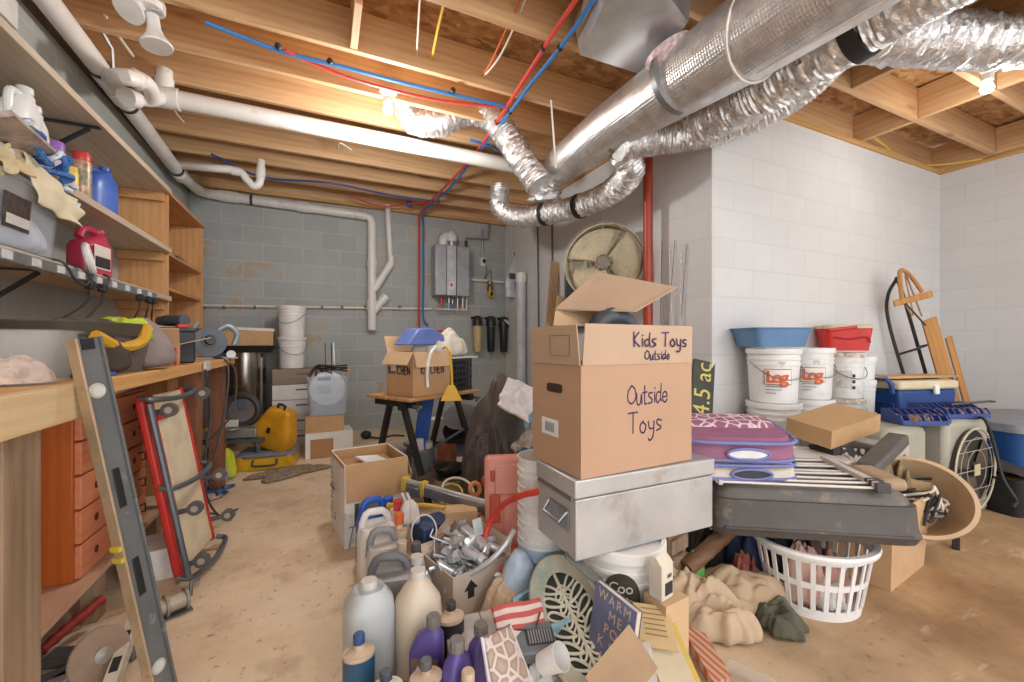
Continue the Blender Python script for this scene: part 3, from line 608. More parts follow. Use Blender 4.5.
# ================= generators used all over the room
def cbox(name, label, cat, loc, rz, w, d, h, m, mi=None, flaps=(), th=.006, group=None, rot=None, taper=1.0, lidded=False):
    """carton: open shell with flaps (side, angle from upright, length)"""
    t = thing(name, label, cat, loc, rot if rot is not None else rz, group)
    mb = MB(); x, y = w/2, d/2; k = taper
    if lidded: mb.box((0, 0, h/2), (w, d, h), taper=k)
    else:
        o = [(-x*k, -y*k, 0), (x*k, -y*k, 0), (x*k, y*k, 0), (-x*k, y*k, 0), (-x, -y, h), (x, -y, h), (x, y, h), (-x, y, h)]
        i = [(a-math.copysign(th, a), b-math.copysign(th, b), c if c else th) for a, b, c in o]
        mb.add(o+i, [(0, 3, 2, 1), (0, 1, 5, 4), (1, 2, 6, 5), (2, 3, 7, 6), (3, 0, 4, 7), (8, 9, 10, 11), (8, 12, 13, 9), (9, 13, 14, 10), (10, 14, 15, 11), (11, 15, 12, 8), (4, 5, 13, 12), (5, 6, 14, 13), (6, 7, 15, 14), (7, 4, 12, 15)])
    mb.build('carton_body', m, t)
    for f in flaps:
        s, a, L = f[:3]; a = R(a); n = {'f': (0, -1, 0), 'b': (0, 1, 0), 'l': (-1, 0, 0), 'r': (1, 0, 0)}[s]; n = V(n); u = V((abs(n.y), abs(n.x), 0)); hw = (x if n.y else y)*.985
        c = V((n.x*x, n.y*y, h)); d_ = n*math.sin(a)+V((0, 0, math.cos(a))); nn = n*math.cos(a)-V((0, 0, math.sin(a)))
        ins = .02*hw
        vs = [c-u*hw, c+u*hw, c+u*(hw-ins)+d_*L, c-u*(hw-ins)+d_*L]; vs += [p+nn*.004 for p in vs]
        MB().add(vs, [(3, 2, 1, 0), (4, 5, 6, 7), (0, 1, 5, 4), (1, 2, 6, 5), (2, 3, 7, 6), (3, 0, 4, 7)]).build('flap', mi or m, t)
    return t
CARD = mat((196, 156, 112), .75, 0, .07, 6); CARDL = mat((208, 174, 134), .75, 0, .06, 6); CARDD = mat((176, 134, 90), .75, 0, .08, 6); CARDW = mat((232, 230, 224), .6, 0, .05, 6, dirt=.15)
WHP = mat((232, 230, 226), .35, 0, .05, 5, dirt=.12, dirtcol=(196, 186, 170)); INK = mat((52, 46, 56), .6); WHITEL = mat((238, 238, 236), .5); WIREM = mat((120, 122, 124), .4, .6)
def bucket(label, loc, rz=0, group=None, r=.15, h=.37, lid=True, m=None, handle=-.5, name='plastic_bucket', openin=False, hm=None):
    t = thing(name, label, 'bucket', loc, rz, group); m = m or WHP
    pr = [(0, 0), (r*.86, 0), (r*.87, .01), (r*.945, h*.70), (r*.98, h*.705), (r*.98, h*.735), (r*.95, h*.745), (r*.955, h*.80), (r*.99, h*.805), (r*.99, h*.835), (r*.96, h*.845), (r*.965, h*.965), (r*1.0, h*.97), (r*1.0, h)]
    if lid: pr += [(0, h)]
    else: pr += [(r*.95, h), (r*.93, h*.9), (r*.84, .012), (0, .012)]
    MB().lathe(pr, 36).build('bucket_body', m, t)
    if lid: MB().lathe([(r*1.0, h-.028), (r*1.035, h-.028), (r*1.035, h+.004), (r*1.0, h+.008), (r*.92, h+.008), (r*.9, h-.002), (0, h-.002)], 36, cap=False).build('lid', m, t)
    if handle is not None:
        z0 = h*.78; a = [i/20 for i in range(21)]
        pts = [V((r*1.03*math.cos(PI*q), -r*1.03*math.sin(PI*q)*.98-.006, z0-(.16*h+.09*h)*math.sin(PI*q)*1.35)) for q in a]
        MB().tube(pts, .0028, 6).build('bail_handle', hm or WIREM, t)
    return t
def jug(label, loc, rz, w, d, h, m, capm, cat='jug', name='plastic_jug', neck=.022, e=3.2, shoulder=.62, handle=True, off=0.0, capr=.026, loop=None, lab=None, rot=None, group=None):
    t = thing(name, label, cat, loc, rot if rot is not None else rz, group)
    x, y = w/2, d/2; s = shoulder
    MB().loft([(0, x*.9, y*.9, 0, 0, e), (.008, x, y, 0, 0, e), (h*s, x, y, 0, 0, e), (h*(s+.12), x*.93, y*.93, off*.15, 0, e*.9), (h*(s+.24), x*.6, y*.62, off*.6, 0, 2.4), (h*.90, neck*1.35, neck*1.35, off, 0, 2), (h*.93, neck, neck, off, 0, 2), (h*.97, neck, neck, off, 0, 2)], 32).build('jug_body', m, t)
    MB().lathe([(0, h*.94), (capr, h*.94), (capr*1.02, h*.97), (capr*.96, h+.004), (0, h+.004)], 22, c=(off, 0, 0)).build('cap', capm, t)
    if handle: MB().tube(spline([(off-neck*.6, 0, h*.88), (-x*.72, 0, h*.86), (-x*.92, 0, h*.70), (-x*.85, 0, h*.55)], 6), .014, 10).build('handle', m, t)
    if lab: MB().loft([(h*.1, x*1.012, y*1.012, 0, 0, e), (h*.52, x*1.012, y*1.012, 0, 0, e)], 32, cap=False).build('paper_label', lab, t)
    return t
def oilbottle(label, loc, rz, w, d, h, m, capm, labm, group=None, txt=None, name='oil_bottle', neckoff=0.0, tilt=None):
    t = thing(name, label, 'bottle', loc, tilt if tilt else rz, group); x, y = w/2, d/2; q = neckoff
    MB().loft([(0, x*.92, y*.9, 0, 0, 4), (.006, x, y, 0, 0, 4), (h*.58, x, y, 0, 0, 4), (h*.76, x*.8, y*.92, q*.5, 0, 3), (h*.84, x*.42, y*.6, q, 0, 2.4), (h*.86, .017, .017, q, 0, 2), (h*.9, .016, .016, q, 0, 2)], 28).build('bottle_body', m, t)
    mb = MB(); n = 22
    mb.ring_tube([[V((q+(r+(.0012 if j % 2 else 0))*math.cos(2*PI*j/n), (r+(.0012 if j % 2 else 0))*math.sin(2*PI*j/n), z)) for j in range(n)] for r, z in ((.021, h*.87), (.0215, h*.97), (.019, h), (.002, h))]); mb.build('cap', capm, t)
    if labm: MB().box((0, -y-.0006, h*.34), (w*.78, .0016, h*.42)).build('paper_label', labm, t)
    if txt: text(txt, w*.3, WHITEL, t, face((0, -y-.002, h*.42), (1, 0, 0), (0, 0, 1)))
    return t
def can(label, loc, r, h, m, capm, cat='can', name='spray_can', band=None, group=None, rot=0):
    t = thing(name, label, cat, loc, rot, group)
    MB().lathe([(0, 0), (r*.95, 0), (r, .006), (r, h*.78), (r*.96, h*.80), (0, h*.80)], 22).build('can_body', m, t)
    MB().lathe([(r*.9, h*.78), (r*.93, h*.80), (r*.93, h*.97), (r*.8, h), (0, h)], 22).build('cap', capm, t)
    if band: MB().lathe([(r*1.01, h*.3), (r*1.01, h*.62)], 22, cap=False).build('paper_label', band, t)
    return t
def tubbin(name, label, cat, loc, rz, w, d, h, m, taper=.86, rim=.012, th=.004, e=7, lid=None, group=None, rot=None):
    t = thing(name, label, cat, loc, rot if rot is not None else rz, group); x, y = w/2, d/2; k = taper
    MB().loft([(0, x*k, y*k, 0, 0, e), (h*.95, x, y, 0, 0, e), (h*.95, x+rim, y+rim, 0, 0, e), (h, x+rim, y+rim, 0, 0, e), (h, x-th, y-th, 0, 0, e), (th, x*k-th, y*k-th, 0, 0, e)], 44).build('bin_body', m, t)
    if lid: MB().loft([(h*.94, x+rim*1.1, y+rim*1.1, 0, 0, e), (h+.012, x+rim*1.1, y+rim*1.1, 0, 0, e), (h+.02, x*.9, y*.9, 0, 0, e)], 44).build('lid', lid, t)
    return t
def cloth(name, label, cat, loc, rz, rx, ry, h, m, seed, fold=.4, freq=3.2, ragged=.25, power=.6, rot=None, group=None, n=84, mm=24):
    o = MB().heap(rx, ry, h, seed, fold, n, mm, freq, power, ragged).build(name, m, None, sharp=180, sub=1); o.location = loc
    o.rotation_euler = rot if rot is not None else (0, 0, rz); return tag(o, label, cat, group)
def drape(mb, nu, nv, pts, amp=.01, seed=0, fr=6):
    """bilinear patch over 4 corners (+ noise)"""
    a, b, c, d = [V(p) for p in pts]
    def f(u, v):
        p = a.lerp(b, u).lerp(d.lerp(c, u), v); q = V((u*fr+seed, v*fr, seed*1.3)); return p+V((noise.noise(q), noise.noise(q+V((9, 3, 1))), noise.noise(q+V((4, 7, 5)))))*amp
    return mb.grid(nu, nv, f)
# ================= shelves and bench along the block wall
SHW = wood((206, 190, 170), (172, 152, 128), 'Y'); BENCHW = wood((224, 176, 112), (196, 140, 78), 'Y'); PINE = wood((226, 200, 158), (204, 170, 122), 'Y', knots=.7); OLDW = wood((176, 150, 122), (120, 96, 74), 'Z', knots=.6); UNITW = wood((208, 160, 108), (180, 128, 78), 'Z', knots=.3); UNITY = wood((208, 160, 108), (180, 128, 78), 'Y', knots=.3); REDW = wood((150, 98, 66), (104, 62, 42), 'Z', knots=.3)
def shelfboard(z, lab, y0=.6, y1=3.785):
    return mt(MB().box((0, 0, 0), (.30, y1-y0, .036)), 'shelf_board', SHW, lab, 'shelf', (-1.146, (y0+y1)/2, z), bev=.003, group='plank shelves on the block wall')
shelfboard(2.20, 'highest plank shelf under the white wall drain'); shelfboard(1.77, 'middle plank shelf carrying the spray cans and blue jug'); shelfboard(1.42, 'lowest plank shelf carrying the clear bin and red jug')
for z in (2.15, 1.72, 1.37):
    mt(MB().box((0, 0, 0), (.26, .04, .062)), 'shelf_cleat', UNITY, 'short wood cleat on the shelf unit side under the %s plank shelf' % {2.15: 'highest', 1.72: 'middle', 1.37: 'lowest'}[z], 'cleat', (-1.165, 3.763, z), bev=.002)
mt(MB().box((0, 0, 0), (.30, 1.5, .1)), 'wood_beam', mat((206, 206, 200), .6, 0, .1), 'pale painted beam end lying on the highest shelf', 'beam', (-1.14, 1.34, 2.27), bev=.003)
t = thing('shelf_unit', 'brown open wooden shelf unit standing at the end of the plank shelves', 'shelf unit', (-1.158, 4.28, 0))
for y in (-.48, .48): MB().box((0, y, 1.09), (.278, .025, 2.18)).build('side_panel', UNITW, t, bev=.002)
MB().box((.0, 0, 2.195), (.30, 1.03, .026)).build('top_board', UNITY, t, bev=.002); MB().box((-.13, 0, 1.09), (.012, .94, 2.17)).build('back_panel', UNITW, t)
for z in (1.76, 1.5, 1.24, .98): MB().box((0, 0, z), (.262, .935, .022)).build('shelf', UNITY, t)
mt(MB().box((0, 0, 0), (.2, .5, .02)), 'wood_offcut', OLDW, 'dark offcut lying on the upper shelf of the brown shelf unit', 'board', (-1.13, 4.2, 1.785), rot=(0, .06, .1))
def bracket(y, z, lab):
    t = thing('shelf_bracket', lab, 'bracket', (-1.29, y, z))
    MB().box((.14, 0, -.005), (.28, .028, .005)).build('top_arm', BLACK, t); MB().box((.0, 0, -.14), (.005, .028, .28)).build('wall_arm', BLACK, t); MB().bar((.002, 0, -.22), (.24, 0, -.012), .022, .012).build('brace', BLACK, t)
bracket(2.34, 1.40, 'black steel shelf bracket under the lowest shelf above the clear bin on the bench'); bracket(2.75, 2.18, 'black steel shelf bracket under the highest shelf behind the spray cans')
t = thing('work_bench', 'long wooden workbench with post legs under the plank shelves', 'workbench', (0, 0, 0))
MB().box((-.97, 2.2, .967), (.64, 3.32, .036)).build('bench_top', BENCHW, t, bev=.002)
MB().box((-.625, 1.06, .94), (.04, 1.11, .094)).build('front_rail', PINE, t, bev=.003); MB().box((-.64, 2.74, .962), (.035, 2.24, .05)).build('edge_strip', BENCHW, t, bev=.003)
MB().box((-.67, 1.38, .45), (.05, .14, .90)).build('post_leg', OLDW, t, bev=.003)
MB().box((-.69, 2.95, .475), (.09, .11, .95)).build('post_leg', REDW, t, bev=.003); MB().box((-.72, 3.78, .475), (.09, .09, .95)).build('post_leg', REDW, t, bev=.003); MB().box((-1.22, 3.78, .475), (.09, .09, .95)).build('post_leg', REDW, t); MB().box((-1.22, 1.38, .475), (.09, .09, .95)).build('post_leg', REDW, t)
MB().box((-1.04, 2.2, .185), (.48, 1.45, .022)).build('low_shelf', wood((216, 178, 150), (186, 146, 112), 'Y'), t); 
for y in (1.6, 2.2, 2.85): MB().box((-.83, y, .085), (.05, .07, .17)).build('shelf_foot', OLDW, t)
# orange chest of drawers
OR1 = wood((196, 104, 34), (158, 70, 16), 'Z', .35, knots=.3); OR2 = wood((214, 138, 100), (192, 112, 76), 'Y', .45, knots=.3)
t = thing('drawer_chest', 'orange stained wooden chest of five drawers tucked under the workbench', 'chest of drawers', (-1.05, 2.43, .201))
MB().box((0, 0, .33), (.40, .66, .665)).build('carcass', OR1, t, bev=.004); MB().box((.01, 0, .664), (.43, .69, .014)).build('top_board', OR1, t, bev=.003)
for k in range(5):
    z = .066+.131*k; dr_ = MB().box((.208, 0, z), (.022, .63, .122)).build('drawer', OR2, t, bev=.003)
    for y in (-.2, .17):
        MB().cyl((.2195, y, z), (.2205, y, z), .016, n=14).build('finger_hole', mat((92, 40, 20), .8), dr_)
    MB().tube([(.22, .26, z-.02), (.235, .26, z-.02), (.235, .26, z+.02), (.222, .22, z+.022)], .004, 6).build('hook', DARK, dr_)
mt(MB().box((0, 0, 0), (.22, .4, .02)), 'magazine', mat((206, 206, 214), .4, 0, .15), 'grey magazine lying on top of the orange drawer chest', 'magazine', (-.95, 2.5, .88), rot=(0, 0, .1))
# creeper leaning on the bench leg, wheels outwards
pL, pR = onz(185, 576, .03), onz(214, 543, .03); tL = ony(141, 391, pL.y); tR = ony(178, 385, pR.y)
o0 = (pL+pR)/2; uy = ((tL+tR)/2-o0); ux = (pR-pL); Lc = uy.length
Mq = face(o0, ux, uy); t = thing('mechanic_creeper', 'red mechanic creeper with beige pads and casters leaning on the workbench leg', 'creeper', o0, Mq.to_euler())
CREP = mat((198, 52, 44), .45); BEI = mat((222, 206, 176), .6); STG = mat((112, 118, 124), .38, .6); RUB = mat((96, 92, 88), .6)
w2 = .19
MB().box((-w2+.03, Lc*.5, -.01), (.095, Lc*.96, .035)).build('side_rail', CREP, t, bev=.012); MB().box((w2-.02, Lc*.5, -.01), (.03, Lc*.96, .03)).build('side_rail', CREP, t, bev=.008)
MB().box((.02, Lc*.5, -.012), (.29, Lc*.94, .025)).build('pad', BEI, t, bev=.01); MB().box((-.075, Lc*.86, .004), (.10, .05, .012)).build('logo_patch', mat((200, 60, 52), .5), t)
MB().tube([(-w2-.02, 0, .035), (-w2-.02, Lc*.93, .03)], .013, 8).build('frame_tube', STG, t)
for f in (.02, .5, .97):
    MB().tube(spline([(-w2-.02, Lc*f, .0), (-w2, Lc*f-.02, .045), (0, Lc*f-.035, .06), (w2, Lc*f-.02, .045), (w2+.02, Lc*f, .0)], 5), .013, 8).build('cross_bar', STG, t)
for x, f in ((-w2+.02, .88), (w2+.01, .92), (-w2+.06, .33), (w2, .40), (-w2+.02, .06), (w2, .14)):
    c = V((x, Lc*f, .05)); wh = MB().cyl(c+V((0, 0, -.05)), c+V((0, 0, .0)), .012, n=8).build('caster_stem', STG, t)
    MB().tube([c+V((-.012, 0, .03)), c+V((.012, 0, .03))], .032, 20).build('caster_wheel', RUB, wh); MB().tube([c+V((-.0145, 0, .03)), c+V((.0145, 0, .03))], .015, 14).build('wheel_hub', mat((176, 170, 160), .5), wh)
# long spirit level leaning on the front rail
b0 = onz(166, 706, .0); tp_ = onx(84, 338, -.585)
d = (tp_-b0).normalized(); vw = V((-.322, .947, 0)); rt = V((.947, .322, 0)); wx = (rt*math.cos(R(38))+vw*math.sin(R(38))); wx = (wx-d*wx.dot(d)).normalized()
Mq = face(b0, wx, d); L = (tp_-b0).length
t = thing('spirit_level', 'long worn grey spirit level with tan edges leaning on the workbench rail', 'level', b0, Mq.to_euler())
TANM = mat((186, 162, 132), .45, .3, .15, dirt=.2); LEVG = mat((112, 114, 114), .5, .3, .12, 7, dirt=.12, dirtcol=(186, 186, 180))
for x in (-.03, .03): MB().box((x, L/2, 0), (.006, L, .034)).build('edge_flange', TANM if x < 0 else LEVG, t, bev=.001)
MB().box((0, L/2, 0), (.055, L*.998, .012)).build('web', LEVG, t)
for f in (.13, .88): 
    h_ = MB().torus((0, L*(1-f), .004), .017, .005, (0, 0, 1)).build('vial_ring', mat((190, 186, 176), .4), t)
    MB().cyl((0, L*(1-f), .003), (0, L*(1-f), .0075), .014, n=16).build('vial_window', mat((206, 206, 196), .3), h_)
for f in (.38, .62): MB().box((0, L*(1-f), .0065), (.02, .115, .004)).build('hand_slot', BLACK, t, bev=.008)
MB().box((0, L*.985, .005), (.03, .03, .01)).build('end_cap', BLACK, t)
for f in (.525, .555): MB().box((-.036, L*(1-f), .0), (.01, .014, .03)).build('yellow_mark', mat((206, 180, 60), .5), t)
# things stored under the bench, on the floor
t = thing('hand_tool', 'tool with a ribbed red grip lying under the workbench', 'tool', onz(72, 628, .06))
a, b = V((-.05, -.07, -.02)), V((.05, .10, .04)); q = [a.lerp(b, i/16) for i in range(17)]
MB().tube(q, [.016+.004*(i % 3 == 0) for i in range(17)], 10).build('red_grip', mat((150, 44, 38), .5), t); MB().tube([a, a*2.2], .009, 8).build('shaft', STG, t); MB().box(a*2.4, (.05, .03, .02)).build('jaw', STG, t, bev=.004)
t = thing('grinding_disc', 'round flat metal disc with a hub standing among tools under the bench', 'disc', onz(100, 656, .10), (1.25, 0, .9))
MB().lathe([(.012, -.005), (.082, -.005), (.084, .0), (.082, .005), (.012, .005)], 36).build('disc_plate', mat((176, 152, 132), .45, .5, .1), t); MB().lathe([(0, -.01), (.024, -.01), (.024, .02), (0, .024)], 16).build('hub', mat((196, 194, 188), .35, .8), t)
for i, (u, v, rr, lab, m) in enumerate(((70, 660, .4, 'flat dark steel bar lying under the bench beside the red grip', STG), (58, 672, .9, 'short pale metal bar under the bench by the post leg', mat((170, 166, 158), .4, .4)), (95, 640, -.3, 'bent grey bracket behind the metal disc', STG))):
    mt(MB().box((0, 0, .02), (.28, .06, .04)), 'metal_bar', m, lab, 'bar', onz(u, v+20, .0), rot=rr, bev=.006)
t = thing('spirit_level', 'short off-white spirit level with black windows lying beside the metal disc', 'level', (0, 0, 0))
a, b = onz(108, 694, .04), onz(139, 606, .10); d = b-a; dn = d.normalized()
MB().bar(a, b, .035, .055).build('level_body', mat((206, 198, 182), .5, 0, .08, dirt=.15), t, bev=.003)
for f in (.2, .5, .8): MB().bar(a+d*f-dn*.03+V((0, 0, .026)), a+d*f+dn*.03+V((0, 0, .026)), .022, .006).build('vial_window', BLACK, t)
t = thing('cable_winch', 'small dusty hand winch lying by the creeper casters', 'winch', onz(166, 606, .045), (0, 0, .5))
MB().cyl((-.06, 0, 0), (.06, 0, 0), .032, n=18).build('drum', mat((180, 170, 152), .5, .3), t)
for x in (-.065, .0, .065): MB().cyl((x-.005, 0, 0), (x+.005, 0, 0), .044, n=20).build('flange', mat((150, 142, 128), .5, .4), t)
MB().tube([(.08, 0, 0), (.09, .02, .05), (.12, .02, .05)], .008, 8).build('crank', STG, t); MB().box((0, 0, -.04), (.16, .07, .008)).build('base_plate', STG, t)
cbox('foam_box', 'white foam box on the floor behind the creeper', 'box', flat(155, 2.0), .15, .18, .22, .14, WHITEL, lidded=True)
# ---- on the bench
ZBT = .986
t = tubbin('storage_bin', 'small clear plastic bin of odds and ends at the end of the workbench', 'bin', (-.775, 1.63, ZBT), .2, .22, .24, .15, clear((228, 228, 226), .15), e=5)
mt(MB().heap(.08, .08, .065, 3, .5), 'spice_bag', mat((222, 196, 176), .6, 0, .3, 30), 'pinkish bag lying inside the small clear bin', 'bag', (-.775, 1.60, ZBT+.006))
mt(MB().box((0, 0, .05), (.03, .12, .1)), 'plastic_case', mat((72, 158, 142), .4), 'teal plastic case beside the small clear bin', 'case', (-.70, 1.80, ZBT), rot=.3, bev=.006)
mt(MB().cyl((-.08, 0, .008), (.08, 0, .008), .007, n=8), 'marker_pen', mat((50, 100, 170), .4), 'blue marker pen lying at the workbench edge', 'pen', (-.67, 1.80, ZBT), rot=1.35)
t = thing('tool_bag', 'dark open tool bag with yellow trim on the workbench', 'bag', (-.80, 2.05, ZBT), 1.35)
MB().loft([(0, .2, .11, 0, 0, 4), (.1, .22, .125, 0, 0, 4), (.19, .21, .13, 0, 0, 4), (.19, .20, .12, 0, 0, 4), (.03, .18, .1, 0, 0, 4)], 40).build('bag_body', mat((98, 88, 84), .8, 0, .2, bump=.5), t)
MB().loft([(.14, .224, .134, 0, 0, 4), (.185, .217, .136, 0, 0, 4)], 40, cap=False).build('trim_band', mat((70, 62, 46), .7), t); MB().tube(spline([(-.16, -.14, .14), (-.06, -.15, .10), (.06, -.15, .12), (.12, -.13, .18)], 6), .02, 8).build('strap', mat((208, 158, 40), .6), t); MB().heap(.16, .09, .06, 7, .6).build('tools_inside', mat((80, 74, 58), .7, 0, .5, 40), t, loc=(0, 0, .14))
cloth('work_cloth', 'dark crumpled work cloth slumped beside the tool bag', 'cloth', (-.735, 1.93, ZBT), .5, .10, .08, .15, mat((70, 60, 52), .85, 0, .2), 11)
cloth('work_cloth', 'mauve grey cloth bag sagging at the bench edge', 'cloth', (-.74, 2.25, ZBT), .9, .18, .12, .20, mat((142, 128, 126), .85, 0, .1), 12)
cloth('safety_vest', 'lime green cloth thrown over the tool bag', 'cloth', (-.725, 2.19, 1.10), 1.3, .13, .085, .095, mat((176, 198, 52), .8, 0, .15), 13, fold=.5)
t = thing('spring_clamp', 'small red framed clamp standing on the workbench before the brown carton', 'clamp', (-.67, 2.52, ZBT), .5)
mb = MB(); mb.tube([(-.02, 0, .005), (-.02, 0, .09), (.02, 0, .09), (.02, 0, .005)], .006, 6); mb.build('clamp_frame', mat((196, 58, 44), .45), t)
cbox('cardboard_box', 'open brown carton on the workbench between tool bag and black tool box', 'box', (-.80, 2.74, ZBT), .25, .22, .3, .11, CARD, CARDL, flaps=(('r', 75, .13), ('f', 40, .1), ('b', 10, .1)))
cbox('cardboard_box', 'closed brown carton against the shelf unit behind the black tool box', 'box', (-.98, 3.25, ZBT), .1, .2, .34, .14, CARD, lidded=True)
t = thing('tool_box', 'black plastic tool box with a red latch on the workbench', 'tool box', (-.79, 3.02, ZBT), .35)
MB().box((0, 0, .09), (.17, .30, .18)).build('case_body', mat((56, 60, 68), .5), t, bev=.01); MB().box((0, 0, .19), (.18, .31, .025)).build('lid', mat((66, 72, 82), .5), t, bev=.008)
for k in range(6): MB().box((.088, -.12+.048*k, .09), (.006, .02, .15)).build('rib', mat((70, 76, 86), .5), t)
MB().box((.03, -.1, .21), (.05, .12, .02)).build('latch', mat((206, 72, 50), .45), t, bev=.005)
mt(MB().tube([(0, -.09, 0), (0, .05, 0), (0, .06, 0), (0, .10, 0)], [.033, .033, .026, .026], 18), 'grease_tube', mat((84, 92, 100), .4), 'dark grey tube lying on top of the black tool box', 'tube', (-.79, 3.02, ZBT+.245), rot=.9)
t = thing('circular_saw', 'grey corded circular saw standing at the far end of the workbench', 'saw', (-.74, 3.62, ZBT), .35)
G1, G2 = mat((92, 98, 106), .45, .3), mat((150, 164, 174), .4, .4)
MB().cyl((0, -.04, .12), (0, -.01, .12), .105, n=36).build('blade_guard', G1, t); MB().cyl((0, -.055, .135), (0, .01, .135), .05, n=24).build('hub', G1, t); MB().cyl((0, -.10, .135), (0, -.05, .135), .03, .038, n=20).build('spindle_cap', mat((66, 70, 76), .5), t)
MB().box((.02, .03, .006), (.30, .16, .008)).build('base_shoe', G2, t); MB().cyl((.02, .0, .14), (.02, .16, .14), .05, n=20).build('motor', G2, t)
MB().tube(spline([(.04, .02, .19), (.12, .03, .24), (.18, .03, .18), (.16, .03, .10)], 6), .02, 10).build('handle', G2, t); MB().cyl((-.1, .0, .2), (-.06, 0, .26), .014, n=10).build('front_knob', G2, t); MB().cyl((.13, -.03, .03), (.13, -.0, .03), .03, n=14).build('depth_knob', mat((190, 192, 190), .4, .5), t)
t = thing('cable_bundle', 'black power cables drooping in loops from the workbench end', 'cord', (0, 0, 0))
for pts in (((-.72, 3.6, 1.0), (-.60, 3.45, .96), (-.58, 3.3, .7), (-.60, 3.1, .42), (-.62, 2.95, .25), (-.56, 3.0, .06), (-.5, 3.2, .02)), ((-.72, 3.66, 1.0), (-.58, 3.62, .9), (-.58, 3.5, .6), (-.66, 3.2, .45), (-.64, 2.98, .15), (-.58, 3.1, .03)), ((-.60, 2.86, .95), (-.585, 2.9, .7), (-.6, 2.85, .4), (-.56, 2.95, .2))):
    MB().tube(spline(pts, 7), .006, 6).build('cord_run', mat((58, 58, 62), .5), t)
mt(MB().box((0, 0, 0), (.012, .13, .055)), 'power_strip', mat((214, 206, 206), .5), 'small white plug strip tag hanging on the bench edge beside the leg', 'power strip', (-.612, 2.95, .965), bev=.004)
# ---- on the plank shelves
ZS3, ZS2 = 1.439, 1.789
t = tubbin('storage_bin', 'large clear storage bin on the lowest plank shelf', 'bin', (-1.125, 2.14, ZS3), 0, .30, .46, .25, clear((222, 228, 236), .2), taper=.9, e=6)
MB().box((.146, -.08, .12), (.003, .14, .12), rot=(0, .055, 0)).build('label_card', mat((72, 52, 46), .5, 0, .6, 40), t); MB().box((.149, -.08, .09), (.003, .12, .035), rot=(0, .055, 0)).build('label_card', mat((206, 200, 196), .5), t)
mt(MB().torus((0, 0, .05), .09, .045, (0, .3, 1), 24, 12), 'tape_roll', mat((150, 136, 170), .5), 'purple grey roll inside the large clear bin', 'roll', (-1.14, 2.03, ZS3+.09))
cloth('folded_cloth', 'pale bluish cloth bundled inside the large clear bin', 'cloth', (-1.12, 2.22, ZS3+.01), 0, .12, .15, .17, mat((206, 210, 222), .8), 21)
mb = MB(); drape(mb, 18, 18, [(-.985, 2.10, 1.80), (-.96, 2.42, 1.72), (-.95, 2.42, 1.60), (-.955, 2.12, 1.62)], .022, 3, 3)
o = mt(mb, 'rag', mat((218, 206, 176), .85, 0, .06, bump=.4), 'cream rag hanging over the rim of the large clear bin', 'rag', solid=.006, sub=1)
mb = MB(); drape(mb, 14, 12, [(-1.02, 2.0, 1.76), (-1.0, 2.12, 1.83), (-.965, 2.14, 1.72), (-.965, 1.98, 1.68)], .03, 5, 3)
mt(mb, 'rag', mat((206, 188, 148), .85, 0, .1), 'small tan rag beside the hanging cream rag', 'rag', solid=.006, sub=1)
cloth('mop_head', 'yellow mop cloth stuffed into the large clear bin', 'mop', (-1.1, 1.96, 1.66), 0, .12, .14, .11, mat((206, 184, 48), .85, 0, .4, 60), 23, fold=.7)
mt(MB().box((0, 0, 0), (.02, .30, .22)), 'magazine', mat((176, 160, 152), .4, 0, .4, 14), 'glossy magazine on edge above the yellow mop cloth', 'magazine', (-1.02, 2.02, 1.80), rot=(.0, 1.2, .1))
t = thing('rope_coil', 'bundle of blue and white braided rope at the middle shelf edge', 'rope', (-1.02, 2.22, 1.77))
rg = random.Random(5)
for k in range(7):
    q = [V((rg.uniform(-.06, .07), -.2+.06*i+rg.uniform(-.03, .03), .06+.05*math.sin(i*1.3+k)+rg.uniform(-.03, .03)-(.0 if i < 6 else .05*(i-5)))) for i in range(8)]
    MB().tube(spline(q, 6), .011, 7).build('rope_strand', mat((64, 116, 186), .7, 0, .45, 90) if k % 2 else mat((206, 214, 226), .7, 0, .4, 90), t)
WJ = mat((232, 232, 230), .35, 0, .04)
for i, (y, x, lab) in enumerate(((2.33, -1.10, 'white jug with a green label at the end of the middle shelf'), (2.45, -1.13, 'white plastic jug beside the green labelled jug on the middle shelf'), (2.54, -1.17, 'third white jug on the middle shelf, next to the purple capped can'))):
    jug(lab, (x, y, ZS2), 1.57,   .15, .095, .345-.02*i, WJ, WJ, lab=mat((72, 122, 110), .5) if i == 0 else None, off=.03)
can('spray can with a purple cap on the middle plank shelf', (-1.12, 2.62, ZS2), .035, .24, mat((204, 190, 206), .4), mat((142, 96, 176), .4))
can('yellow and green spray can behind the purple capped one', (-1.17, 2.74, ZS2), .032, .20, mat((94, 140, 66), .4), mat((226, 206, 60), .4), band=mat((214, 190, 40), .4))
can('tall aerosol can with a red cap on the middle plank shelf', (-1.06, 2.70, ZS2), .036, .235, mat((186, 156, 128), .35, .3, .3, 30), mat((196, 62, 58), .4), band=mat((150, 140, 120), .4, .2, .4, 40))
can('small yellow can in front of the purple capped can', (-1.05, 2.58, ZS2), .026, .12, mat((222, 196, 96), .4), mat((214, 178, 80), .4))
jug('blue plastic jug with a handle on the middle plank shelf', (-1.10, 2.98, ZS2), 1.2, .17, .10, .27, mat((52, 92, 176), .35), mat((50, 84, 160), .35), off=.03, lab=mat((70, 104, 190), .4))
t = jug('dark pink jug with a paper label on the lowest plank shelf', (-1.09, 2.86, ZS3), 1.45, .22, .12, .255, mat((188, 58, 86), .35), mat((180, 52, 78), .35), off=.07, shoulder=.56)
for ch in kids(t):
    if ch.name.startswith('handle'): ch.data = MB().tube(spline([(.06, 0, .235), (0, 0, .247), (-.06, 0, .235), (-.09, 0, .19)], 6), .018, 10).build('handle', ch.data.materials[0], None).data
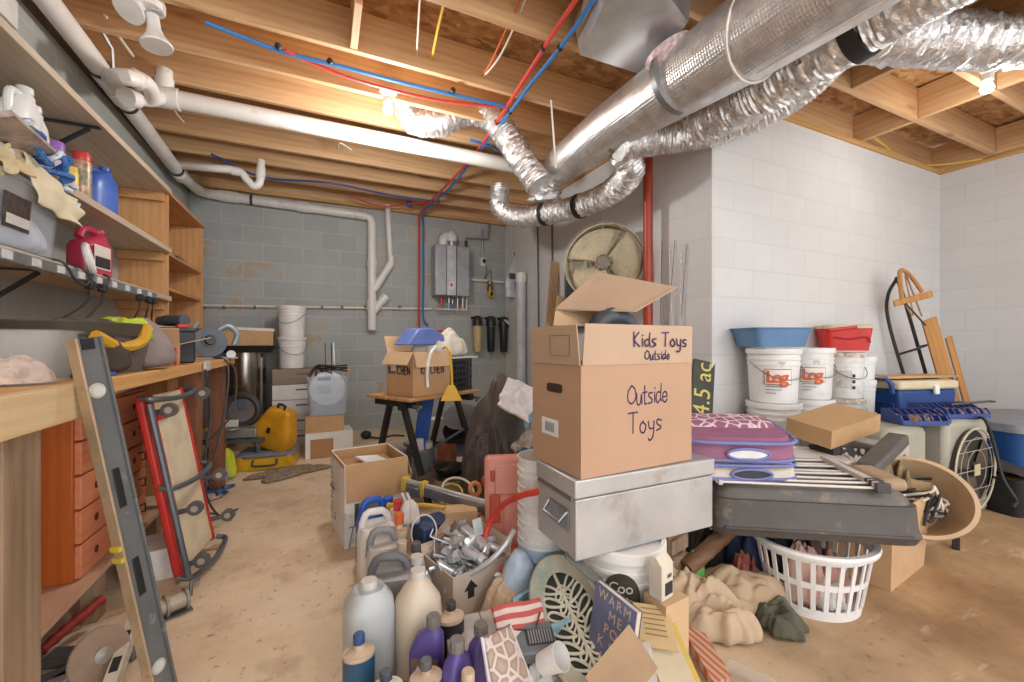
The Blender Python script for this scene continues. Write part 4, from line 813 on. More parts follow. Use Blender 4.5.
for o in [o for o in bpy.data.objects if o.name.startswith('handle') and o.parent is None]: bpy.data.objects.remove(o)
MB().box((-.02, -.0615, .10), (.13, .002, .12)).build('paper_label', mat((226, 216, 206), .5, 0, .1), t); MB().box((-.02, -.063, .075), (.12, .002, .055)).build('label_print', mat((60, 46, 50), .5, 0, .5, 60), t)
mt(MB().torus((0, 0, .0), .075, .014, (1, .3, .2), 28, 8, sc=(1, .8)), 'cord_coil', mat((226, 222, 218), .5), 'coil of white cord hanging beside the dark pink jug', 'cord', (-.98, 2.56, 1.49))
t = thing('power_strip', 'long grey power strip along the front edge of the lowest shelf', 'power strip', (-.985, 2.55, 1.40))
MB().box((0, 0, 0), (.03, 1.7, .045)).build('strip_body', GALV, t, bev=.004)
for k in range(10): MB().box((.016, -.72+.16*k, 0), (.004, .05, .03)).build('socket', mat((210, 208, 204), .5), t)
for k, y in enumerate((-.02, .1, .55, .68, .76)):
    c = MB().box((.02, y, -.035), (.03, .035, .04)).build('plug', BLACK, t, bev=.005)
    MB().tube(spline([(.02, y, -.05), (.02, y-.02, -.11), (-.03, y-.12+.05*k, -.2), (-.1, y-.16, -.26)], 6), .004, 6).build('plug_cord', BLACK, c)
t = thing('extension_cord', 'thin dark cords looped over the lowest shelf edge below the clear bin', 'cord', (0, 0, 0))
for y in (2.30, 2.46): MB().tube(spline([(-1.02, y, 1.445), (-.97, y+.03, 1.43), (-.955, y+.08, 1.37), (-.96, y+.18, 1.36), (-.965, y+.26, 1.42), (-1.0, y+.3, 1.445)], 6), .005, 6).build('cord_run', DARK, t)
# ================= far corner by the grey wall
HIVEW = wood((168, 146, 124), (132, 110, 90), 'X', knots=.4); HIVEP = mat((226, 225, 221), .5, 0, .05, 6, dirt=.1)
for k in range(6):
    z = .001+.165*k; top = k == 5
    if k == 0: continue
    t = thing('hive_box', ['', 'white hive box lowest in the stack by the steel drum', 'white hive box second from the floor in the stack', 'white hive box in the middle of the stack', 'white hive box just under the bare wood one', 'bare grey wood hive box topping the white hive stack'][k], 'hive box', (-.235, 5.18, z-.165+.001), .06, 'hive boxes')
    m = HIVEW if top else HIVEP; h = .160
    MB().box((0, 0, h/2), (.50, .40, h)).build('box_body', m, t, bev=.004); MB().box((0.03, -.2005, h*.66), (.12, .003, .016)).build('hand_hold', mat((110, 100, 92), .7), t)
    if k == 1:
        pass
bb = bucket('white bucket standing on the bare wood hive box', (-.30, 5.16, .827), .3, 'buckets on the hive stack', r=.14, h=.33)
dup(bb, 'white bucket stacked on top of the other bucket by the grey wall', (-.30, 5.16, 1.166), -.4, 'buckets on the hive stack')
t = thing('steel_drum', 'shiny stainless steel drum between the shelf unit and the hive boxes', 'drum', (-.745, 5.18, 0))
SST = mat((196, 190, 180), .22, 1.0, .15, 3)
MB().lathe([(0, 0), (.19, 0), (.195, .01), (.195, .985), (.2, .99), (.2, 1.0), (0, 1.0)], 40).build('drum_body', SST, t); MB().cyl((.17, -.15, .2), (.17, -.15, .95), .012, n=10).build('side_tube', GALV, t)
for z in (.3, .66): MB().lathe([(.194, z-.008), (.2, z), (.194, z+.008)], 40, cap=False).build('hoop', SST, t)
tubbin('plastic_tray', 'shallow black tray on top of the steel drum', 'tray', (-.70, 5.14, 1.001), .08, .50, .40, .07, BLACK, e=6)
cbox('cardboard_box', 'flattened brown carton resting in the black tray above the steel drum', 'box', (-.72, 5.15, 1.075), .08, .48, .36, .15, CARD, lidded=True)
mt(MB().box((0, 0, 0), (.46, .34, .03)), 'white_board', mat((222, 214, 200), .6), 'white edged board lying over the flattened carton', 'board', (-.70, 5.15, 1.243), rot=(0, .03, .1))
cbox('cardboard_box', 'white and brown carton on the floor under the clear reel bin', 'box', (.06, 4.52, 0), .05, .42, .3, .24, CARDW, lidded=True)
t = cbox('cardboard_box', 'plain brown carton between the white carton and the clear reel bin', 'box', (.02, 4.53, .242), .05, .34, .28, .15, CARD, CARD, lidded=True)
mt(MB().box((0, 0, 0), (.20, .005, .18)), 'cardboard_sheet', CARDD, 'brown cardboard patch standing against the white and brown carton', 'cardboard', (.0, 4.362, .092), rot=(-.02, 0, .05))
t = tubbin('storage_bin', 'tall clear bin holding a white reel by the grey wall', 'bin', (.05, 4.55, .395), .05, .38, .30, .38, clear((206, 222, 236), .30), taper=.88)
t = thing('cable_reel', 'white cable reel standing in the tall clear bin', 'reel', (.05, 4.54, .65))
MB().cyl((0, -.05, 0), (0, -.03, 0), .165, n=36).build('flange', mat((236, 236, 234), .4), t); MB().cyl((0, .05, 0), (0, .07, 0), .165, n=36).build('flange', WHITEL, t); MB().cyl((0, -.03, 0), (0, .05, 0), .10, n=24).build('core', WHITEL, t)
MB().box((-.03, -.053, .10), (.12, .004, .035)).build('blue_label', mat((66, 110, 178), .5), t); MB().box((-.03, -.053, -.01), (.12, .004, .09)).build('paper_label', mat((206, 208, 212), .5), t)
t = thing('cable_bundle', 'black cables heaped on the rim of the tall clear bin', 'cable', (.05, 4.50, .80)); rg = random.Random(2)
for k in range(5): MB().tube(spline([(-.2+.05*k+rg.uniform(-.04, .04), rg.uniform(-.1, .05), rg.uniform(-.04, .02)) if i == 0 else (-.18+.09*i, rg.uniform(-.1, .1), rg.uniform(.02, .08)) for i in range(5)], 6), .007, 6).build('cable_run', BLACK, t)
mt(MB().bar((0, 0, 0), (.06, .0, .09), .03, .02), 'hand_trowel', mat((206, 160, 60), .5), 'yellow handled tool sticking out of the tall clear bin', 'tool', (.20, 4.52, .76), bev=.005)
for k, x in enumerate((-.02, .03)): mt(MB().cyl((x, 0, 0), (x-.02+.01*k, 0, 1.1), .006, n=6), 'metal_rod', STG, ['thin grey rod standing behind the tall clear bin', 'second thin grey rod behind the tall clear bin, with the bent top'][k], 'rod', (.07, 4.8, .0))
mt(MB().bar((0, 0, 0), (-.05, .0, 1.1), .05, .01), 'metal_strip', GALV, 'flat pale metal strip standing behind the clear bin', 'strip', (.16, 4.79, .0))
t = thing('tool_case', 'yellow and grey flat tool organiser on the floor by the yellow case', 'tool case', (-.43, 4.31, 0), -.12)
YEL = mat((226, 176, 38), .4, 0, .1)
MB().box((0, 0, .055), (.44, .32, .11)).build('case_body', YEL, t, bev=.01); MB().box((0, 0, .125), (.46, .34, .03)).build('lid', mat((120, 128, 136), .45), t, bev=.01)
MB().tube(spline([(-.09, -.16, .09), (-.08, -.19, .05), (.08, -.19, .05), (.09, -.16, .09)], 5), .01, 8).build('handle', mat((70, 74, 78), .5), t)
for x in (-.19, .19): MB().box((x, -.165, .09), (.035, .02, .06)).build('latch', YEL, t, bev=.004)
t = thing('saw_case', 'tall rounded yellow plastic saw case standing on the flat tool organiser', 'case', (-.42, 4.36, .15), (.12, .3, -.5))
YD = mat((218, 158, 36), .4, 0, .12, dirt=.1)
MB().loft([(0, .16, .08, 0, 0, 5), (.03, .19, .10, 0, 0, 5), (.16, .19, .10, 0, 0, 5), (.25, .15, .085, .01, 0, 4), (.36, .12, .075, .03, 0, 4), (.40, .09, .06, .03, 0, 4)], 36).build('case_shell', YD, t, sub=1)
MB().tube(spline([(.0, -.03, .395), (.0, -.03, .43), (.06, -.03, .43), (.06, -.03, .395)], 5), .01, 8).build('handle', BLACK, t); MB().box((.0, -.1, .2), (.03, .012, .05)).build('latch', BLACK, t, bev=.003)
t = thing('miter_saw', 'grey sliding miter saw with a round black guard on a low stand', 'saw', (-.72, 4.40, .0), -.15)
for x in (-.22, .22):
    for y in (-.12, .12): MB().bar((x, y, .24), (x*1.15, y*1.3, .0), .03, .03).build('stand_leg', STG, t)
MB().box((0, 0, .25), (.56, .28, .03)).build('stand_top', STG, t); MB().box((0, 0, .31), (.44, .26, .08)).build('saw_base', mat((150, 152, 150), .4, .4), t, bev=.01); MB().cyl((0, -.04, .35), (0, -.04, .365), .13, n=28).build('turn_table', GALV, t)
MB().torus((.07, .0, .50), .13, .028, (0, 1, 0), 32, 10).build('blade_guard', mat((62, 62, 64), .45), t); MB().cyl((.07, -.006, .50), (.07, .006, .50), .13, n=36).build('saw_blade', mat((190, 190, 190), .3, .8), t)
MB().box((.07, .07, .55), (.10, .16, .12)).build('motor_housing', mat((92, 100, 108), .45), t, bev=.02); MB().tube(spline([(-.05, 0, .62), (-.12, 0, .68), (-.16, 0, .60), (-.1, 0, .53)], 5), .018, 8).build('handle', BLACK, t)
MB().cyl((-.12, .10, .35), (-.12, .10, .70), .018, n=10).build('slide_tube', STEEL, t); MB().cyl((-.12, -.1, .66), (-.12, .12, .66), .018, n=10).build('slide_tube', STEEL, t); MB().box((-.02, -.1, .40), (.18, .03, .06)).build('fence', mat((216, 214, 208), .4), t, bev=.004); MB().box((-.13, -.12, .36), (.05, .05, .03)).build('yellow_mark', YEL, t)
cloth('fabric_bag', 'lime green fabric bag on the floor before the miter saw stand', 'bag', flat(226, 3.35), 0, .07, .09, .24, mat((200, 206, 60), .8, 0, .1), 31)
cloth('fabric_bag', 'pale blue grey fabric bag slumped by the workbench end leg', 'bag', flat(212, 3.2), .5, .10, .11, .20, mat((168, 178, 192), .8, 0, .1), 32)
t = thing('cable_bundle', 'blue and black cables tangled on the floor below the pale blue grey bag', 'cable', flat(216, 3.05)); rg = random.Random(9)
for k in range(5): MB().tube(spline([(rg.uniform(-.12, .1), rg.uniform(-.1, .1), .01+.02*rg.random()) for i in range(5)], 6), .006, 6).build('cable_run', (BLACK, NAVY, mat((60, 130, 190), .5))[k % 3], t)
cloth('floor_mop', 'flat grey string mop head on the floor beside the tool organiser', 'mop', flat(289, 3.48), .3, .22, .13, .05, mat((142, 124, 104), .9, 0, .3, 60), 33, fold=.9, freq=8, ragged=.6)
cloth('magazine', 'crumpled magazine on the floor near the blue cables', 'magazine', flat(205, 2.9), .3, .10, .07, .035, mat((190, 160, 150), .5, 0, .5, 14), 34, fold=.4)
t = thing('extension_cord', 'black plug end and cord lying at the foot of the grey wall', 'cord', flat(366, 4.75))
MB().ell((0, 0, .05), (.06, .05, .05), 12, 8).build('plug', BLACK, t); MB().tube(spline([(.0, 0, .03), (.15, -.05, .01), (.3, .02, .01), (.42, -.06, .01)], 5), .012, 6).build('cord_run', DARK, t)
# ---- folding work bench with cartons
tw = R(30); t = thing('folding_work_bench', 'folding portable work bench with black steel legs and a wood top', 'workbench', (.725, 3.17, 0), tw)
FW = wood((206, 160, 106), (170, 122, 72), 'X', knots=.3); LEG = mat((58, 54, 52), .45, .3, .15)
for y in (-.125, .125): MB().box((0, y, .715), (.72, .22, .022)).build('top_board', FW, t, bev=.003)
for x in (-.27, .27):
    MB().box((x, 0, .675), (.05, .46, .05)).build('top_bracket', LEG, t, bev=.004)
    MB().bar((x, -.06, .67), (x+.02, -.30, 0), .04, .03).build('leg', LEG, t); MB().bar((x, .08, .67), (x-.01, .28, 0), .04, .03).build('leg', LEG, t)
    MB().bar((x, -.19, .33), (x, .2, .25), .02, .02).build('brace', LEG, t)
MB().box((0, -.245, .16), (.58, .02, .07)).build('step_board', mat((122, 104, 92), .5), t); MB().box((0, .24, .2), (.56, .02, .04)).build('cross_bar', LEG, t); MB().bar((.26, -.16, .42), (.0, .1, .2), .016, .016).build('brace', STG, t)
for x in (-.3, .3): MB().tube([(x, -.2, .67), (x, -.28, .67), (x-.04, -.28, .65)], .01, 6).build('crank', STG, t)
MB().box((-.33, -.12, .665), (.05, .03, .05)).build('clamp_foot', BLACK, t)
t = cbox('cardboard_box', 'open carton with scrawled words and torn white tape on the folding work bench', 'box', (.655, 3.085, .727), tw, .36, .28, .31, CARD, CARDL, flaps=(('l', 150, .10), ('f', 165, .11), ('b', 20, .12)))
scrawl('KITCHEN', .05, INK, t, face((.0, -.1442, .155), (1, 0, 0), (0, 0, 1)), pen=.007); scrawl('KITCHEN', .05, INK, t, face((-.1842, 0, .155), (0, -1, 0), (0, 0, 1)), pen=.007)
TPW = mat((232, 222, 210), .3, 0, .1)
MB().box((-.187, .06, .24), (.003, .05, .13)).build('tape', TPW, t); MB().box((-.10, -.153, .31), (.22, .004, .05)).build('tape', TPW, t) if False else None
MB().tube(spline([(-.06, -.153, .06), (-.075, -.165, .18), (-.05, -.17, .29), (.02, -.15, .345), (.06, -.08, .33)], 7), .012, 8).build('hose_end', WHITEL, None).name = 'white_hose'
o = bpy.data.objects['white_hose']; o.matrix_world = Matrix.Translation((.655, 3.085, .727)) @ Matrix.Rotation(tw, 4, 'Z'); tag(o, 'white hose hooked over the front of the scrawled carton', 'hose')
t = thing('milk_crate', 'black plastic milk crate with round holes beside the scrawled carton', 'crate', (.93, 3.26, .727), tw)
CR = mat((52, 52, 56), .5)
for sx, sy, w_, in ((0, -.13, .25), (0, .13, .25)):
    mb = MB(); 
    for z in (.012, .06, .105, .15, .195, .24): mb.box((0, sy, z), (w_, .012, .024 if z in (.012, .24) else .016))
    for i in range(8): mb.box((-.12+.0343*i, sy, .126), (.014, .012, .25))
    mb.build('side_panel', CR, t)
    mb = MB()
    for z in (.012, .06, .105, .15, .195, .24): mb.box((sy, 0, z), (.012, w_, .024 if z in (.012, .24) else .016))
    for i in range(8): mb.box((sy, -.12+.0343*i, .126), (.012, .014, .25))
    mb.build('side_panel', CR, t)
MB().box((0, 0, .008), (.25, .25, .012)).build('bottom', CR, t); MB().box((-.0, -.05, .12), (.2, .12, .2)).build('inner_shade', mat((40, 40, 42), .8), t) if False else None
mt(MB().box((0, 0, 0), (.34, .26, .012)), 'glass_shelf', mat((206, 214, 208), .3), 'thin pale sheet laid over the black milk crate', 'sheet', (.96, 3.27, .986), rot=(0, 0, tw))
cloth('cloth_bundle', 'cream patterned cloth bundled on the black milk crate', 'cloth', (.87, 3.24, .99), .52, .25, .16, .19, mat((216, 206, 190), .85, 0, .12, 14), 41, fold=.6)
mb = MB(); mb.prism([(-.19, 0), (.2, 0), (.17, .08), (.05, .13), (-.08, .12)], .16, (0, 0, -.08))
o = mt(mb, 'plastic_cover', mat((108, 130, 196), .4), 'blue plastic lid lying across the scrawled carton', 'cover', (.67, 3.12, 1.085), rot=(PI/2, 0, tw), bev=.012)
t = thing('hand_brush', 'yellow strap with a flared brush end hanging off the folding work bench', 'brush', pix(450, 352, 2.74))
MB().tube(spline([(.0, 0, .0), (.01, 0, -.12), (.012, -.01, -.24)], 5), .008, 6).build('strap', YEL, t); 
mb = MB().at(Matrix.Rotation(R(-20), 4, 'Z')); mb.add([V((-.012, -.012, -.22)), V((.03, -.012, -.22)), V((.03, .012, -.22)), V((-.012, .012, -.22)), V((-.06, -.02, -.32)), V((.08, -.02, -.32)), V((.08, .02, -.32)), V((-.06, .02, -.32))], [(0, 1, 2, 3), (7, 6, 5, 4), (0, 4, 5, 1), (1, 5, 6, 2), (2, 6, 7, 3), (3, 7, 4, 0)]); mb.build('brush_head', YEL, t)
MB().tube(spline([(.0, 0, .0), (.0, .1, .03), (.02, .25, .02)], 5), .008, 6).build('strap_end', YEL, t)
# ---- under and behind the folding bench
mt(MB().bar(flat(417, 3.35)+V((0, 0, .1)), pix(429, 386, 3.3), .11, .02, (.4, 1, 0)), 'blue_board', mat((52, 100, 190), .45), 'bright blue board leaning under the folding work bench', 'board', bev=.003)
def paint(u, t_, r, h, m, lab, top=None, z=0):
    t = thing('paint_can', lab, 'paint can', flat(u, t_, z))
    MB().lathe([(0, 0), (r, 0), (r, h*.96), (r*1.03, h*.97), (r*1.03, h), (r*.93, h), (r*.9, h-.006), (0, h-.006)], 28).build('can_body', m, t)
    MB().lathe([(0, h-.005), (r*.86, h-.005), (r*.86, h+.003), (0, h+.003)], 24).build('lid', top or GALV, t)
    MB().tube([V((r*1.02*math.cos(PI*q/12), -r*1.02*math.sin(PI*q/12), h*.75-.3*h*math.sin(PI*q/12))) for q in range(13)], .002, 5).build('wire_handle', WIREM, t); return t
PUR = mat((176, 120, 180), .4)
paint(396, 3.60, .09, .19, mat((190, 192, 196), .4, .5), 'silver paint can with a purple band under the folding bench', z=.0); MB().lathe([(.0915, .03), (.0915, .12)], 28, cap=False).build('purple_band', PUR, bpy.data.objects['paint_can'])
paint(423, 3.30, .09, .25, mat((128, 140, 146), .4), 'tall grey paint can with a ragged brown top under the folding bench', mat((190, 160, 130), .6))
paint(413, 3.75, .085, .2, mat((92, 98, 104), .4), 'dark grey paint can behind the silver one')
paint(436, 3.75, .08, .42, mat((222, 222, 220), .4), 'white tall container behind the blue board', WHITEL)
paint(440, 3.25, .07, .16, PUR, 'purple paint can next to the tall grey one')
can('small white tub standing on the tall grey paint can', flat(420, 3.28, .255), .032, .09, WHITEL, WHITEL, 'tub', 'plastic_tub'); can('second small white tub on the tall grey paint can, lower and wider', flat(429, 3.33, .255), .03, .06, WHITEL, mat((190, 190, 190), .4), 'tub', 'plastic_tub')
cbox('cardboard_box', 'small red and brown carton under the folding bench shelf bar', 'box', flat(447, 3.4), .4, .10, .12, .28, mat((190, 120, 84), .6, 0, .3), lidded=True)
t = thing('cooking_pot', 'beige pot with a black bowl nested on top under the folding bench', 'pot', flat(450, 2.95))
MB().lathe([(0, 0), (.11, 0), (.12, .01), (.12, .14), (.125, .145), (.125, .15), (.115, .15), (.11, .02), (0, .02)], 30).build('pot_body', mat((176, 152, 120), .5), t); MB().lathe([(0, .16), (.08, .17), (.115, .22), (.12, .225), (.11, .225), (.075, .18), (0, .17)], 30).build('black_bowl', BLACK, t)
for k in range(3):
    t = thing('stacked_bowl', ['lowest grey plastic bowl tilted in the dark stack behind the folding bench', 'second grey plastic bowl tilted in the dark stack', 'topmost grey plastic bowl tilted in the dark stack'][k], 'bowl', pix(462, 447-13*k, 3.55), (.5, -.35, 0), 'tilted bowls')
    MB().lathe([(0, 0), (.08, .0), (.15, .05), (.155, .06), (.145, .06), (.075, .012), (0, .012)], 28).build('bowl_shell', (mat((150, 152, 156), .35), BLACK, mat((170, 172, 176), .35))[k], t)
cloth('tarpaulin', 'dark grey tarpaulin heaped high between the folding bench and the toy box', 'tarp', flat(512, 3.05), .4, .44, .34, .74, mat((86, 78, 74), .6, 0, .15), 51, fold=.55, freq=3.2)
cloth('tarpaulin', 'second dark tarpaulin fold sliding down towards the salmon tool case', 'tarp', flat(487, 2.75), .9, .2, .18, .48, mat((80, 72, 68), .6, 0, .15), 52, fold=.6)
mb = MB(); drape(mb, 26, 22, [pix(496, 405, 2.5), pix(508, 378, 2.65), pix(538, 389, 2.7), pix(528, 425, 2.45)], .022, 4, 4)
mt(mb, 'plastic_bag', mat((222, 216, 216), .35, 0, .12, 14), 'white plastic bag with pink edge lying on the dark tarpaulin', 'bag', solid=.02, sub=1)
mb = MB(); drape(mb, 14, 12, [pix(520, 400, 2.75), pix(538, 402, 2.75), pix(540, 428, 2.6), pix(526, 430, 2.6)], .02, 6, 4)
mt(mb, 'plastic_bag', mat((128, 166, 186), .35, 0, .15, 14), 'blue green plastic bag between the white bag and toy box', 'bag', solid=.02, sub=1)
mb = MB(); drape(mb, 20, 12, [pix(511, 448, 2.45), pix(533, 422, 2.5), pix(540, 436, 2.45), pix(522, 458, 2.4)], .018, 8, 5)
mt(mb, 'striped_towel', mat((186, 178, 166), .85, 0, .35, 30), 'grey striped towel on the dark heap by the toy box', 'towel', solid=.02, sub=1)
cloth('blue_fleece', 'dark blue fleece bundled under the grey striped towel', 'cloth', flat(523, 2.35, .32), .3, .10, .1, .16, mat((54, 76, 122), .9), 53)
cloth('blue_fleece', 'blue cloth tucked under the tarpaulin by the folding bench leg', 'cloth', flat(480, 2.78), .1, .12, .1, .40, mat((72, 114, 164), .8), 54)
# ================= the pile in the middle of the floor
# aluminium chest on a bucket, toy box on the chest
ALU = mat((196, 195, 194), .42, .45, .10, 4, bump=.15, bscale=8, dirt=.25, dirtcol=(168, 160, 150))
t = thing('metal_chest', 'dented aluminium chest lying on a white bucket under the toy box', 'chest', (1.069, 1.275, .385), 0)
CW, CD = .632, .26
MB().box((0, 0, .10), (CW, CD, .20)).build('chest_body', ALU, t, bev=.004); MB().box((0, 0, .235), (CW+.012, CD+.012, .062)).build('lid', ALU, t, bev=.006)
MB().box((-CW/2-.006, -.0, .20), (.006, CD*.9, .012)).build('side_seam', STEEL, t)
h_ = MB().box((-CW/2-.006, -.03, .12), (.006, .13, .07)).build('handle_plate', GALV, t); MB().tube([(-CW/2-.008, -.09, .15), (-CW/2-.035, -.085, .12), (-CW/2-.035, .02, .12), (-CW/2-.008, .03, .15)], .006, 6).build('handle', STEEL, h_)
for x in (-.2, .2): MB().box((x, -CD/2-.004, .19), (.004, .006, .0)).build('latch', STEEL, t) if False else None
BOXC = mat((186, 150, 122), .75, 0, .04, 3); BOXI = mat((190, 162, 136), .75, 0, .05, 4)
a = pix(581, 479, 1.352); b = onz(688, 458, .662); ang = math.atan2(b.y-a.y, b.x-a.x); bw, bd, bh = .520, .315, .372
ct = a+V((math.cos(ang), math.sin(ang), 0))*bw/2+V((-math.sin(ang), math.cos(ang), 0))*bd/2; ct.z = .654
t = cbox('cardboard_box', 'big brown carton marked Outside Toys on top of the aluminium chest', 'box', ct, ang, bw, bd, bh, BOXC, BOXI, flaps=(('f', 3, .138), ('l', 5, .135)))
MKR = mat((66, 40, 92), .6)
fr = lambda x, z, y=-bd/2-.0008: face((x, y, z), (1, 0, 0), (0, 0, 1))
scrawl('Outside', .066, MKR, t, fr(.035, .232), pen=.0058, sx=.78, jit=.05, gap=.06); scrawl('Toys', .072, MKR, t, fr(.025, .130), pen=.0058, sx=.86, jit=.05)
scrawl('Kids Toys', .05, MKR, t, fr(.09, bh+.062, -bd/2-.0115), pen=.0052, jit=.05, sx=.98); scrawl('Outside', .032, MKR, t, fr(.075, bh+.016, -bd/2-.0075), pen=.0042, jit=.05, sx=.9)
for o_ in (o for o in bpy.data.objects if o.parent == t and o.name.startswith('handwriting')): pass
fl = face((-bw/2-.001, 0, 0), (0, -1, 0), (0, 0, 1))
mb = MB().at(Matrix.Translation((-bw/2-.0006, .0, .285)) @ Matrix.Rotation(PI/2, 4, 'Z') @ Matrix.Rotation(PI/2, 4, 'X'))
mb.loft([(-.001, .05, .016, 0, 0, 5), (.001, .05, .016, 0, 0, 5)], 24); mb.build('hand_hole', mat((60, 44, 34), .9), t)
MB().box((-bw/2-.001, .03, .14), (.001, .11, .06)).build('shipping_label', WHITEL, t); mb = MB()
for k in range(12): mb.box((-bw/2-.0018, .06-.0052*k, .14), (.0008, .0016+.0014*(k*7 % 3)/2, .034))
mb.build('label_bars', mat((120, 122, 130), .6), t)
mb = MB(); 
for p0, p1 in (((-.07, .03), (.05, .03)), ((.05, .03), (.05, .1)), ((.05, .1), (-.07, .1)), ((-.07, .1), (-.07, .03))): mb.bar((-bw/2-.013, p0[0]-.04, bh+p0[1]), (-bw/2-.013, p1[0]-.04, bh+p1[1]), .0015, .0015)
mb.build('printed_frame', mat((110, 84, 64), .7), t)
# back flap folded up over the wheel, resting high (kept in the carton's own frame)
Mi = (Matrix.Translation(ct) @ Matrix.Rotation(ang, 4, 'Z')).inverted()
def quad(ps, m, name, parent, th=.005):
    ps = [V(p) for p in ps]; n = (ps[1]-ps[0]).cross(ps[2]-ps[0]).normalized()*th; k = len(ps)
    return MB().add(ps+[p+n for p in ps], [tuple(reversed(range(k))), tuple(range(k, 2*k))]+[(i, (i+1) % k, k+(i+1) % k, k+i) for i in range(k)]).build(name, m, parent)
c1, c2, c3, c4 = Mi @ pix(555, 310, 1.60), Mi @ pix(636, 312, 1.52), Mi @ pix(677, 288, 1.78), Mi @ pix(596, 273, 1.86)
quad([c1, c2, c3, c4], BOXI, 'top_flap', t)
quad([Mi @ pix(553, 326, 1.60), Mi @ pix(600, 327, 1.64), Mi @ pix(598, 309, 1.68), c1-V((0, 0, .006))], CARDL, 'inner_flap', t)
t = thing('toy_wheel', 'black and grey plastic wheel standing in the open toy carton', 'wheel', Mi.inverted() @ V((-.01, -.02, .455)), (PI/2+.12, 0, ang))
MB().torus((0, 0, 0), .092, .036, (0, 0, 1), 40, 12).build('tyre', mat((70, 76, 84), .5, 0, .2), t); MB().cyl((0, 0, -.03), (0, 0, .03), .08, n=30).build('hub', mat((52, 56, 62), .5), t)
LBL = mat((70, 62, 54), .5, 0, .2, 40)
t = bucket('white bucket with a dark round label holding up the aluminium chest', (1.02, 1.24, 0), .2, r=.152, h=.376, handle=None, lid=True)
lc = -PI/2-.90; mb = MB(); cyl_ = lambda a, z, r=.1495: V((r*math.cos(a), r*math.sin(a), z))
mb.ring_tube([[cyl_(lc+.42*q*math.cos(2*PI*j/32), .238+.08*q*math.sin(2*PI*j/32), .1505+.0015*(1-q*.2)) for j in range(32)] for q in (1, .75, .5, .25, .02)]); mb.build('round_label', LBL, t)
for i_, ch in enumerate('Coo'):
    an = lc-.17+.17*i_; text(ch, .05, mat((206, 206, 190), .5), t, face((.1540*math.cos(an), .1540*math.sin(an), .268), (-math.sin(an), math.cos(an), 0), (0, 0, 1)), ext=.0008)
for i_ in range(5): an = lc-.2+.1*i_; MB().torus((.1540*math.cos(an), .1540*math.sin(an), .222+.008*(i_ % 2)), .008, .0022, (math.cos(an), math.sin(an), 0), 12, 5).build('label_ornament', mat((176, 184, 160), .5), t)
text('kies', .05, mat((196, 200, 180), .5), t, face((.153*math.cos(an), .153*math.sin(an), .155), (-math.sin(an), math.cos(an), 0), (0, 0, 1))) if False else None
t = thing('milk_carton', 'small white carton with a black printed panel by the label bucket', 'carton', flat(661, 1.36, .272), .2)
MB().box((0, 0, .055), (.062, .05, .11)).build('carton_body', mat((216, 208, 192), .5, 0, .05), t, bev=.003); MB().add([V((-.031, -.025, .11)), V((.031, -.025, .11)), V((.031, .025, .11)), V((-.031, .025, .11)), V((-.031, 0, .135)), V((.031, 0, .135))], [(0, 1, 5, 4), (2, 3, 4, 5), (0, 4, 3), (1, 2, 5)]).build('gable_top', mat((214, 204, 184), .5, 0, .12), t)
MB().box((.005, -.0258, .035), (.04, .001, .04)).build('print', mat((48, 46, 50), .5), t); MB().box((.008, -.0258, .075), (.022, .001, .012)).build('print', mat((110, 90, 80), .5), t)
cbox('cardboard_box', 'plain carton under the small white carton and the letters', 'box', flat(666, 1.37), .1, .11, .09, .27, CARDL, lidded=True)
# nested buckets beside the chest
for k in range(6):
    z = .0+.072*k
    bucket(['lowest bucket, pale blue, of the nested stack beside the chest', 'second bucket from the floor in the nested white stack', 'third bucket of the nested white stack beside the chest', 'fourth bucket of the nested white stack, beside the chest handle', 'fifth bucket of the nested white stack beside the chest', 'open topmost bucket of the nested white stack beside the chest'][k], V((.862, 1.56, z)), .8+.3*k, 'nested buckets beside the chest', r=.112, h=.26, lid=False, m=mat((186, 210, 226), .35) if k == 0 else WHP, handle=-.5 if k in (3, 5) else None, hm=WHITEL)
t = tubbin('plastic_tub', 'light blue plastic tub on the floor under the chest handle', 'tub', flat(549, 1.52), .3, .2, .2, .15, mat((158, 198, 214), .35), e=4)
mt(MB().tube(spline([pix(484, 541, 1.80), pix(490, 522, 1.82), pix(503, 505, 1.78), pix(520, 496, 1.66), pix(541, 491, 1.59)], 8), .013, 10), 'red_hose', mat((214, 66, 52), .4), 'red plastic hose arching from the fittings carton to the nested buckets', 'hose')
# salmon tool case
SAL = mat((230, 156, 138), .45, 0, .06); SALD = mat((204, 86, 48), .45)
t = thing('tool_case', 'salmon pink plastic tool case standing on end by the nested buckets', 'tool case', flat(512, 2.02), (-.16, 0, R(-18)))
MB().box((0, 0, .27), (.26, .12, .54)).build('case_shell', SAL, t, bev=.022); MB().box((.01, -.065, .43), (.19, .014, .14)).build('raised_panel', SAL, t, bev=.008); MB().box((.03, -.065, .2), (.15, .014, .24)).build('raised_panel', SAL, t, bev=.008)
MB().box((-.085, -.068, .30), (.05, .03, .13)).build('handle_recess', SALD, t, bev=.006); MB().box((-.095, -.07, .45), (.02, .02, .05)).build('latch', mat((190, 60, 44), .4), t, bev=.004)
for x in (-.07, .07): MB().box((x, -.068, .10), (.03, .02, .04)).build('hinge', SAL, t, bev=.004)
t = thing('tool_case', 'orange red tool tray lying at the foot of the salmon case', 'tool case', flat(512, 1.83), .4)
MB().box((0, 0, .08), (.20, .13, .16)).build('case_shell', mat((214, 104, 74), .45), t, bev=.012); MB().box((0, -.066, .09), (.10, .008, .06)).build('panel', mat((170, 60, 44), .45), t, bev=.003)
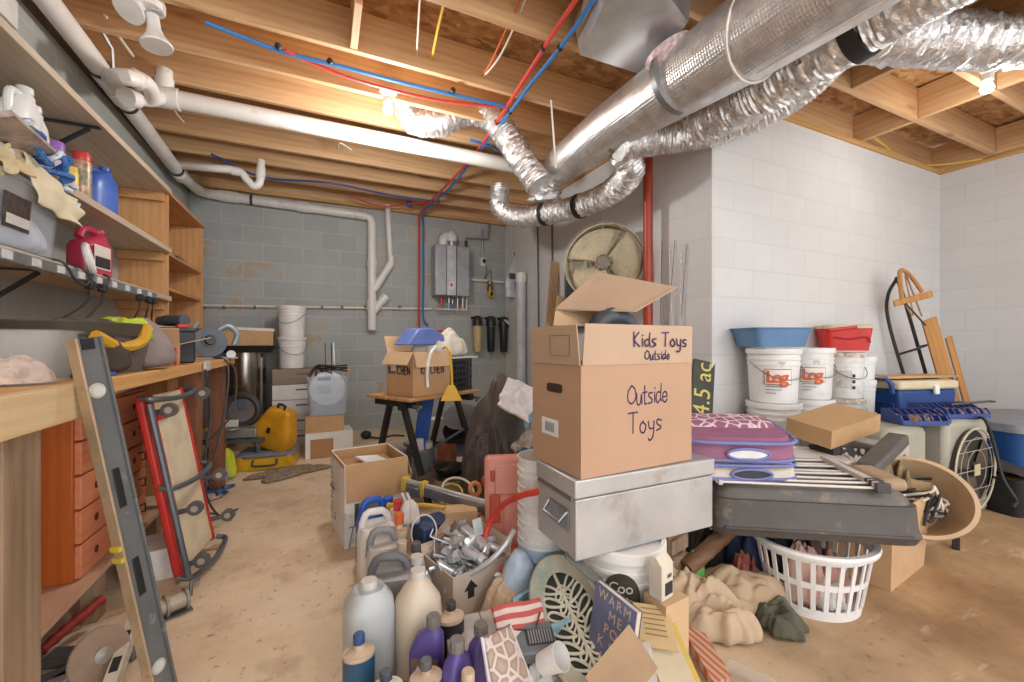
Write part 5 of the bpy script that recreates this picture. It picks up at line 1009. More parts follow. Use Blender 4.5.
mb = MB(); mb.loft([(0, .07, .05), (.1, .09, .06), (.22, .06, .05), (.27, .02, .02)], 20); mt(mb, 'bubble_wrap', mat((196, 214, 232), .3, 0, .12, 20, alpha=.9, bump=.9, bscale=30), 'pale blue bubble wrap stuffed between the fittings carton and nested buckets', 'wrap', flat(519, 1.66))
can('orange tub with a hollow top behind the salmon case', flat(503, 2.45), .065, .42, mat((224, 110, 40), .45), mat((210, 96, 34), .45), 'tub', 'plastic_tub')
t = thing('float_ball', 'red plastic float ball with a pale cap beside the salmon case', 'ball', pix(488, 481, 2.3)); MB().ell((0, 0, 0), .038, 16, 12).build('ball_shell', mat((206, 84, 70), .4), t); MB().cyl((0, -.03, .0), (0, -.044, .0), .016, n=14).build('end_cap', mat((206, 190, 180), .4), t)
mt(MB().torus((0, 0, 0), .032, .012, (.3, -1, .3), 20, 8), 'tape_roll', mat((222, 150, 90), .5), 'small orange tape roll next to the red float ball', 'roll', pix(475, 489, 2.25))
mt(MB().torus((0, 0, 0), .09, .007, (.1, -.6, 1), 30, 6), 'hose_coil', mat((214, 214, 200), .4), 'thin pale hose ring lying behind the metal clamp bar', 'hose', pix(458, 490, 2.35))
mt(MB().torus((0, 0, 0), .07, .006, (-.2, -.6, 1), 30, 6), 'hose_coil', YW, 'yellow wire ring lying behind the metal clamp bar', 'wire', pix(450, 494, 2.35))
# open white carton with the pot picture
ang = R(9); t = cbox('cardboard_box', 'tall white open carton printed with a steel pot and burner stand', 'box', (.25, 2.60, 0), ang, .345, .385, .445, CARDW, CARD, flaps=(('f', 176, .20), ('l', 168, .02), ('b', 150, .1), ('r', 165, .12)))
MB().box((0, 0, .40), (.325, .365, .001)).build('inner_liner', CARD, t) if False else None
for sx in (-1, 1): MB().box((sx*.166, 0, .225), (.002, .37, .43)).build('inner_side', CARD, t)
for sy in (-1, 1): MB().box((0, sy*.186, .225), (.33, .002, .43)).build('inner_side', CARD, t)
PR = mat((96, 98, 100), .6)
POT = mat((150, 150, 156), .3, .6, .25, 4)
MB().box((-.045, -.194, .17), (.155, .002, .12)).build('pot_picture', mat((150, 152, 156), .4, .3, .5, 9), t); MB().box((-.11, -.1945, .17), (.02, .002, .12)).build('pot_shade', mat((70, 70, 74), .5), t)
mb = MB()
for p, q in (((-.15, .11), (.05, .11)), ((-.13, .11), (-.15, .0)), ((-.06, .11), (-.1, -.03)), ((.04, .11), (.0, .02))): mb.bar((p[0], -.195, p[1]), (q[0], -.195, q[1]), .006, .002)
mb.build('stand_picture', BLACK, t)
rg = random.Random(4)
for k in range(11):
    L = rg.uniform(.04, .1); MB().box((-.1935, .05-rg.uniform(0, .04), .385-.028*k), (.0015, L, .010)).build('print_line', mat((170, 170, 168), .6), t)
MB().box((-.1935, .03, .275), (.0015, .12, .016)).build('print_line', mat((60, 60, 60), .6), t); MB().torus((-.1935, -.04, .13), .02, .002, (1, 0, 0), 20, 5).build('print_mark', mat((140, 140, 138), .6), t)
mt(MB().box((0, 0, 0), (.15, .11, .01)), 'paper_sheet', WHITEL, 'white paper lying in the tall white open carton', 'paper', (.27, 2.64, .40), rot=(.1, .15, .5))
mt(MB().box((0, 0, .19), (.28, .31, .38)), 'packing_block', CARDD, 'brown cardboard packing filling the tall white open carton', 'packing', (.25, 2.60, .008), rot=ang)
# jugs and bottles beside it
GREYJ = mat((140, 140, 140), .4, 0, .06); MILK = mat((206, 206, 202), .35, 0, .04, 4, alpha=.93); CREAMJ = mat((222, 206, 184), .35, 0, .05, 4, alpha=.93)
BLUJ = mat((40, 96, 190), .4); CAPW = mat((214, 208, 200), .45); CAPT = mat((206, 182, 156), .45)
jug('tall milky grey gallon jug with a pale cap at the front of the pile', flat(369, 1.375), .2, .158, .15, .312, mat((192, 196, 196), .35, 0, .05, 4, alpha=.95), CAPW, neck=.024, handle=False, e=2.8, shoulder=.70)
jug('cream coloured gallon jug with a cone shoulder beside the milky grey one', flat(418, 1.42), .2, .156, .148, .322, CREAMJ, CAPW, neck=.025, handle=False, e=2.6, shoulder=.60)
def handlejug(lab, u, t_, m, hm, w, d, h, rz, capm, capu=.7, lm=None):
    t = thing('plastic_jug', lab, 'jug', flat(u, t_), rz); x, y = w/2, d/2
    MB().loft([(0, x*.94, y*.94, 0, 0, 5), (.01, x, y, 0, 0, 5), (h*.62, x, y, 0, 0, 5), (h*.78, x*.9, y*.9, 0, 0, 4), (h*.80, x*.5, y*.6, x*.3, 0, 3)], 36).build('jug_body', m, t)
    MB().tube([(-x*.86, 0, h*.60), (-x*.80, 0, h*.84), (-x*.66, 0, h*.95), (-x*.5, 0, h*.98), (x*.10, 0, h*.97), (x*.28, 0, h*.92), (x*.52, 0, h*.74)], .0165, 12).build('handle', hm, t)
    MB().cyl((x*.72, 0, h*.76), (x*.72, 0, h*.86), .022, n=16).build('neck', m, t); MB().cyl((x*.72, 0, h*.86), (x*.72, 0, h*.95), .025, n=18).build('cap', capm, t)
    if lm: MB().box((0, -y-.001, h*.32), (w*.7, .002, h*.4)).build('paper_label', lm, t)
    return t
handlejug('big grey gas can shaped jug with a dark handle behind the two tall gallon jugs', 396, 1.60, GREYJ, mat((112, 112, 114), .45), .22, .16, .285, -.2, CAPW)
handlejug('off white jug with a grey handle behind the big grey jug', 387, 1.82, mat((196, 192, 186), .4), mat((140, 140, 142), .45), .17, .15, .29, -.1, CAPT)
handlejug('white jug with a white handle between the tall white carton and grey jugs', 380, 1.98, WHP, WHP, .20, .15, .31, .1, CAPT, lm=BLUJ)
t = handlejug('blue topped jug standing against the tall white open carton', 376, 2.10, BLUJ, BLUJ, .18, .12, .32, .3, BLUJ)
def smallbottle(lab, u, t_, r, h, m, capm, lm=None):
    t = thing('plastic_bottle', lab, 'bottle', flat(u, t_))
    MB().lathe([(0, 0), (r, .004), (r, h*.62), (r*.8, h*.74), (.017, h*.82), (.016, h*.88), (0, h*.88)], 24).build('bottle_body', m, t); MB().lathe([(0, h*.86), (.021, h*.86), (.021, h*.99), (.018, h), (0, h)], 18).build('cap', capm, t)
    if lm: MB().lathe([(r*1.012, h*.15), (r*1.012, h*.5)], 24, cap=False).build('paper_label', lm, t)
    return t
smallbottle('clear bottle with an orange cap among the jugs', 399, 1.86, .038, .34, mat((214, 190, 160), .3, 0, .1, alpha=.85), mat((222, 110, 50), .4))
smallbottle('bottle with a red cap next to the orange capped one', 398, 2.0, .036, .345, mat((206, 180, 170), .4), mat((198, 60, 60), .4))
smallbottle('bottle with a tan cap beside the grey jug handle', 402, 1.72, .04, .28, mat((206, 192, 170), .4), CAPT)
smallbottle('bottle with a dark grey cap beside the tan capped one', 416, 1.74, .04, .265, mat((206, 200, 196), .4), mat((96, 94, 94), .45))
smallbottle('short bottle with a white cap before the fittings carton', 421, 1.60, .036, .21, mat((196, 180, 156), .4), CAPW)
t = thing('storage_tub', 'blue open plastic caddy behind the jugs', 'tub', flat(432, 2.02), .3)
MB().box((0, 0, .12), (.17, .14, .24), taper=.85).build('tub_body', mat((58, 82, 122), .45, 0, .2), t, bev=.006); 
for k in range(3): MB().box((.0, -.071, .10+.05*k), (.12, .006, .02)).build('slot', mat((36, 50, 76), .5), t)
cloth('paint_roller_sleeve', 'white fluffy roller cover standing in the blue caddy', 'roller cover', flat(410, 1.97, .24), .0, .045, .04, .11, mat((216, 208, 198), .8, 0, .12), 61)
for k, (x0, x1) in enumerate(((402, 412), (407, 417))): mt(MB().bar(pix(x0, 493, 2.1), pix(x1, 520, 2.0), .012, .006), 'stir_stick', mat((206, 208, 210), .45), ['pale stir stick leaning on the blue caddy', 'second pale stir stick leaning on the blue caddy, nearer the clamp bar'][k], 'stick')
t = thing('pry_handle', 'yellow handled long tool lying across the blue caddy', 'tool', (0, 0, 0)); a, b, c = pix(388, 506, 2.08), pix(402, 506, 2.06), pix(445, 508, 2.02)
MB().tube([a, b], [.016, .016], 12).build('grip', YEL, t); MB().tube(spline([b, pix(425, 505, 2.04), c], 5), .010, 8).build('shaft', mat((206, 160, 50), .5), t)
mt(MB().torus((0, 0, 0), .055, .0035, (-.3, -1, .4), 30, 6, sc=(1, 1.3)), 'wire_loop', mat((216, 214, 206), .4), 'thin white wire loop standing up beside the fittings carton', 'wire', pix(424, 532, 1.85))
# metal clamp bar
t = thing('bar_clamp', 'long grey metal bar with yellow clips lying across the middle of the pile', 'clamp', (0, 0, 0)); a, b = pix(404, 485, 2.32), pix(504, 513, 2.02)
MB().bar(a, b, .035, .05).build('channel', mat((150, 150, 152), .35, .7, .15), t, bev=.004); MB().bar(a+V((0, 0, .03)), b+V((0, 0, .03)), .022, .02).build('top_rail', mat((206, 206, 206), .35, .4), t, bev=.004)
d = (b-a)
for f in (.02, .22): MB().bar(a+d*f-d.normalized()*.016+V((0, 0, .012)), a+d*f+d.normalized()*.016+V((0, 0, .012)), .045, .075).build('clip', mat((214, 186, 70), .45), t, bev=.004)
MB().bar(a+d*.08+V((-.02, -.02, -.01)), a+d*.2+V((-.02, -.02, -.01)), .02, .05).build('jaw', STG, t, bev=.004)
cbox('cardboard_box', 'small tan carton lying under the metal clamp bar', 'box', onz(461, 526, .19), -.25, .155, .10, .09, mat((214, 180, 138), .7), lidded=True)
cbox('cardboard_box', 'brown carton buried beneath the small tan carton', 'box', flat(460, 2.12), -.2, .26, .2, .185, CARDD, lidded=True)
for k, (p0, p1, lab) in enumerate(((pix(436, 540, 1.86), pix(452, 520, 1.95), 'brown wood wedge poking from the pile behind the fittings'), (pix(458, 532, 1.9), pix(486, 538, 1.9), 'dark rod lying behind the fittings carton'))):
    mt(MB().bar(p0, p1, .05 if k == 0 else .018, .02), 'wood_wedge' if k == 0 else 'metal_rod', OLDW if k == 0 else STG, lab, 'offcut' if k == 0 else 'rod', bev=.003)
# carton of galvanised fittings
FC = mat((206, 190, 174), .75, 0, .08); fcp = flat(466, 1.79); rz = .27
t = cbox('cardboard_box', 'open pale carton printed with black arrows and filled with metal fittings', 'box', fcp, rz, .285, .25, .19, FC, FC, flaps=(('r', 12, .06), ('b', 70, .05)))
def arrow(M, s_, parent): 
    mb = MB(); mb.prism([(-.014, 0), (-.014, .03), (-.03, .03), (0, .065), (.03, .03), (.014, .03), (.014, 0)], .0008); mb.v = [M @ (p*s_) for p in mb.v]; mb.build('printed_arrow', mat((46, 42, 40), .7), parent)
arrow(face((-.06, -.126, .085), (1, 0, 0), (0, 0, 1)), 1.1, t); arrow(face((.095, -.126, .10), (1, 0, 0), (0, 0, 1)), .9, t)
MB().box((.0, 0, .06), (.21, .19, .1)).build('inner_fill', mat((120, 112, 104), .8), t) if False else None
rg = random.Random(12); GAL = mat((214, 217, 220), .36, .55, .12, 14)
kinds = ['short threaded pipe', 'pipe elbow', 'flat strap', 'corner bracket', 'bent rod', 'curved pipe']
spots = ['at the carton corner', 'across the carton rim', 'deep in the carton', 'along the carton side', 'on top of the heap']
def fitting(k, p, r_):
    mb = MB()
    if k == 0: mb.cyl((-.08, 0, 0), (.08, 0, 0), .018, n=14); mb.cyl((-.09, 0, 0), (-.055, 0, 0), .023, n=10)
    elif k == 1: mb.tube(spline([(-.05, 0, 0), (0, 0, 0), (.012, .012, 0), (.012, .06, 0)], 5), .017, 12)
    elif k == 2: mb.box((0, 0, 0), (.17, .028, .004)); mb.box((.085, 0, .015), (.004, .028, .03))
    elif k == 3: mb.box((0, 0, 0), (.09, .04, .004)); mb.box((-.044, 0, .035), (.004, .04, .07))
    elif k == 4: mb.tube(spline([(-.08, 0, 0), (-.02, 0, .01), (.03, .03, .0), (.05, .08, .01), (.02, .11, 0)], 5), .007, 8)
    else: mb.tube(spline([(-.09, 0, 0), (-.03, .015, 0), (.04, .01, 0), (.09, -.02, 0)], 5), .012, 10)
    return mb
for i in range(42):
    k = i % 6; lay = i//6; p = fcp+Euler((0, 0, rz)).to_matrix() @ V((rg.uniform(-.09, .09), rg.uniform(-.075, .075), .10+.024*lay+rg.uniform(0, .02)))
    mt(fitting(k, p, 0), 'pipe_fitting', GAL, 'galvanised %s jumbled in the arrow printed carton' % kinds[k], 'fitting', p, (rg.uniform(-.7, .7), rg.uniform(-.6, .6), rg.uniform(0, 6)), group='galvanised %ss in the arrow printed carton' % kinds[k])
mt(MB().tube(spline([pix(470, 574, 1.66), pix(490, 561, 1.66), pix(505, 545, 1.68), pix(514, 530, 1.72)], 7), .011, 10), 'conduit_bend', GAL, 'long bent grey conduit reaching from the fittings carton to the red hose', 'conduit')
mt(MB().bar(pix(463, 528, 1.86), pix(484, 546, 1.76), .045, .03), 'metal_channel', GAL, 'wide folded metal channel sticking up at the back of the fittings carton', 'channel', bev=.004)
# front bottles
def additive(lab, u, t_, capm, lm, rim=CAPT, h=.215):
    t = thing('additive_bottle', lab, 'bottle', flat(u, t_)); r = .045
    MB().loft([(0, r, r*.8), (h*.74, r, r*.8), (h*.76, r*1.03, r*.83), (h*.78, r*1.0, r*.8), (h*.775, r*.9, r*.7), (h*.82, r*.34, r*.34), (h*.9, r*.30, r*.30)], 28).build('bottle_body', rim, t)
    MB().loft([(h*.08, r*1.015, r*.815), (h*.73, r*1.015, r*.815)], 28, cap=False).build('paper_label', lm, t); MB().lathe([(0, h*.89), (.017, h*.89), (.017, h*.985), (.015, h), (0, h)], 18).build('cap', capm, t); return t
t = additive('bottle with a blue cap and blue label at the front of the pile', 359, 1.235, mat((48, 76, 130), .4), mat((44, 84, 112), .4), h=.235); text('FUEL', .02, WHITEL, t, face((-.012, -.038, .09), (1, 0, -.0), (0, 0, 1))) if False else None
additive('bottle with a black cap and black label behind the purple ones', 451, 1.41, mat((66, 60, 58), .4), mat((44, 40, 42), .4, 0, .5, 60), h=.222)
additive('bottle with a grey cap and cream funnel top, lowest at the picture edge', 426, 1.17, mat((92, 90, 90), .4), mat((84, 78, 84), .4), h=.208)
additive('bottle with a dark navy cap between the blue capped bottle and cream jug', 386, 1.14, mat((62, 68, 84), .4), mat((120, 110, 100), .4), CAPW, h=.200)
PURB = mat((92, 78, 146), .38, 0, .06); CAPG = mat((120, 114, 110), .45); LABT = mat((146, 122, 108), .45, 0, .15)
oilbottle('purple oil bottle lettered AGL with a grey cap beside the black capped bottle', flat(427, 1.29), -.5, .105, .06, .255, PURB, CAPG, LABT, 'purple oil bottles', 'AGL', neckoff=.02)
oilbottle('purple oil bottle in front of the black capped bottle, next to the AGL one', flat(457, 1.20), .55, .10, .06, .245, PURB, CAPG, LABT, 'purple oil bottles', None, neckoff=.0)
oilbottle('purple oil bottle between the flat printed carton and the leopard print pouch', flat(481, 1.28), .35, .095, .055, .235, PURB, CAPG, None, 'purple oil bottles', None, neckoff=.0)
can('tan capped little bottle squeezed under the leopard print pouch', flat(468, 1.14), .02, .2, CREAMJ, CAPT, 'bottle', 'small_bottle')
# flat boxes, cloths, pouch
t = thing('flat_carton', 'flat grey printed carton with a green label lying among the bottles', 'carton', onz(484, 628, .12), -.15)
MB().box((0, 0, -.05), (.26, .18, .10)).build('carton_body', mat((196, 190, 184), .6), t, bev=.003); MB().box((.08, -.02, .0005), (.06, .07, .001)).build('green_label', mat((150, 200, 130), .5), t); MB().box((.0, .02, .0005), (.003, .14, .001)).build('print', BLACK, t)
STRP = None
def stripes(c1, c2, sc, axis=0):
    m, nt, b = newmat('striped'); tc = nt.nodes.new('ShaderNodeTexCoord'); w = nt.nodes.new('ShaderNodeTexWave'); w.bands_direction = 'XYZ'[axis]; setin(w, Scale=sc, Distortion=1.2, Detail=1.0, Detail_Scale=.6); nt.links.new(tc.outputs['Object'], w.inputs[0])
    r = ramp(nt, [(.44, lin(c1)), (.56, lin(c2))], w.outputs['Color']); nt.links.new(r.outputs[0], b.inputs['Base Color']); b.inputs['Roughness'].default_value = .7; return m
t = thing('striped_bag', 'folded red and white striped bag behind the leopard print pouch', 'bag', onz(520, 622, .16), (.75, 0, -.12))
mb = MB(); mb.grid(20, 14, lambda u, v: V(((u-.5)*.165*(1+.1*v), (v-.5)*.12, .008*math.sin(u*7)+.006*noise.noise(V((u*6, v*5, 1)))))); mb.build('bag_cloth', stripes((226, 206, 196), (196, 90, 86), 9.5, 1), t, solid=.03, sub=1)
MB().tube([(-.04, -.02, .02), (.04, -.035, .022), (.07, .01, .02)], .003, 6).build('cord', DARK, t)
cbox('cardboard_box', 'brown carton hidden beneath the striped bag', 'box', flat(514, 1.55), .2, .16, .13, .10, CARD, lidded=True)
cloth('brown_paper', 'crumpled tan packing paper between the fittings carton and striped bag', 'paper', flat(505, 1.62), .2, .10, .09, .16, mat((206, 180, 150), .8), 71, fold=.7)
t = thing('radio', 'dark grey plastic radio with a slotted grille behind the leopard print pouch', 'radio', onz(530, 643, .12), (.35, 0, -.25))
MB().box((0, 0, 0), (.16, .10, .05)).build('case_shell', mat((112, 116, 120), .45), t, bev=.006); MB().box((.03, .0, .026), (.09, .05, .004)).build('grille_plate', mat((60, 62, 66), .5), t)
for k in range(9): MB().box((-.005+.009*k, 0, .029), (.004, .044, .003)).build('grille_bar', mat((150, 152, 154), .45), t)
def leopard():
    m, nt, b = newmat('animal_print'); vec = coords(nt, rnd=False); vo = nt.nodes.new('ShaderNodeTexVoronoi'); vo.feature = 'DISTANCE_TO_EDGE'; setin(vo, Scale=26.0); nt.links.new(vec, vo.inputs['Vector'])
    r = ramp(nt, [(.05, lin((206, 192, 182))), (.13, lin((150, 124, 108))), (.3, lin((172, 150, 134)))], vo.outputs['Distance']); nt.links.new(r.outputs[0], b.inputs['Base Color']); b.inputs['Roughness'].default_value = .4; return m
t = thing('zip_pouch', 'leopard print clear edged pouch leaning among the purple oil bottles', 'pouch', pix(507, 672, 1.17), (.95, .1, .3))
mb = MB(); mb.grid(16, 16, lambda u, v: V(((u-.5)*(.15-.05*v), (v-.5)*.20, .012*math.sin(PI*u)*math.sin(PI*v)))); mb.build('pouch_front', leopard(), t, solid=.02, sub=1)
mb = MB(); mb.tube([(-.078, -.1, 0), (-.052, .1, 0), (.052, .1, 0), (.078, -.1, 0)], .006, 8, closed=True); mb.build('pouch_edge', mat((214, 210, 216), .3), t)
t = thing('paper_cup', 'white paper cup with a brown spot lying under the oval tray', 'cup', pix(552, 660, 1.28), (.9, .3, .4)); MB().lathe([(0, -.04), (.032, -.04), (.04, .04), (.038, .04), (.03, -.03), (0, -.03)], 24).build('cup_wall', WHITEL, t); MB().cyl((0, -.037, 0), (0, -.039, 0), .012, n=14).build('print', mat((130, 100, 90), .5), t)
mt(MB().heap(.05, .05, .06, 4, .8), 'paper_wad', mat((230, 228, 224), .7), 'white paper wad by the white cup under the oval tray', 'paper', flat(540, 1.36))
# oval tray with looped iron grate
cen = pix(574, 618, 1.42); ax = (pix(610, 690, 1.20)-pix(547, 553, 1.62)); A_ = ax.length/2; ax.normalize()
bx_ = V((.80, .2, .50)); bx_ = (bx_-ax*bx_.dot(ax)).normalized(); Mq = face(cen, ax, bx_)
t = thing('oval_tray', 'cream and teal oval cast iron tray with looped openwork leaning on the sign', 'tray', cen, Mq.to_euler())
B_ = .135; n = 64
def oval(k, z): return [V((A_*k*math.cos(2*PI*j/n), B_*(1-(1-k)*1.55)*math.sin(2*PI*j/n), z)) for j in range(n)]
def rimmat():
    return mat((206, 200, 178), .5, 0, .12, 5, dirt=.45, dirtcol=(150, 178, 170))
mb = MB(); mb.ring_tube([oval(1.0, .0), oval(1.02, .012), oval(.98, .02), oval(.84, .0), oval(.78, -.008), oval(.76, -.012), oval(.80, -.018), oval(.95, -.01)], cap=False, closed=True); mb.build('rim', rimmat(), t)
mb = MB(); mb.ring_tube([oval(.79, -.026), oval(.79, -.022)]); mb.build('dark_base', mat((66, 70, 66), .7), t)
CRM = mat((222, 219, 198), .5, 0, .08)
rg = random.Random(3)
def loop(c, ang_, L_, W_):
    ca, sa = math.cos(ang_), math.sin(ang_)
    return [V((c[0]+ca*(L_*math.cos(q))-sa*(W_*math.sin(q)*(1+.5*math.cos(q))), c[1]+sa*(L_*math.cos(q))+ca*(W_*math.sin(q)*(1+.5*math.cos(q))), -.012)) for q in [2*PI*j/26 for j in range(26)]]
for k, x0 in enumerate((-.62, -.42, -.2, .02, .24, .46)):
    yy = B_*.34*math.sqrt(1-(x0*.9)**2)*1.1
    for s_ in (-1, 1): MB().tube(loop((A_*x0+.018, s_*yy*.95), s_*2.25, .040, .013), .0048, 7, closed=True).build('scroll', CRM, t); MB().tube(loop((A_*x0+.04, s_*yy*.30), s_*.5, .028, .009), .004, 7, closed=True).build('scroll', CRM, t)
MB().tube([(-A_*.74, 0, -.012), (A_*.74, 0, -.012)], .006, 8).build('spine', CRM, t)
mt(MB().box((0, 0, 0), (.30, .05, .012)), 'slat', mat((112, 114, 104), .6), 'dark green slat leaning behind the oval tray on the label bucket', 'slat', pix(597, 580, 1.42), rot=(.3, .75, -.3), bev=.002)
# blue lettered sign
p0, p1, p2 = pix(597, 581, 1.38), pix(595, 662, 1.33), pix(637, 613, 1.22)
ux, uy = (p2-p0), (p0-p1); Wd = ux.length; ux.normalize(); uy = (uy-ux*uy.dot(ux)); Hd = uy.length; uy.normalize(); Mq = face(p0+ux*Wd/2-uy*Hd/2, ux, uy)
t = thing('book', 'blue purple covered book with cream lettering standing askew in the pile', 'book', Mq.translation, Mq.to_euler())
MB().box((0, 0, -.009), (Wd, Hd, .018)).build('page_block', mat((226, 210, 190), .7), t); MB().box((0, 0, .0012), (Wd+.004, Hd+.004, .0024)).build('cover', mat((118, 126, 164), .45, 0, .22, 9), t); MB().box((0, 0, -.0195), (Wd+.004, Hd+.004, .0024)).build('cover', mat((88, 98, 140), .45), t)
LC = mat((222, 206, 178), .5); hh = Hd/5.2
for i, w_ in enumerate(('WARM', 'ME', 'PO', 'K I', 'A')): text(w_, hh*.95, LC, t, Matrix.Translation(((-.0, .012, -.0, -.022, -.03)[i], Hd*.40-hh*i, .0028)), ext=.0002, spacing=1.25)
# cards, letters, envelope
ENV = mat((176, 146, 114), .75, 0, .08); PAP = mat((206, 178, 130), .7, 0, .06)
def sheetq(name, ps, m, lab, cat, th=.004, parts=None):
    ps = [V(p) for p in ps]; ps[3] = ps[0]+ps[2]-ps[1]; o = sum(ps, V())/4; t = thing(name, lab, cat, o); quad([p-o for p in ps], m, 'paper', t, th); return t, o, [p-o for p in ps]
t, o0, ps = sheetq('envelope', [pix(585, 677, 1.12), pix(629, 624, 1.19), pix(658, 668, 1.12), pix(618, 720, 1.04)], ENV, 'large brown padded envelope lying on the pile at the picture edge', 'envelope', .012)
t, o0, ps = sheetq('letter', [pix(633, 602, 1.36), pix(668, 607, 1.33), pix(679, 652, 1.22), pix(662, 655, 1.22)], PAP, 'tan handwritten sheet on top of the letter stack', 'paper', .003)
uu = (ps[1]-ps[0]).normalized(); vv = (ps[3]-ps[0]); nn = (ps[1]-ps[0]).cross(ps[3]-ps[0]).normalized(); nn = nn if nn.z > 0 else -nn
for k in range(6): f = .12+.12*k; a = ps[0].lerp(ps[3], f).lerp(ps[1].lerp(ps[2], f), .2); b = ps[0].lerp(ps[3], f).lerp(ps[1].lerp(ps[2], f), .8); MB().bar(a+nn*.0035, b+nn*.0035, .0025, .0008, nn).build('writing_line', mat((150, 116, 74), .7), t)
for k, (dx, lab, c) in enumerate(((0, 'pale envelope under the tan handwritten sheet', (206, 190, 160)), (7, 'yellow edged card folder second under the tan sheet', (206, 176, 84)), (-9, 'brown card lowest of the letter stack', (150, 116, 84)))):
    sheetq('card_folder' if k else 'envelope', [pix(634+dx, 612, 1.34)-V((0, 0, .01*k+.006)), pix(668+dx, 618, 1.32)-V((0, 0, .01*k+.006)), pix(700+dx, 690, 1.16)-V((0, 0, .01*k+.006)), pix(672+dx, 694, 1.14)-V((0, 0, .01*k+.006))], mat(c, .7, 0, .06), lab, 'paper', .004)
sheetq('clear_sleeve', [pix(628, 648, 1.22), pix(650, 640, 1.26), pix(660, 690, 1.14), pix(640, 700, 1.12)], clear((226, 222, 212), .5), 'clear plastic sleeve beside the brown padded envelope', 'sleeve', .004)
cbox('cardboard_box', 'carton propping the letters up from the floor', 'box', flat(652, 1.24), .15, .2, .18, .10, CARDD, lidded=True)
t, o0, ps = sheetq('striped_pillow', [onz(684, 630, .05), onz(700, 625, .05), onz(732, 676, .04), onz(694, 700, .04)], stripes((206, 176, 140), (196, 108, 88), 13, 0), 'pink and tan striped cushion lying flat on the floor beside the letters', 'cushion', .03)
mt(MB().box((0, 0, .02), (.1, .14, .04)), 'clear_case', clear((226, 216, 200), .4), 'low clear plastic case on the floor at the cushion end', 'case', flat(748, 1.32), rot=.4, bev=.004)
# clothes and odds under the grey trunk lid
BEIGE = mat((190, 166, 138), .85, 0, .06); 
cloth('trousers', 'beige trousers heaped on the floor before the chest', 'trousers', flat(692, 1.66), -.5, .155, .10, .17, BEIGE, 81, fold=.7, freq=3.4)
cloth('trousers', 'second fold of beige cloth lying towards the cushion', 'trousers', flat(722, 1.56), -.7, .13, .075, .115, BEIGE, 82, fold=.75, freq=3.4)
cloth('shirt', 'tan shirt spread between the beige trousers and the laundry basket', 'shirt', flat(742, 1.76), -.3, .19, .13, .13, mat((184, 160, 130), .85, 0, .06), 83, fold=.6)
cloth('jacket', 'dark olive jacket crumpled on the floor by the laundry basket', 'jacket', flat(781, 1.60), .2, .10, .085, .08, mat((86, 86, 70), .85, 0, .15), 84, fold=.9)
mt(MB().heap(.05, .04, .03, 9, .5), 'red_cloth', mat((206, 70, 44), .8), 'scrap of red cloth between the tan shirt and olive jacket', 'cloth', flat(762, 1.66))
mt(flex([flat(686, 1.78, .13), flat(712, 1.86, .19), flat(748, 1.96, .30)], .036, per=.05, amp=.05, n=14), 'wood_log', wood((150, 112, 78), (96, 66, 44), 'X', knots=.3), 'rough brown log lying across the clothes under the grey trunk lid', 'log')
cloth('jeans', 'dark blue jeans bundled beside the laundry basket', 'jeans', flat(752, 1.93), 0, .10, .10, .25, mat((50, 66, 98), .85, 0, .2), 85)
cloth('scarf', 'rust red scarf tangled between log and jeans', 'scarf', flat(743, 1.82), 0, .07, .06, .16, mat((130, 72, 58), .85, 0, .3), 86, fold=.9)
cloth('dark_clothing', 'dark clothes heap in the shade behind the log', 'clothes', flat(712, 2.05), 0, .17, .12, .26, mat((66, 62, 66), .9, 0, .3), 87, fold=.8)
rg = random.Random(8); t = thing('strap_tangle', 'tangle of pale blue straps behind the brown log', 'strap', flat(712, 1.93, .24))
for k in range(6): MB().tube(spline([(rg.uniform(-.09, .09), rg.uniform(-.04, .04), rg.uniform(0, .08)) for i in range(5)], 5), .006, 6).build('strap_run', mat((170, 200, 216), .6), t)
mt(MB().heap(.06, .05, .17, 5, .4), 'green_cloth', mat((110, 178, 84), .7), 'bright green cloth beside the slatted crate', 'cloth', flat(694, 1.82))
t = thing('slatted_crate', 'grey slatted wood crate end standing behind the label bucket', 'crate', flat(679, 1.80), .25)
for k in range(5): MB().box((0, 0, .06+.085*k), (.13, .014, .06)).build('slat', OLDW, t)
for x in (-.06, .06): MB().box((x, .02, .23), (.02, .025, .46)).build('upright', OLDW, t)
# ================= against the white wall and in the corner
LOGM = [mat((216, 96, 44), .5), mat((70, 40, 36), .5)]
def logpail(t, r, h, an):
    c, s_ = math.cos(an), math.sin(an); M = lambda z, da=0: face(((r+.002)*math.cos(an+da), (r+.002)*math.sin(an+da), z), (-math.sin(an+da), math.cos(an+da), 0), (0, 0, 1))
    def patch(da0, da1, z0, z1, m, nm, rr):
        mb = MB(); q = [an+da0+(da1-da0)*i/8 for i in range(9)]
        mb.add([V((rr*math.cos(a), rr*math.sin(a), z)) for z in (z0, z1) for a in q], [(i, i+1, 10+i, 9+i) for i in range(8)]); mb.build(nm, m, t)
    patch(-.47, .55, h*.35, h*.64, mat((150, 66, 40), .5), 'label_border', r*.972+.0005); patch(-.45, .53, h*.362, h*.628, mat((238, 232, 222), .5), 'paper_label', r*.972+.0012)
    for i, ch in enumerate('Log'): text(ch, .105, LOGM[0], t, M(h*.488, -.24+.25*i), ext=.0012, bold=.0025)
    for k in range(3): patch(-.40, .36-.2*k, h*(.31-.06*k), h*(.322-.06*k), mat((120, 116, 112), .5), 'print_line', r*.972+.0008)
    patch(.05, .3, h*.70, h*.78, mat((190, 186, 182), .5), 'print_mark', r*.972+.0008)
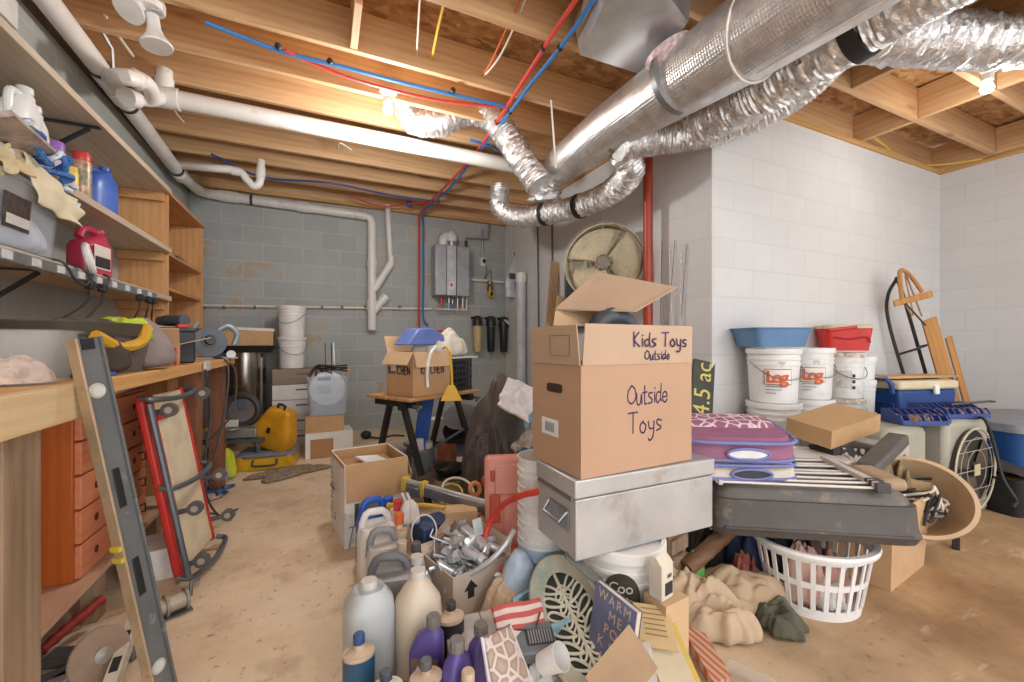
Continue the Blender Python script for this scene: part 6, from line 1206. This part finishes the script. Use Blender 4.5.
def stack3(u, t_, r, h, labs, label, rust=False, grp='bucket stacks by the white wall'):
    p = flat(u, t_)
    for k in range(3):
        t = bucket(labs[k], V((p.x, p.y, k*(h+.010))), -.9+.25*k if k != 1 else -1.1, grp, r=r, h=h, handle=-.5)
        an = math.atan2(-p.y, -p.x)+.55
        if label and k >= 1: logpail(t, r, h, an)
        if rust and k:
            lid = [c for c in kids(t) if c.name.startswith('lid')][0]; lid.data = lid.data.copy(); lid.data.materials[0] = mat((228, 222, 212), .45, 0, .05, 20, dirt=.7, dirtcol=(170, 110, 70))
            if k == 2:
                mb = MB(); q = [an-.1+(i/8-.5)*.7 for i in range(9)]; mb.add([V((r*.972*math.cos(a), r*.972*math.sin(a), z)) for z in (h*.25, h*.62) for a in q], [(i, i+1, 10+i, 9+i) for i in range(8)]); mb.build('paper_label', mat((206, 198, 190), .5, 0, .2, 40), t)
                for q_ in (.2, .33, .46): 
                    a = an+.36; MB().box((r*.975*math.cos(a), r*.975*math.sin(a), h*(q_+.05)), (.012, .012, .022), rot=(0, 0, a)).build('print_mark', DARK, t)
    return p
pB1 = stack3(773, 2.78, .158, .346, ['white bucket on the floor below the blue tub, at the bottom of its stack', 'orange lettered white bucket in the middle of the stack below the blue tub', 'orange lettered white bucket directly under the blue tub'], True)
pB2 = stack3(808.5, 2.96, .150, .346, ['white bucket on the floor at the bottom of the second stack from the corner edge', 'orange lettered white bucket in the middle of the second stack', 'orange lettered white bucket topping the second stack, beside the blue tub'], True)
pB3 = stack3(843, 3.18, .134, .334, ['white bucket on the floor under the stack carrying the red cooler', 'rust rimmed white bucket in the middle of the stack carrying the red cooler', 'rust rimmed white bucket directly under the red cooler'], False, True)
pB4 = flat(862, 3.22)
for k, (lab, h) in enumerate((('small white bucket at the bottom of the narrow stack by the blue cooler', .30), ('small white bucket second from the floor in the narrow stack', .25), ('white pail with a teal label in the narrow stack by the blue cooler', .24), ('small white tub topping the narrow stack beside the red cooler', .17))):
    z = [0, .31, .57, .82][k]
    t = bucket(lab, V((pB4.x, pB4.y, z)), -1, 'narrow stack by the blue cooler', r=.085, h=h, handle=None)
    if k == 2:
        an = math.atan2(-pB4.y, -pB4.x)+.1; mb = MB(); q = [an+(i/10-.5)*1.9 for i in range(11)]; mb.add([V((0.087*math.cos(a), 0.087*math.sin(a), z_)) for z_ in (.04, .17) for a in q], [(i, i+1, 12+i, 11+i) for i in range(10)]); mb.build('teal_label', mat((44, 150, 150), .45), t)
        text('OXI', .045, WHITEL, t, face((.0885*math.cos(an), .0885*math.sin(an), .085), (-math.sin(an), math.cos(an), 0), (0, 0, 1)), ext=.0006) if False else None
        text('DEX', .05, WHITEL, t, face((.0885*math.cos(an), .0885*math.sin(an), .085), (-math.sin(an), math.cos(an), 0), (0, 0, 1)), ext=.0008)
tubbin('plastic_tub', 'blue grey plastic tub standing on the first bucket stack by the wall corner', 'tub', V((pB1.x-.0, pB1.y+.02, 1.075)), -.35, .40, .30, .125, mat((92, 130, 170), .4, 0, .1, 4), taper=.84, e=7)
t = thing('picnic_cooler', 'red picnic cooler with a tan lid on top of the third bucket stack', 'cooler', V((pB3.x, pB3.y, 1.043)), -.75)
REDC = mat((206, 40, 32), .35); TANC = mat((206, 186, 150), .4)
MB().loft([(0, .135, .10, 0, 0, 6), (.16, .155, .12, 0, 0, 6), (.165, .15, .115, 0, 0, 6)], 36).build('cooler_body', REDC, t); MB().loft([(.165, .16, .125, 0, 0, 6), (.19, .155, .12, 0, 0, 6), (.195, .14, .10, 0, 0, 6)], 36).build('lid', TANC, t)
MB().box((-.05, -.125, .165), (.18, .03, .022), rot=(0, -.12, 0)).build('swing_handle', REDC, t, bev=.006); MB().tube(spline([(-.1, -.118, .1), (.0, -.122, .085), (.1, -.118, .10), (.125, -.115, .06)], 5), .005, 6).build('handle_groove', mat((160, 30, 26), .4), t)
# sled
sb = flat(958, 3.66); stp = ony(903, 276, YC-.19); SLW = wood((206, 152, 84), (168, 112, 54), 'Z', knots=.3); IRON = mat((46, 40, 38), .5)
ux = V((.92, -.39, 0)); uy = stp-sb; ux = (ux-uy*ux.dot(uy)/uy.length_squared); Ls = uy.length; Mq = face(sb, ux, uy); 
t = thing('snow_sled', 'wooden snow sled with black runners leaning upright against the white wall', 'sled', sb, Mq.to_euler())
SM = wood((206, 152, 84), (168, 112, 54), 'Y', knots=.3)
for x, c0 in ((-.13, -.05), (.06, .0)):
    MB().tube(spline([(x, .0, -.11), (x, Ls*.4, -.11), (x-.0, Ls*.78, -.11), (x+.03*(1 if x < 0 else -1), Ls*.92, -.08), (x+.10*(1 if x < 0 else -1), Ls*1.0, -.02)], 7), .013, 8).build('runner', IRON, t)
for f in (.25, .45, .62): 
    MB().tube([(-.13, Ls*f, -.11), (-.05, Ls*f+.03, -.02), (.05, Ls*f+.03, -.02), (.06, Ls*f, -.11)], .010, 8).build('strut', IRON, t)
MB().box((.11, Ls*.38, .0), (.13, Ls*.76, .016)).build('seat_slat', SM, t, bev=.003); MB().box((.235, Ls*.33, -.005), (.055, Ls*.62, .016)).build('seat_slat', SM, t, bev=.003); MB().box((-.09, Ls*.33, -.005), (.055, Ls*.5, .016)).build('seat_slat', SM, t, bev=.003) if False else None
MB().box((0.0, Ls*.885, .03), (.34, .055, .02), rot=(0, 0, -.1)).build('steering_bar', SM, t, bev=.008)
MB().tube(spline([(-.09, Ls*.9, .03), (-.05, Ls*1.0, .02), (.0, Ls*1.03, .0), (.06, Ls*.99, .0), (.09, Ls*.9, .03)], 6), .016, 8).build('front_hoop', SM, t); MB().tube(spline([(-.05, Ls*.9, -.01), (.01, Ls*.8, -.02), (.04, Ls*1.0, -.02), (.08, Ls*.78, -.02)], 6), .006, 6).build('pull_rope', mat((186, 140, 90), .8), t)
MB().bar((-.09, Ls*.88, .05), (.05, Ls*.74, .02), .012, .006).build('strut', IRON, t)
# coolers, trays, appliances
t = thing('cooler', 'blue cooler with a cream lid behind the blue parts trays', 'cooler', (4.30, 1.73, .49), -.22)
BLC = mat((34, 72, 138), .4, 0, .06); CRL = mat((226, 210, 176), .4)
MB().box((0, 0, .125), (.58, .32, .25), taper=.95).build('cooler_body', BLC, t, bev=.02); MB().box((0, 0, .285), (.60, .34, .07)).build('lid', CRL, t, bev=.02)
MB().box((.05, -.175, .25), (.045, .02, .07)).build('latch', WHITEL, t, bev=.005); MB().box((0, -.163, .1), (.5, .006, .02)).build('rib', mat((28, 62, 122), .4), t)
MB().tube([(-.30, -.12, .22), (-.32, -.12, .30), (-.34, -.10, .34), (-.34, .10, .34), (-.32, .12, .30), (-.30, .12, .22)], .016, 8).build('swing_handle', BLC, t); MB().box((-.29, 0, .1), (.02, .25, .1)).build('handle_recess', mat((26, 58, 116), .4), t, bev=.006)
t = thing('cooler', 'second blue cooler underneath the cream lidded one', 'cooler', (4.30, 1.73, 0), -.22); MB().box((0, 0, .21), (.60, .33, .42), taper=.95).build('cooler_body', BLC, t, bev=.02); MB().box((0, 0, .45), (.61, .34, .07)).build('lid', mat((196, 204, 212), .4), t, bev=.015)
t = thing('wood_plank', 'tan board with a hooked end lying across the blue cooler lid', 'board', (4.33, 1.71, .832), -.20); MB().box((0, 0, .0), (.78, .17, .02)).build('board', wood((214, 176, 130), (176, 136, 90), 'X', knots=.2), t, bev=.006); MB().tube(spline([(.33, -.06, -.01), (.37, -.06, -.03), (.40, -.06, -.05), (.41, -.06, -.08)], 5), .008, 6).build('hook', STG, t)
def tray(lab, p, rz, n, w, d):
    t = thing('parts_tray', lab, 'tray', p, rz); TB = mat((44, 66, 134), .45, 0, .08)
    MB().box((0, 0, .006), (w, d, .012)).build('tray_floor', TB, t)
    for y, hh_ in ((-d/2, .028), (d/2, .07)): MB().box((0, y, hh_/2), (w, .006, hh_)).build('tray_wall', TB, t)
    for i in range(n+1): MB().at(Matrix.Translation((-w/2+w*i/n-.004, 0, 0)) @ Matrix.Rotation(PI/2, 4, 'Z') @ Matrix.Rotation(PI/2, 4, 'X')).prism([(-d/2, 0), (d/2, 0), (d/2, .082), (.02, .082), (-.04, .05), (-d/2+.02, .062), (-d/2, .03)], .008).build('divider', TB, t)
    rg = random.Random(n*7); mb = None
    for i in range(n): MB().ell((-w/2+w*(i+.5)/n, rg.uniform(-.05, .03), .03), (.025, .05, .03), 8, 6).build('hardware_heap', mat((150, 120, 90), .6, .2, .5, 90), t)
    return t
tray('long blue divided parts tray lying on the grey fan cabinet', flat(948, 2.72, .622), -.32, 9, .38, .18)
tray('blue divided parts tray tilted on the rounded grey cabinet', flat(914, 2.58, .603), -.50, 6, .26, .16)
tray('shallow blue parts tray between the two grey cabinets', flat(928, 2.62, .604), -.45, 3, .14, .14)
mt(MB().tube([(-.14, 0, 0), (.10, 0, .02)], .008, 8).torus((.125, 0, .02), .016, .006, (0, 0, 1), 16, 6), 'ring_wrench', mat((96, 88, 84), .45, .5), 'long dark ring ended rod sticking out of the blue parts tray', 'rod', flat(972, 2.70, .70), -.42)
GRYA = mat((172, 168, 152), .5, .1, .06, 4); GRYD = mat((150, 146, 134), .5, .1, .08)
t = thing('fan_heater', 'grey metal fan cabinet with a round caged fan beside the corner', 'fan', (3.72, 1.36, 0), -.03)
w_, d_, h_ = .53, .36, .62
MB().box((0, 0, h_/2), (w_, d_, h_)).build('cabinet', GRYA, t, bev=.035); MB().cyl((.0, -d_/2-.002, .31), (.0, -d_/2-.006, .31), .245, n=44).build('fan_opening', mat((44, 38, 34), .7), t)
for k in range(3):
    mb = MB().at(Matrix.Translation((0, -d_/2-.012, .31)) @ Matrix.Rotation(PI/2, 4, 'X') @ Matrix.Rotation(k*2*PI/3+.4, 4, 'Z')); mb.grid(8, 6, lambda a, b: V(((.04+.18*b)*math.cos((a-.5)*1.1), (.04+.18*b)*math.sin((a-.5)*1.1), (a-.5)*.012))); mb.build('fan_blade', mat((86, 76, 66), .5), t, solid=.003)
MB().cyl((0, -d_/2-.02, .31), (0, -d_/2-.002, .31), .045, n=20).build('fan_hub', DARK, t); mb = MB(); mb.torus((0, -d_/2-.03, .31), .255, .006, (0, 1, 0), 44, 7); mb.build('guard_ring', mat((206, 196, 170), .4), t)
mb = MB()
for z in (.12, .19, .31, .43, .5): xx = math.sqrt(max(0, .25**2-(z-.31)**2)); mb.cyl((-xx, -d_/2-.034, z), (xx, -d_/2-.034, z), .0025, n=6)
for r_ in (.12, .2): mb.torus((0, -d_/2-.034, .31), r_, .002, (0, 1, 0), 36, 5)
mb.build('guard_wire', mat((196, 188, 170), .4, .3), t); MB().box((.0, -d_/2-.036, .31), (.07, .004, .07)).build('badge', mat((206, 190, 150), .5), t)
t = thing('dehumidifier', 'rounded grey cabinet standing next to the grey fan cabinet', 'appliance', (3.17, 1.42, 0), -.1)
MB().box((0, 0, .30), (.38, .34, .60)).build('cabinet', GRYA, t, bev=.045); MB().box((.197, 0, .3), (.012, .3, .56)).build('side_panel', mat((70, 64, 60), .6), t, bev=.004)
t = thing('tote_tub', 'large blue storage tub with a grey lid in the corner', 'tub', flat(1018, 3.1), -.30)
MB().loft([(0, .36, .24, 0, 0, 7), (.50, .42, .29, 0, 0, 7)], 44).build('tub_body', mat((38, 82, 142), .4, 0, .08), t); MB().loft([(.49, .44, .31, 0, 0, 7), (.545, .44, .31, 0, 0, 7), (.56, .40, .27, 0, 0, 7)], 44).build('lid', mat((140, 144, 150), .4), t)
t = tubbin('plastic_bin', 'black plastic bin on the floor before the blue storage tub', 'bin', flat(1010, 2.72), -.2, .30, .25, .24, BLACK, e=5, taper=.8)
MB().box((.0, .0, .20), (.22, .16, .03)).build('wood_inside', wood((190, 140, 90), (150, 104, 60), 'X'), t)
mb = MB(); drape(mb, 18, 8, [(-.2, -.14, .27), (.22, -.13, .20), (.2, .12, .27), (-.18, .14, .33)], .03, 5, 3)
mt(mb, 'cover_cloth', mat((60, 54, 52), .7, 0, .2), 'dark cover slumped over the rim of the black bin', 'cover', flat(1010, 2.78), -.2, solid=.01, sub=1)
mt(MB().tube(spline([pix(972, 418, 2.7), pix(985, 420, 2.6), pix(994, 445, 2.58), pix(1003, 478, 2.55), pix(1016, 500, 2.5), pix(1012, 507, 2.45)], 7), .009, 8), 'power_cord_loop', BLACK, 'black power cord hanging from the fan cabinet over the black bin', 'cord')
# curved tan tub with cords
tc = pix(912, 502, 2.14); nb = V((-.72, -.40, .56)).normalized(); bx1, by1 = frame(nb); t = thing('plastic_basin', 'broad curved tan basin tipped on its side with cords spilling out', 'basin', tc, face((0, 0, 0), by1, bx1).to_euler())
TAN = mat((206, 176, 140), .5, 0, .08)
pr = [(0, -.06), (.16, -.06), (.24, .04), (.28, .14), (.30, .145), (.30, .165), (.275, .165), (.225, .05), (.15, -.045), (0, -.045)]
mb = MB(); mb.ring_tube([[V((r*.68*math.cos(2*PI*j/48), r*.74*math.sin(2*PI*j/48), z-.06)) for j in range(48)] for r, z in pr]); mb.build('basin_shell', TAN, t, sharp=50)
rg = random.Random(21); t = thing('cord_tangle', 'tangle of white and black cords lying in the tan basin', 'cord', tc+V((-.03, -.02, .02)))
for k in range(10):
    cm = (BLACK, WIRE, DARK, mat((206, 196, 170), .5))[k % 4]
    MB().tube(spline([(rg.uniform(-.14, .14), rg.uniform(-.1, .1), rg.uniform(-.08, .10)) for i in range(6)], 6), .007, 6).build('cord_run', cm, t)
cloth('burlap_sack', 'crumpled burlap sack behind the grey trunk lid corner', 'sack', flat(893, 2.2), .2, .15, .12, .46, mat((150, 128, 94), .9, 0, .3, 40), 91, fold=.8)
mt(MB().bar(pix(866, 470, 1.98), pix(899, 438, 2.18), .085, .06), 'tube_case', mat((92, 86, 82), .5, 0, .1), 'grey boxy case lying tilted on the burlap sack', 'case', bev=.012)
mt(MB().box((0, 0, .12), (.05, .03, .24)), 'wood_block', DARK, 'short dark stub under the tan basin edge', 'stub', flat(956, 2.22), .3, bev=.004)
# tan carton with cables
A = onz(891, 593, 0); B = onz(931, 560, 0); ang = math.atan2(B.y-A.y, B.x-A.x); w_, d_ = .50, .26
cc = A+V((math.cos(ang), math.sin(ang), 0))*w_/2*.88+V((-math.sin(ang), math.cos(ang), 0))*d_/2*.88
t = cbox('cardboard_box', 'open tan carton full of cables under the end of the grey trunk lid', 'box', cc, ang, w_, d_, .355, mat((202, 164, 124), .7, 0, .06), CARDL, flaps=(('r', 15, .05),), taper=.86)
t = thing('cable_bundle', 'white and black cables heaped in the open tan carton', 'cable', V((cc.x, cc.y, .26))); rg = random.Random(33)
for k in range(8): MB().tube(spline([(rg.uniform(-.11, .11), rg.uniform(-.1, .1), rg.uniform(-.02, .13)) for i in range(6)], 6), .008, 6).build('cable_run', (WIRE, BLACK, DARK)[k % 3], t)
# laundry basket
bc = flat(812, 1.78); t = thing('laundry_basket', 'white slotted plastic laundry basket full of clothes on the floor', 'basket', bc, -.35)
BW = mat((236, 234, 232), .4, 0, .03); rx, ry, H_ = .225, .19, .285
def bo(z): f = .78+.22*z/H_; return rx*f, ry*f
nS = 26; mb = MB()
def bringrow(z0, z1, th=.006):
    a, b = bo(z0), bo(z1); m = 72
    mb.ring_tube([[V((p[0]*math.cos(2*PI*j/m), p[1]*math.sin(2*PI*j/m), z)) for j in range(m)] for p, z in ((a, z0), (b, z1), ((b[0]-th, b[1]-th), z1), ((a[0]-th, a[1]-th), z0))], cap=False, closed=True)
bringrow(0, .04); bringrow(.128, .152); bringrow(.235, .262)
for j in range(nS):
    a = 2*PI*j/nS; p0, p1 = bo(.03), bo(.245)
    mb.bar((p0[0]*math.cos(a)*.988, p0[1]*math.sin(a)*.988, .03), (p1[0]*math.cos(a)*.99, p1[1]*math.sin(a)*.99, .245), .017, .006, (math.cos(a), math.sin(a), 0))
mb.build('basket_wall', BW, t)
mb = MB(); p = bo(.262); m = 72; mb.ring_tube([[V(((p[0]+q)*math.cos(2*PI*j/m), (p[1]+q)*math.sin(2*PI*j/m), z)) for j in range(m)] for q, z in ((-.006, .255), (.018, .255), (.022, .268), (.018, .278), (-.004, .276))], cap=False, closed=True); mb.build('rim', BW, t)
p = bo(0); mb = MB(); mb.ring_tube([[V((p[0]*.98*math.cos(2*PI*j/48), p[1]*.98*math.sin(2*PI*j/48), z)) for j in range(48)] for z in (.002, .008)]); mb.build('basket_floor', BW, t)
for k, (dx, dy, r_, h2, c, lab) in enumerate(((-.08, -.02, .10, .22, (214, 176, 160), 'pink cloth inside the white laundry basket'), (.08, .0, .10, .20, (196, 150, 140), 'dusty rose cloth inside the white laundry basket'), (.0, -.08, .08, .12, (236, 232, 226), 'white cloth low in the white laundry basket'), (-.1, .07, .07, .25, (60, 60, 70), 'dark cloth at the back of the white laundry basket'), (.03, .06, .09, .24, (120, 100, 92), 'brown cloth on top in the white laundry basket'), (-.13, -.03, .05, .09, (206, 160, 50), 'mustard cloth low in the white laundry basket'))):
    q = Euler((0, 0, -.35)).to_matrix() @ V((dx*.85, dy*.9, .009)); cloth('laundry', lab, 'clothes', bc+q, k, r_*.85, r_*.7, h2, mat(c, .85, 0, .12), 95+k, fold=.6)
# grey trunk lid with racks and bags
Lf, Rt = onz(714, 531, .33), pix(926, 548, 1.56); Rt.z = .33
TRK = mat((84, 79, 75), .5, 0, .14, 5, dirt=.12, dirtcol=(146, 128, 108))
ux = (Rt-Lf); ux.z = 0; Lt = ux.length; an = math.atan2(ux.y, ux.x); Dt = .54
t = thing('trunk_lid', 'long dusty dark grey plastic trunk lid lying over the laundry basket and tan carton', 'lid', V((Lf.x, Lf.y, .318)), (0, R(-1.0), an))
mb = MB(); mb.loft([(0, Lt/2, Dt/2, Lt/2, Dt/2, 12), (.03, Lt/2+.012, Dt/2+.012, Lt/2, Dt/2, 12), (.06, Lt/2+.004, Dt/2+.004, Lt/2, Dt/2, 12), (.145, Lt/2, Dt/2, Lt/2, Dt/2, 12)], 64); mb.build('lid_shell', TRK, t)
MB().loft([(.138, Lt/2-.012, Dt/2-.012, Lt/2, Dt/2, 12), (.165, Lt/2-.018, Dt/2-.018, Lt/2, Dt/2, 12), (.195, Lt/2-.04, Dt/2-.045, Lt/2, Dt/2, 9)], 64).build('raised_top', mat((96, 91, 87), .55, 0, .14, 5, dirt=.2, dirtcol=(150, 132, 112)), t)
MB().box((Lt*.5, -.012, .035), (Lt*.9, .01, .012)).build('lower_rib', TRK, t, bev=.004)
MB().box((Lt*.915, Dt*.30, .21), (.10, .22, .05)).build('tan_pad', mat((170, 146, 118), .7, 0, .1), t, bev=.02)
# drying rack lying on the lid
rt_ = thing('drying_rack', 'folded white rod drying rack lying flat on the grey trunk lid', 'rack', V((Lf.x, Lf.y, .318)), (0, R(-1.0), an))
RODW = mat((222, 216, 206), .35, .1, .05); PLG = mat((206, 200, 192), .45)
ZR = .211
for i, y in enumerate((.015, .055, .12, .17, .225, .28, .33, .38)):
    MB().cyl((Lt*.02, y, ZR), (Lt*.80, y, ZR+.006*(i % 2)), .0055, n=8).build('rod', RODW, rt_)
MB().bar((Lt*.80, -.0, ZR+.012), (Lt*.80, .40, ZR+.012), .022, .022).build('side_bar', PLG, rt_, bev=.003); MB().bar((Lt*.835, -.005, ZR+.006), (Lt*.835, .41, ZR+.006), .016, .022).build('side_bar', PLG, rt_, bev=.003); MB().bar((Lt*.04, .0, ZR), (Lt*.04, .4, ZR), .018, .02).build('side_bar', PLG, rt_, bev=.003)
for y in (.0, .035, .06): MB().box((Lt*.815, y, ZR+.006), (.05, .018, .038)).build('joint', mat((70, 68, 68), .5), rt_, bev=.004)
PURP = mat((152, 100, 128), .8, 0, .06, 12); BLUT = mat((120, 128, 186), .7, 0, .05)
def patt():
    m, nt, b = newmat('printed_cloth'); vec = coords(nt, rnd=False); vo = nt.nodes.new('ShaderNodeTexVoronoi'); vo.feature = 'DISTANCE_TO_EDGE'; setin(vo, Scale=22.0); nt.links.new(vec, vo.inputs['Vector'])
    r = ramp(nt, [(.05, lin((226, 208, 210))), (.12, lin((156, 98, 124)))], vo.outputs['Distance']); nt.links.new(r.outputs[0], b.inputs['Base Color']); b.inputs['Roughness'].default_value = .8; return m
def seatbag(lab, loc, rz, m, top, tilt=0, hh=.075):
    t = thing('seat_cushion', lab, 'cushion', loc, (tilt, 0, rz)); w2, d2 = .232, .17
    MB().loft([(0, w2*.94, d2*.94, 0, 0, 5), (.02, w2, d2, 0, 0, 5), (hh*.7, w2, d2*.97, 0, .01, 5), (hh, w2*.95, d2*.86, 0, .02, 5)], 44).build('cushion_body', m, t)
    MB().loft([(hh-.004, w2*.93, d2*.52, 0, .075, 5), (hh+.008, w2*.90, d2*.46, 0, .08, 5), (hh+.014, w2*.7, d2*.3, 0, .08, 4)], 44).build('printed_top', top, t)
    n = 60
    for z in (.012, hh-.008): MB().tube([V((w2*1.0*math.copysign(abs(math.cos(a))**(.4), math.cos(a)), d2*1.0*math.copysign(abs(math.sin(a))**.4, math.sin(a)), z)) for a in [2*PI*(j+.5)/n for j in range(n)]], .007, 6, closed=True).build('edge_piping', BLUT, t)
    mb = MB().at(Matrix.Translation((.02, -d2-.001, hh*.45)) @ Matrix.Rotation(PI/2, 4, 'X')); mb.loft([(-.001, .075, .017, 0, 0, 3), (.004, .075, .017, 0, 0, 3)], 28); mb.build('handle_slot', WHITEL if top != BLUT else DARK, t)
    mb = MB(); mb.tube([V((.02+.08*math.cos(a), -d2-.006, .036/.075*hh*.94+(.012+.12*hh)*math.sin(a))) for a in [2*PI*j/32 for j in range(32)]], .0055, 6, closed=True); mb.build('handle_binding', BLUT, t); return t
sp = pix(752, 470, 1.86)
p1 = onz(752, 487, .525); az = an+R(8)
ctr = V((p1.x, p1.y, 0))+V((-math.sin(az), math.cos(az), 0))*.165
seatbag('cream folded stadium cushion with blue piping under the purple one', V((ctr.x+.025, ctr.y+.045, .528)), az, mat((206, 196, 182), .8, 0, .06), BLUT)
seatbag('purple stadium cushion with a printed top lying on the grey trunk lid', V((ctr.x+.015, ctr.y+.045, .632)), az-.06, PURP, patt(), .16, hh=.095)
# wall side of the lid: round lid, yellow carton, patterned box
t = bucket('white bucket with a broad pale lid behind the purple cushion', flat(813, 2.22), .2, r=.17, h=.50, handle=None, m=WHP)
cbox('cardboard_box', 'yellow brown flat carton tilted on the bucket by the blue cooler', 'box', flat(832, 2.36, .59), (.0, -.20, .12), .42, .24, .10, mat((192, 154, 108), .65, 0, .05), lidded=True, rot=(.14, -.15, -.06))
mt(MB().box((0, 0, 0), (.11, .002, .035)), 'printed_label', mat((196, 150, 78), .6), 'x', 'x') if False else None
t = thing('printed_box', 'black box with white branch pattern leaning under the yellow brown carton', 'box', flat(849, 2.20), (-.2, .1, -.25))
def branch():
    m, nt, b = newmat('branch_print'); vec = coords(nt, (1, 1, .6), rnd=False); vo = nt.nodes.new('ShaderNodeTexVoronoi'); setin(vo, Scale=26.0); nt.links.new(vec, vo.inputs['Vector']); r = ramp(nt, [(.33, lin((214, 204, 190))), (.42, lin((50, 44, 42)))], vo.outputs['Distance']); nt.links.new(r.outputs[0], b.inputs['Base Color']); return m
MB().box((0, 0, .27), (.24, .15, .54)).build('box_body', mat((56, 50, 48), .5), t, bev=.004); MB().box((0.01, -.076, .42), (.16, .002, .22)).build('printed_panel', branch(), t)
mt(MB().box((0, 0, .265), (.2, .3, .53)), 'foam_block', mat((190, 184, 176), .7), 'pale block standing between the wide lidded bucket and grey cabinet', 'block', flat(868, 2.45), -.2, bev=.01)
lamp('bulb_and_fill_light', (1.2, -.9, 2.6), 42, .10)  # added fill lamp behind the camera
lamp('bulb_and_fill_light', (3.4, -1.0, 2.6), 14, .10)  # weaker added fill from behind, towards the white walls
lamp('bulb_and_fill_light', (-.5, .6, 2.65), 14, .10)  # added fill overhead, out of view, without a fixture
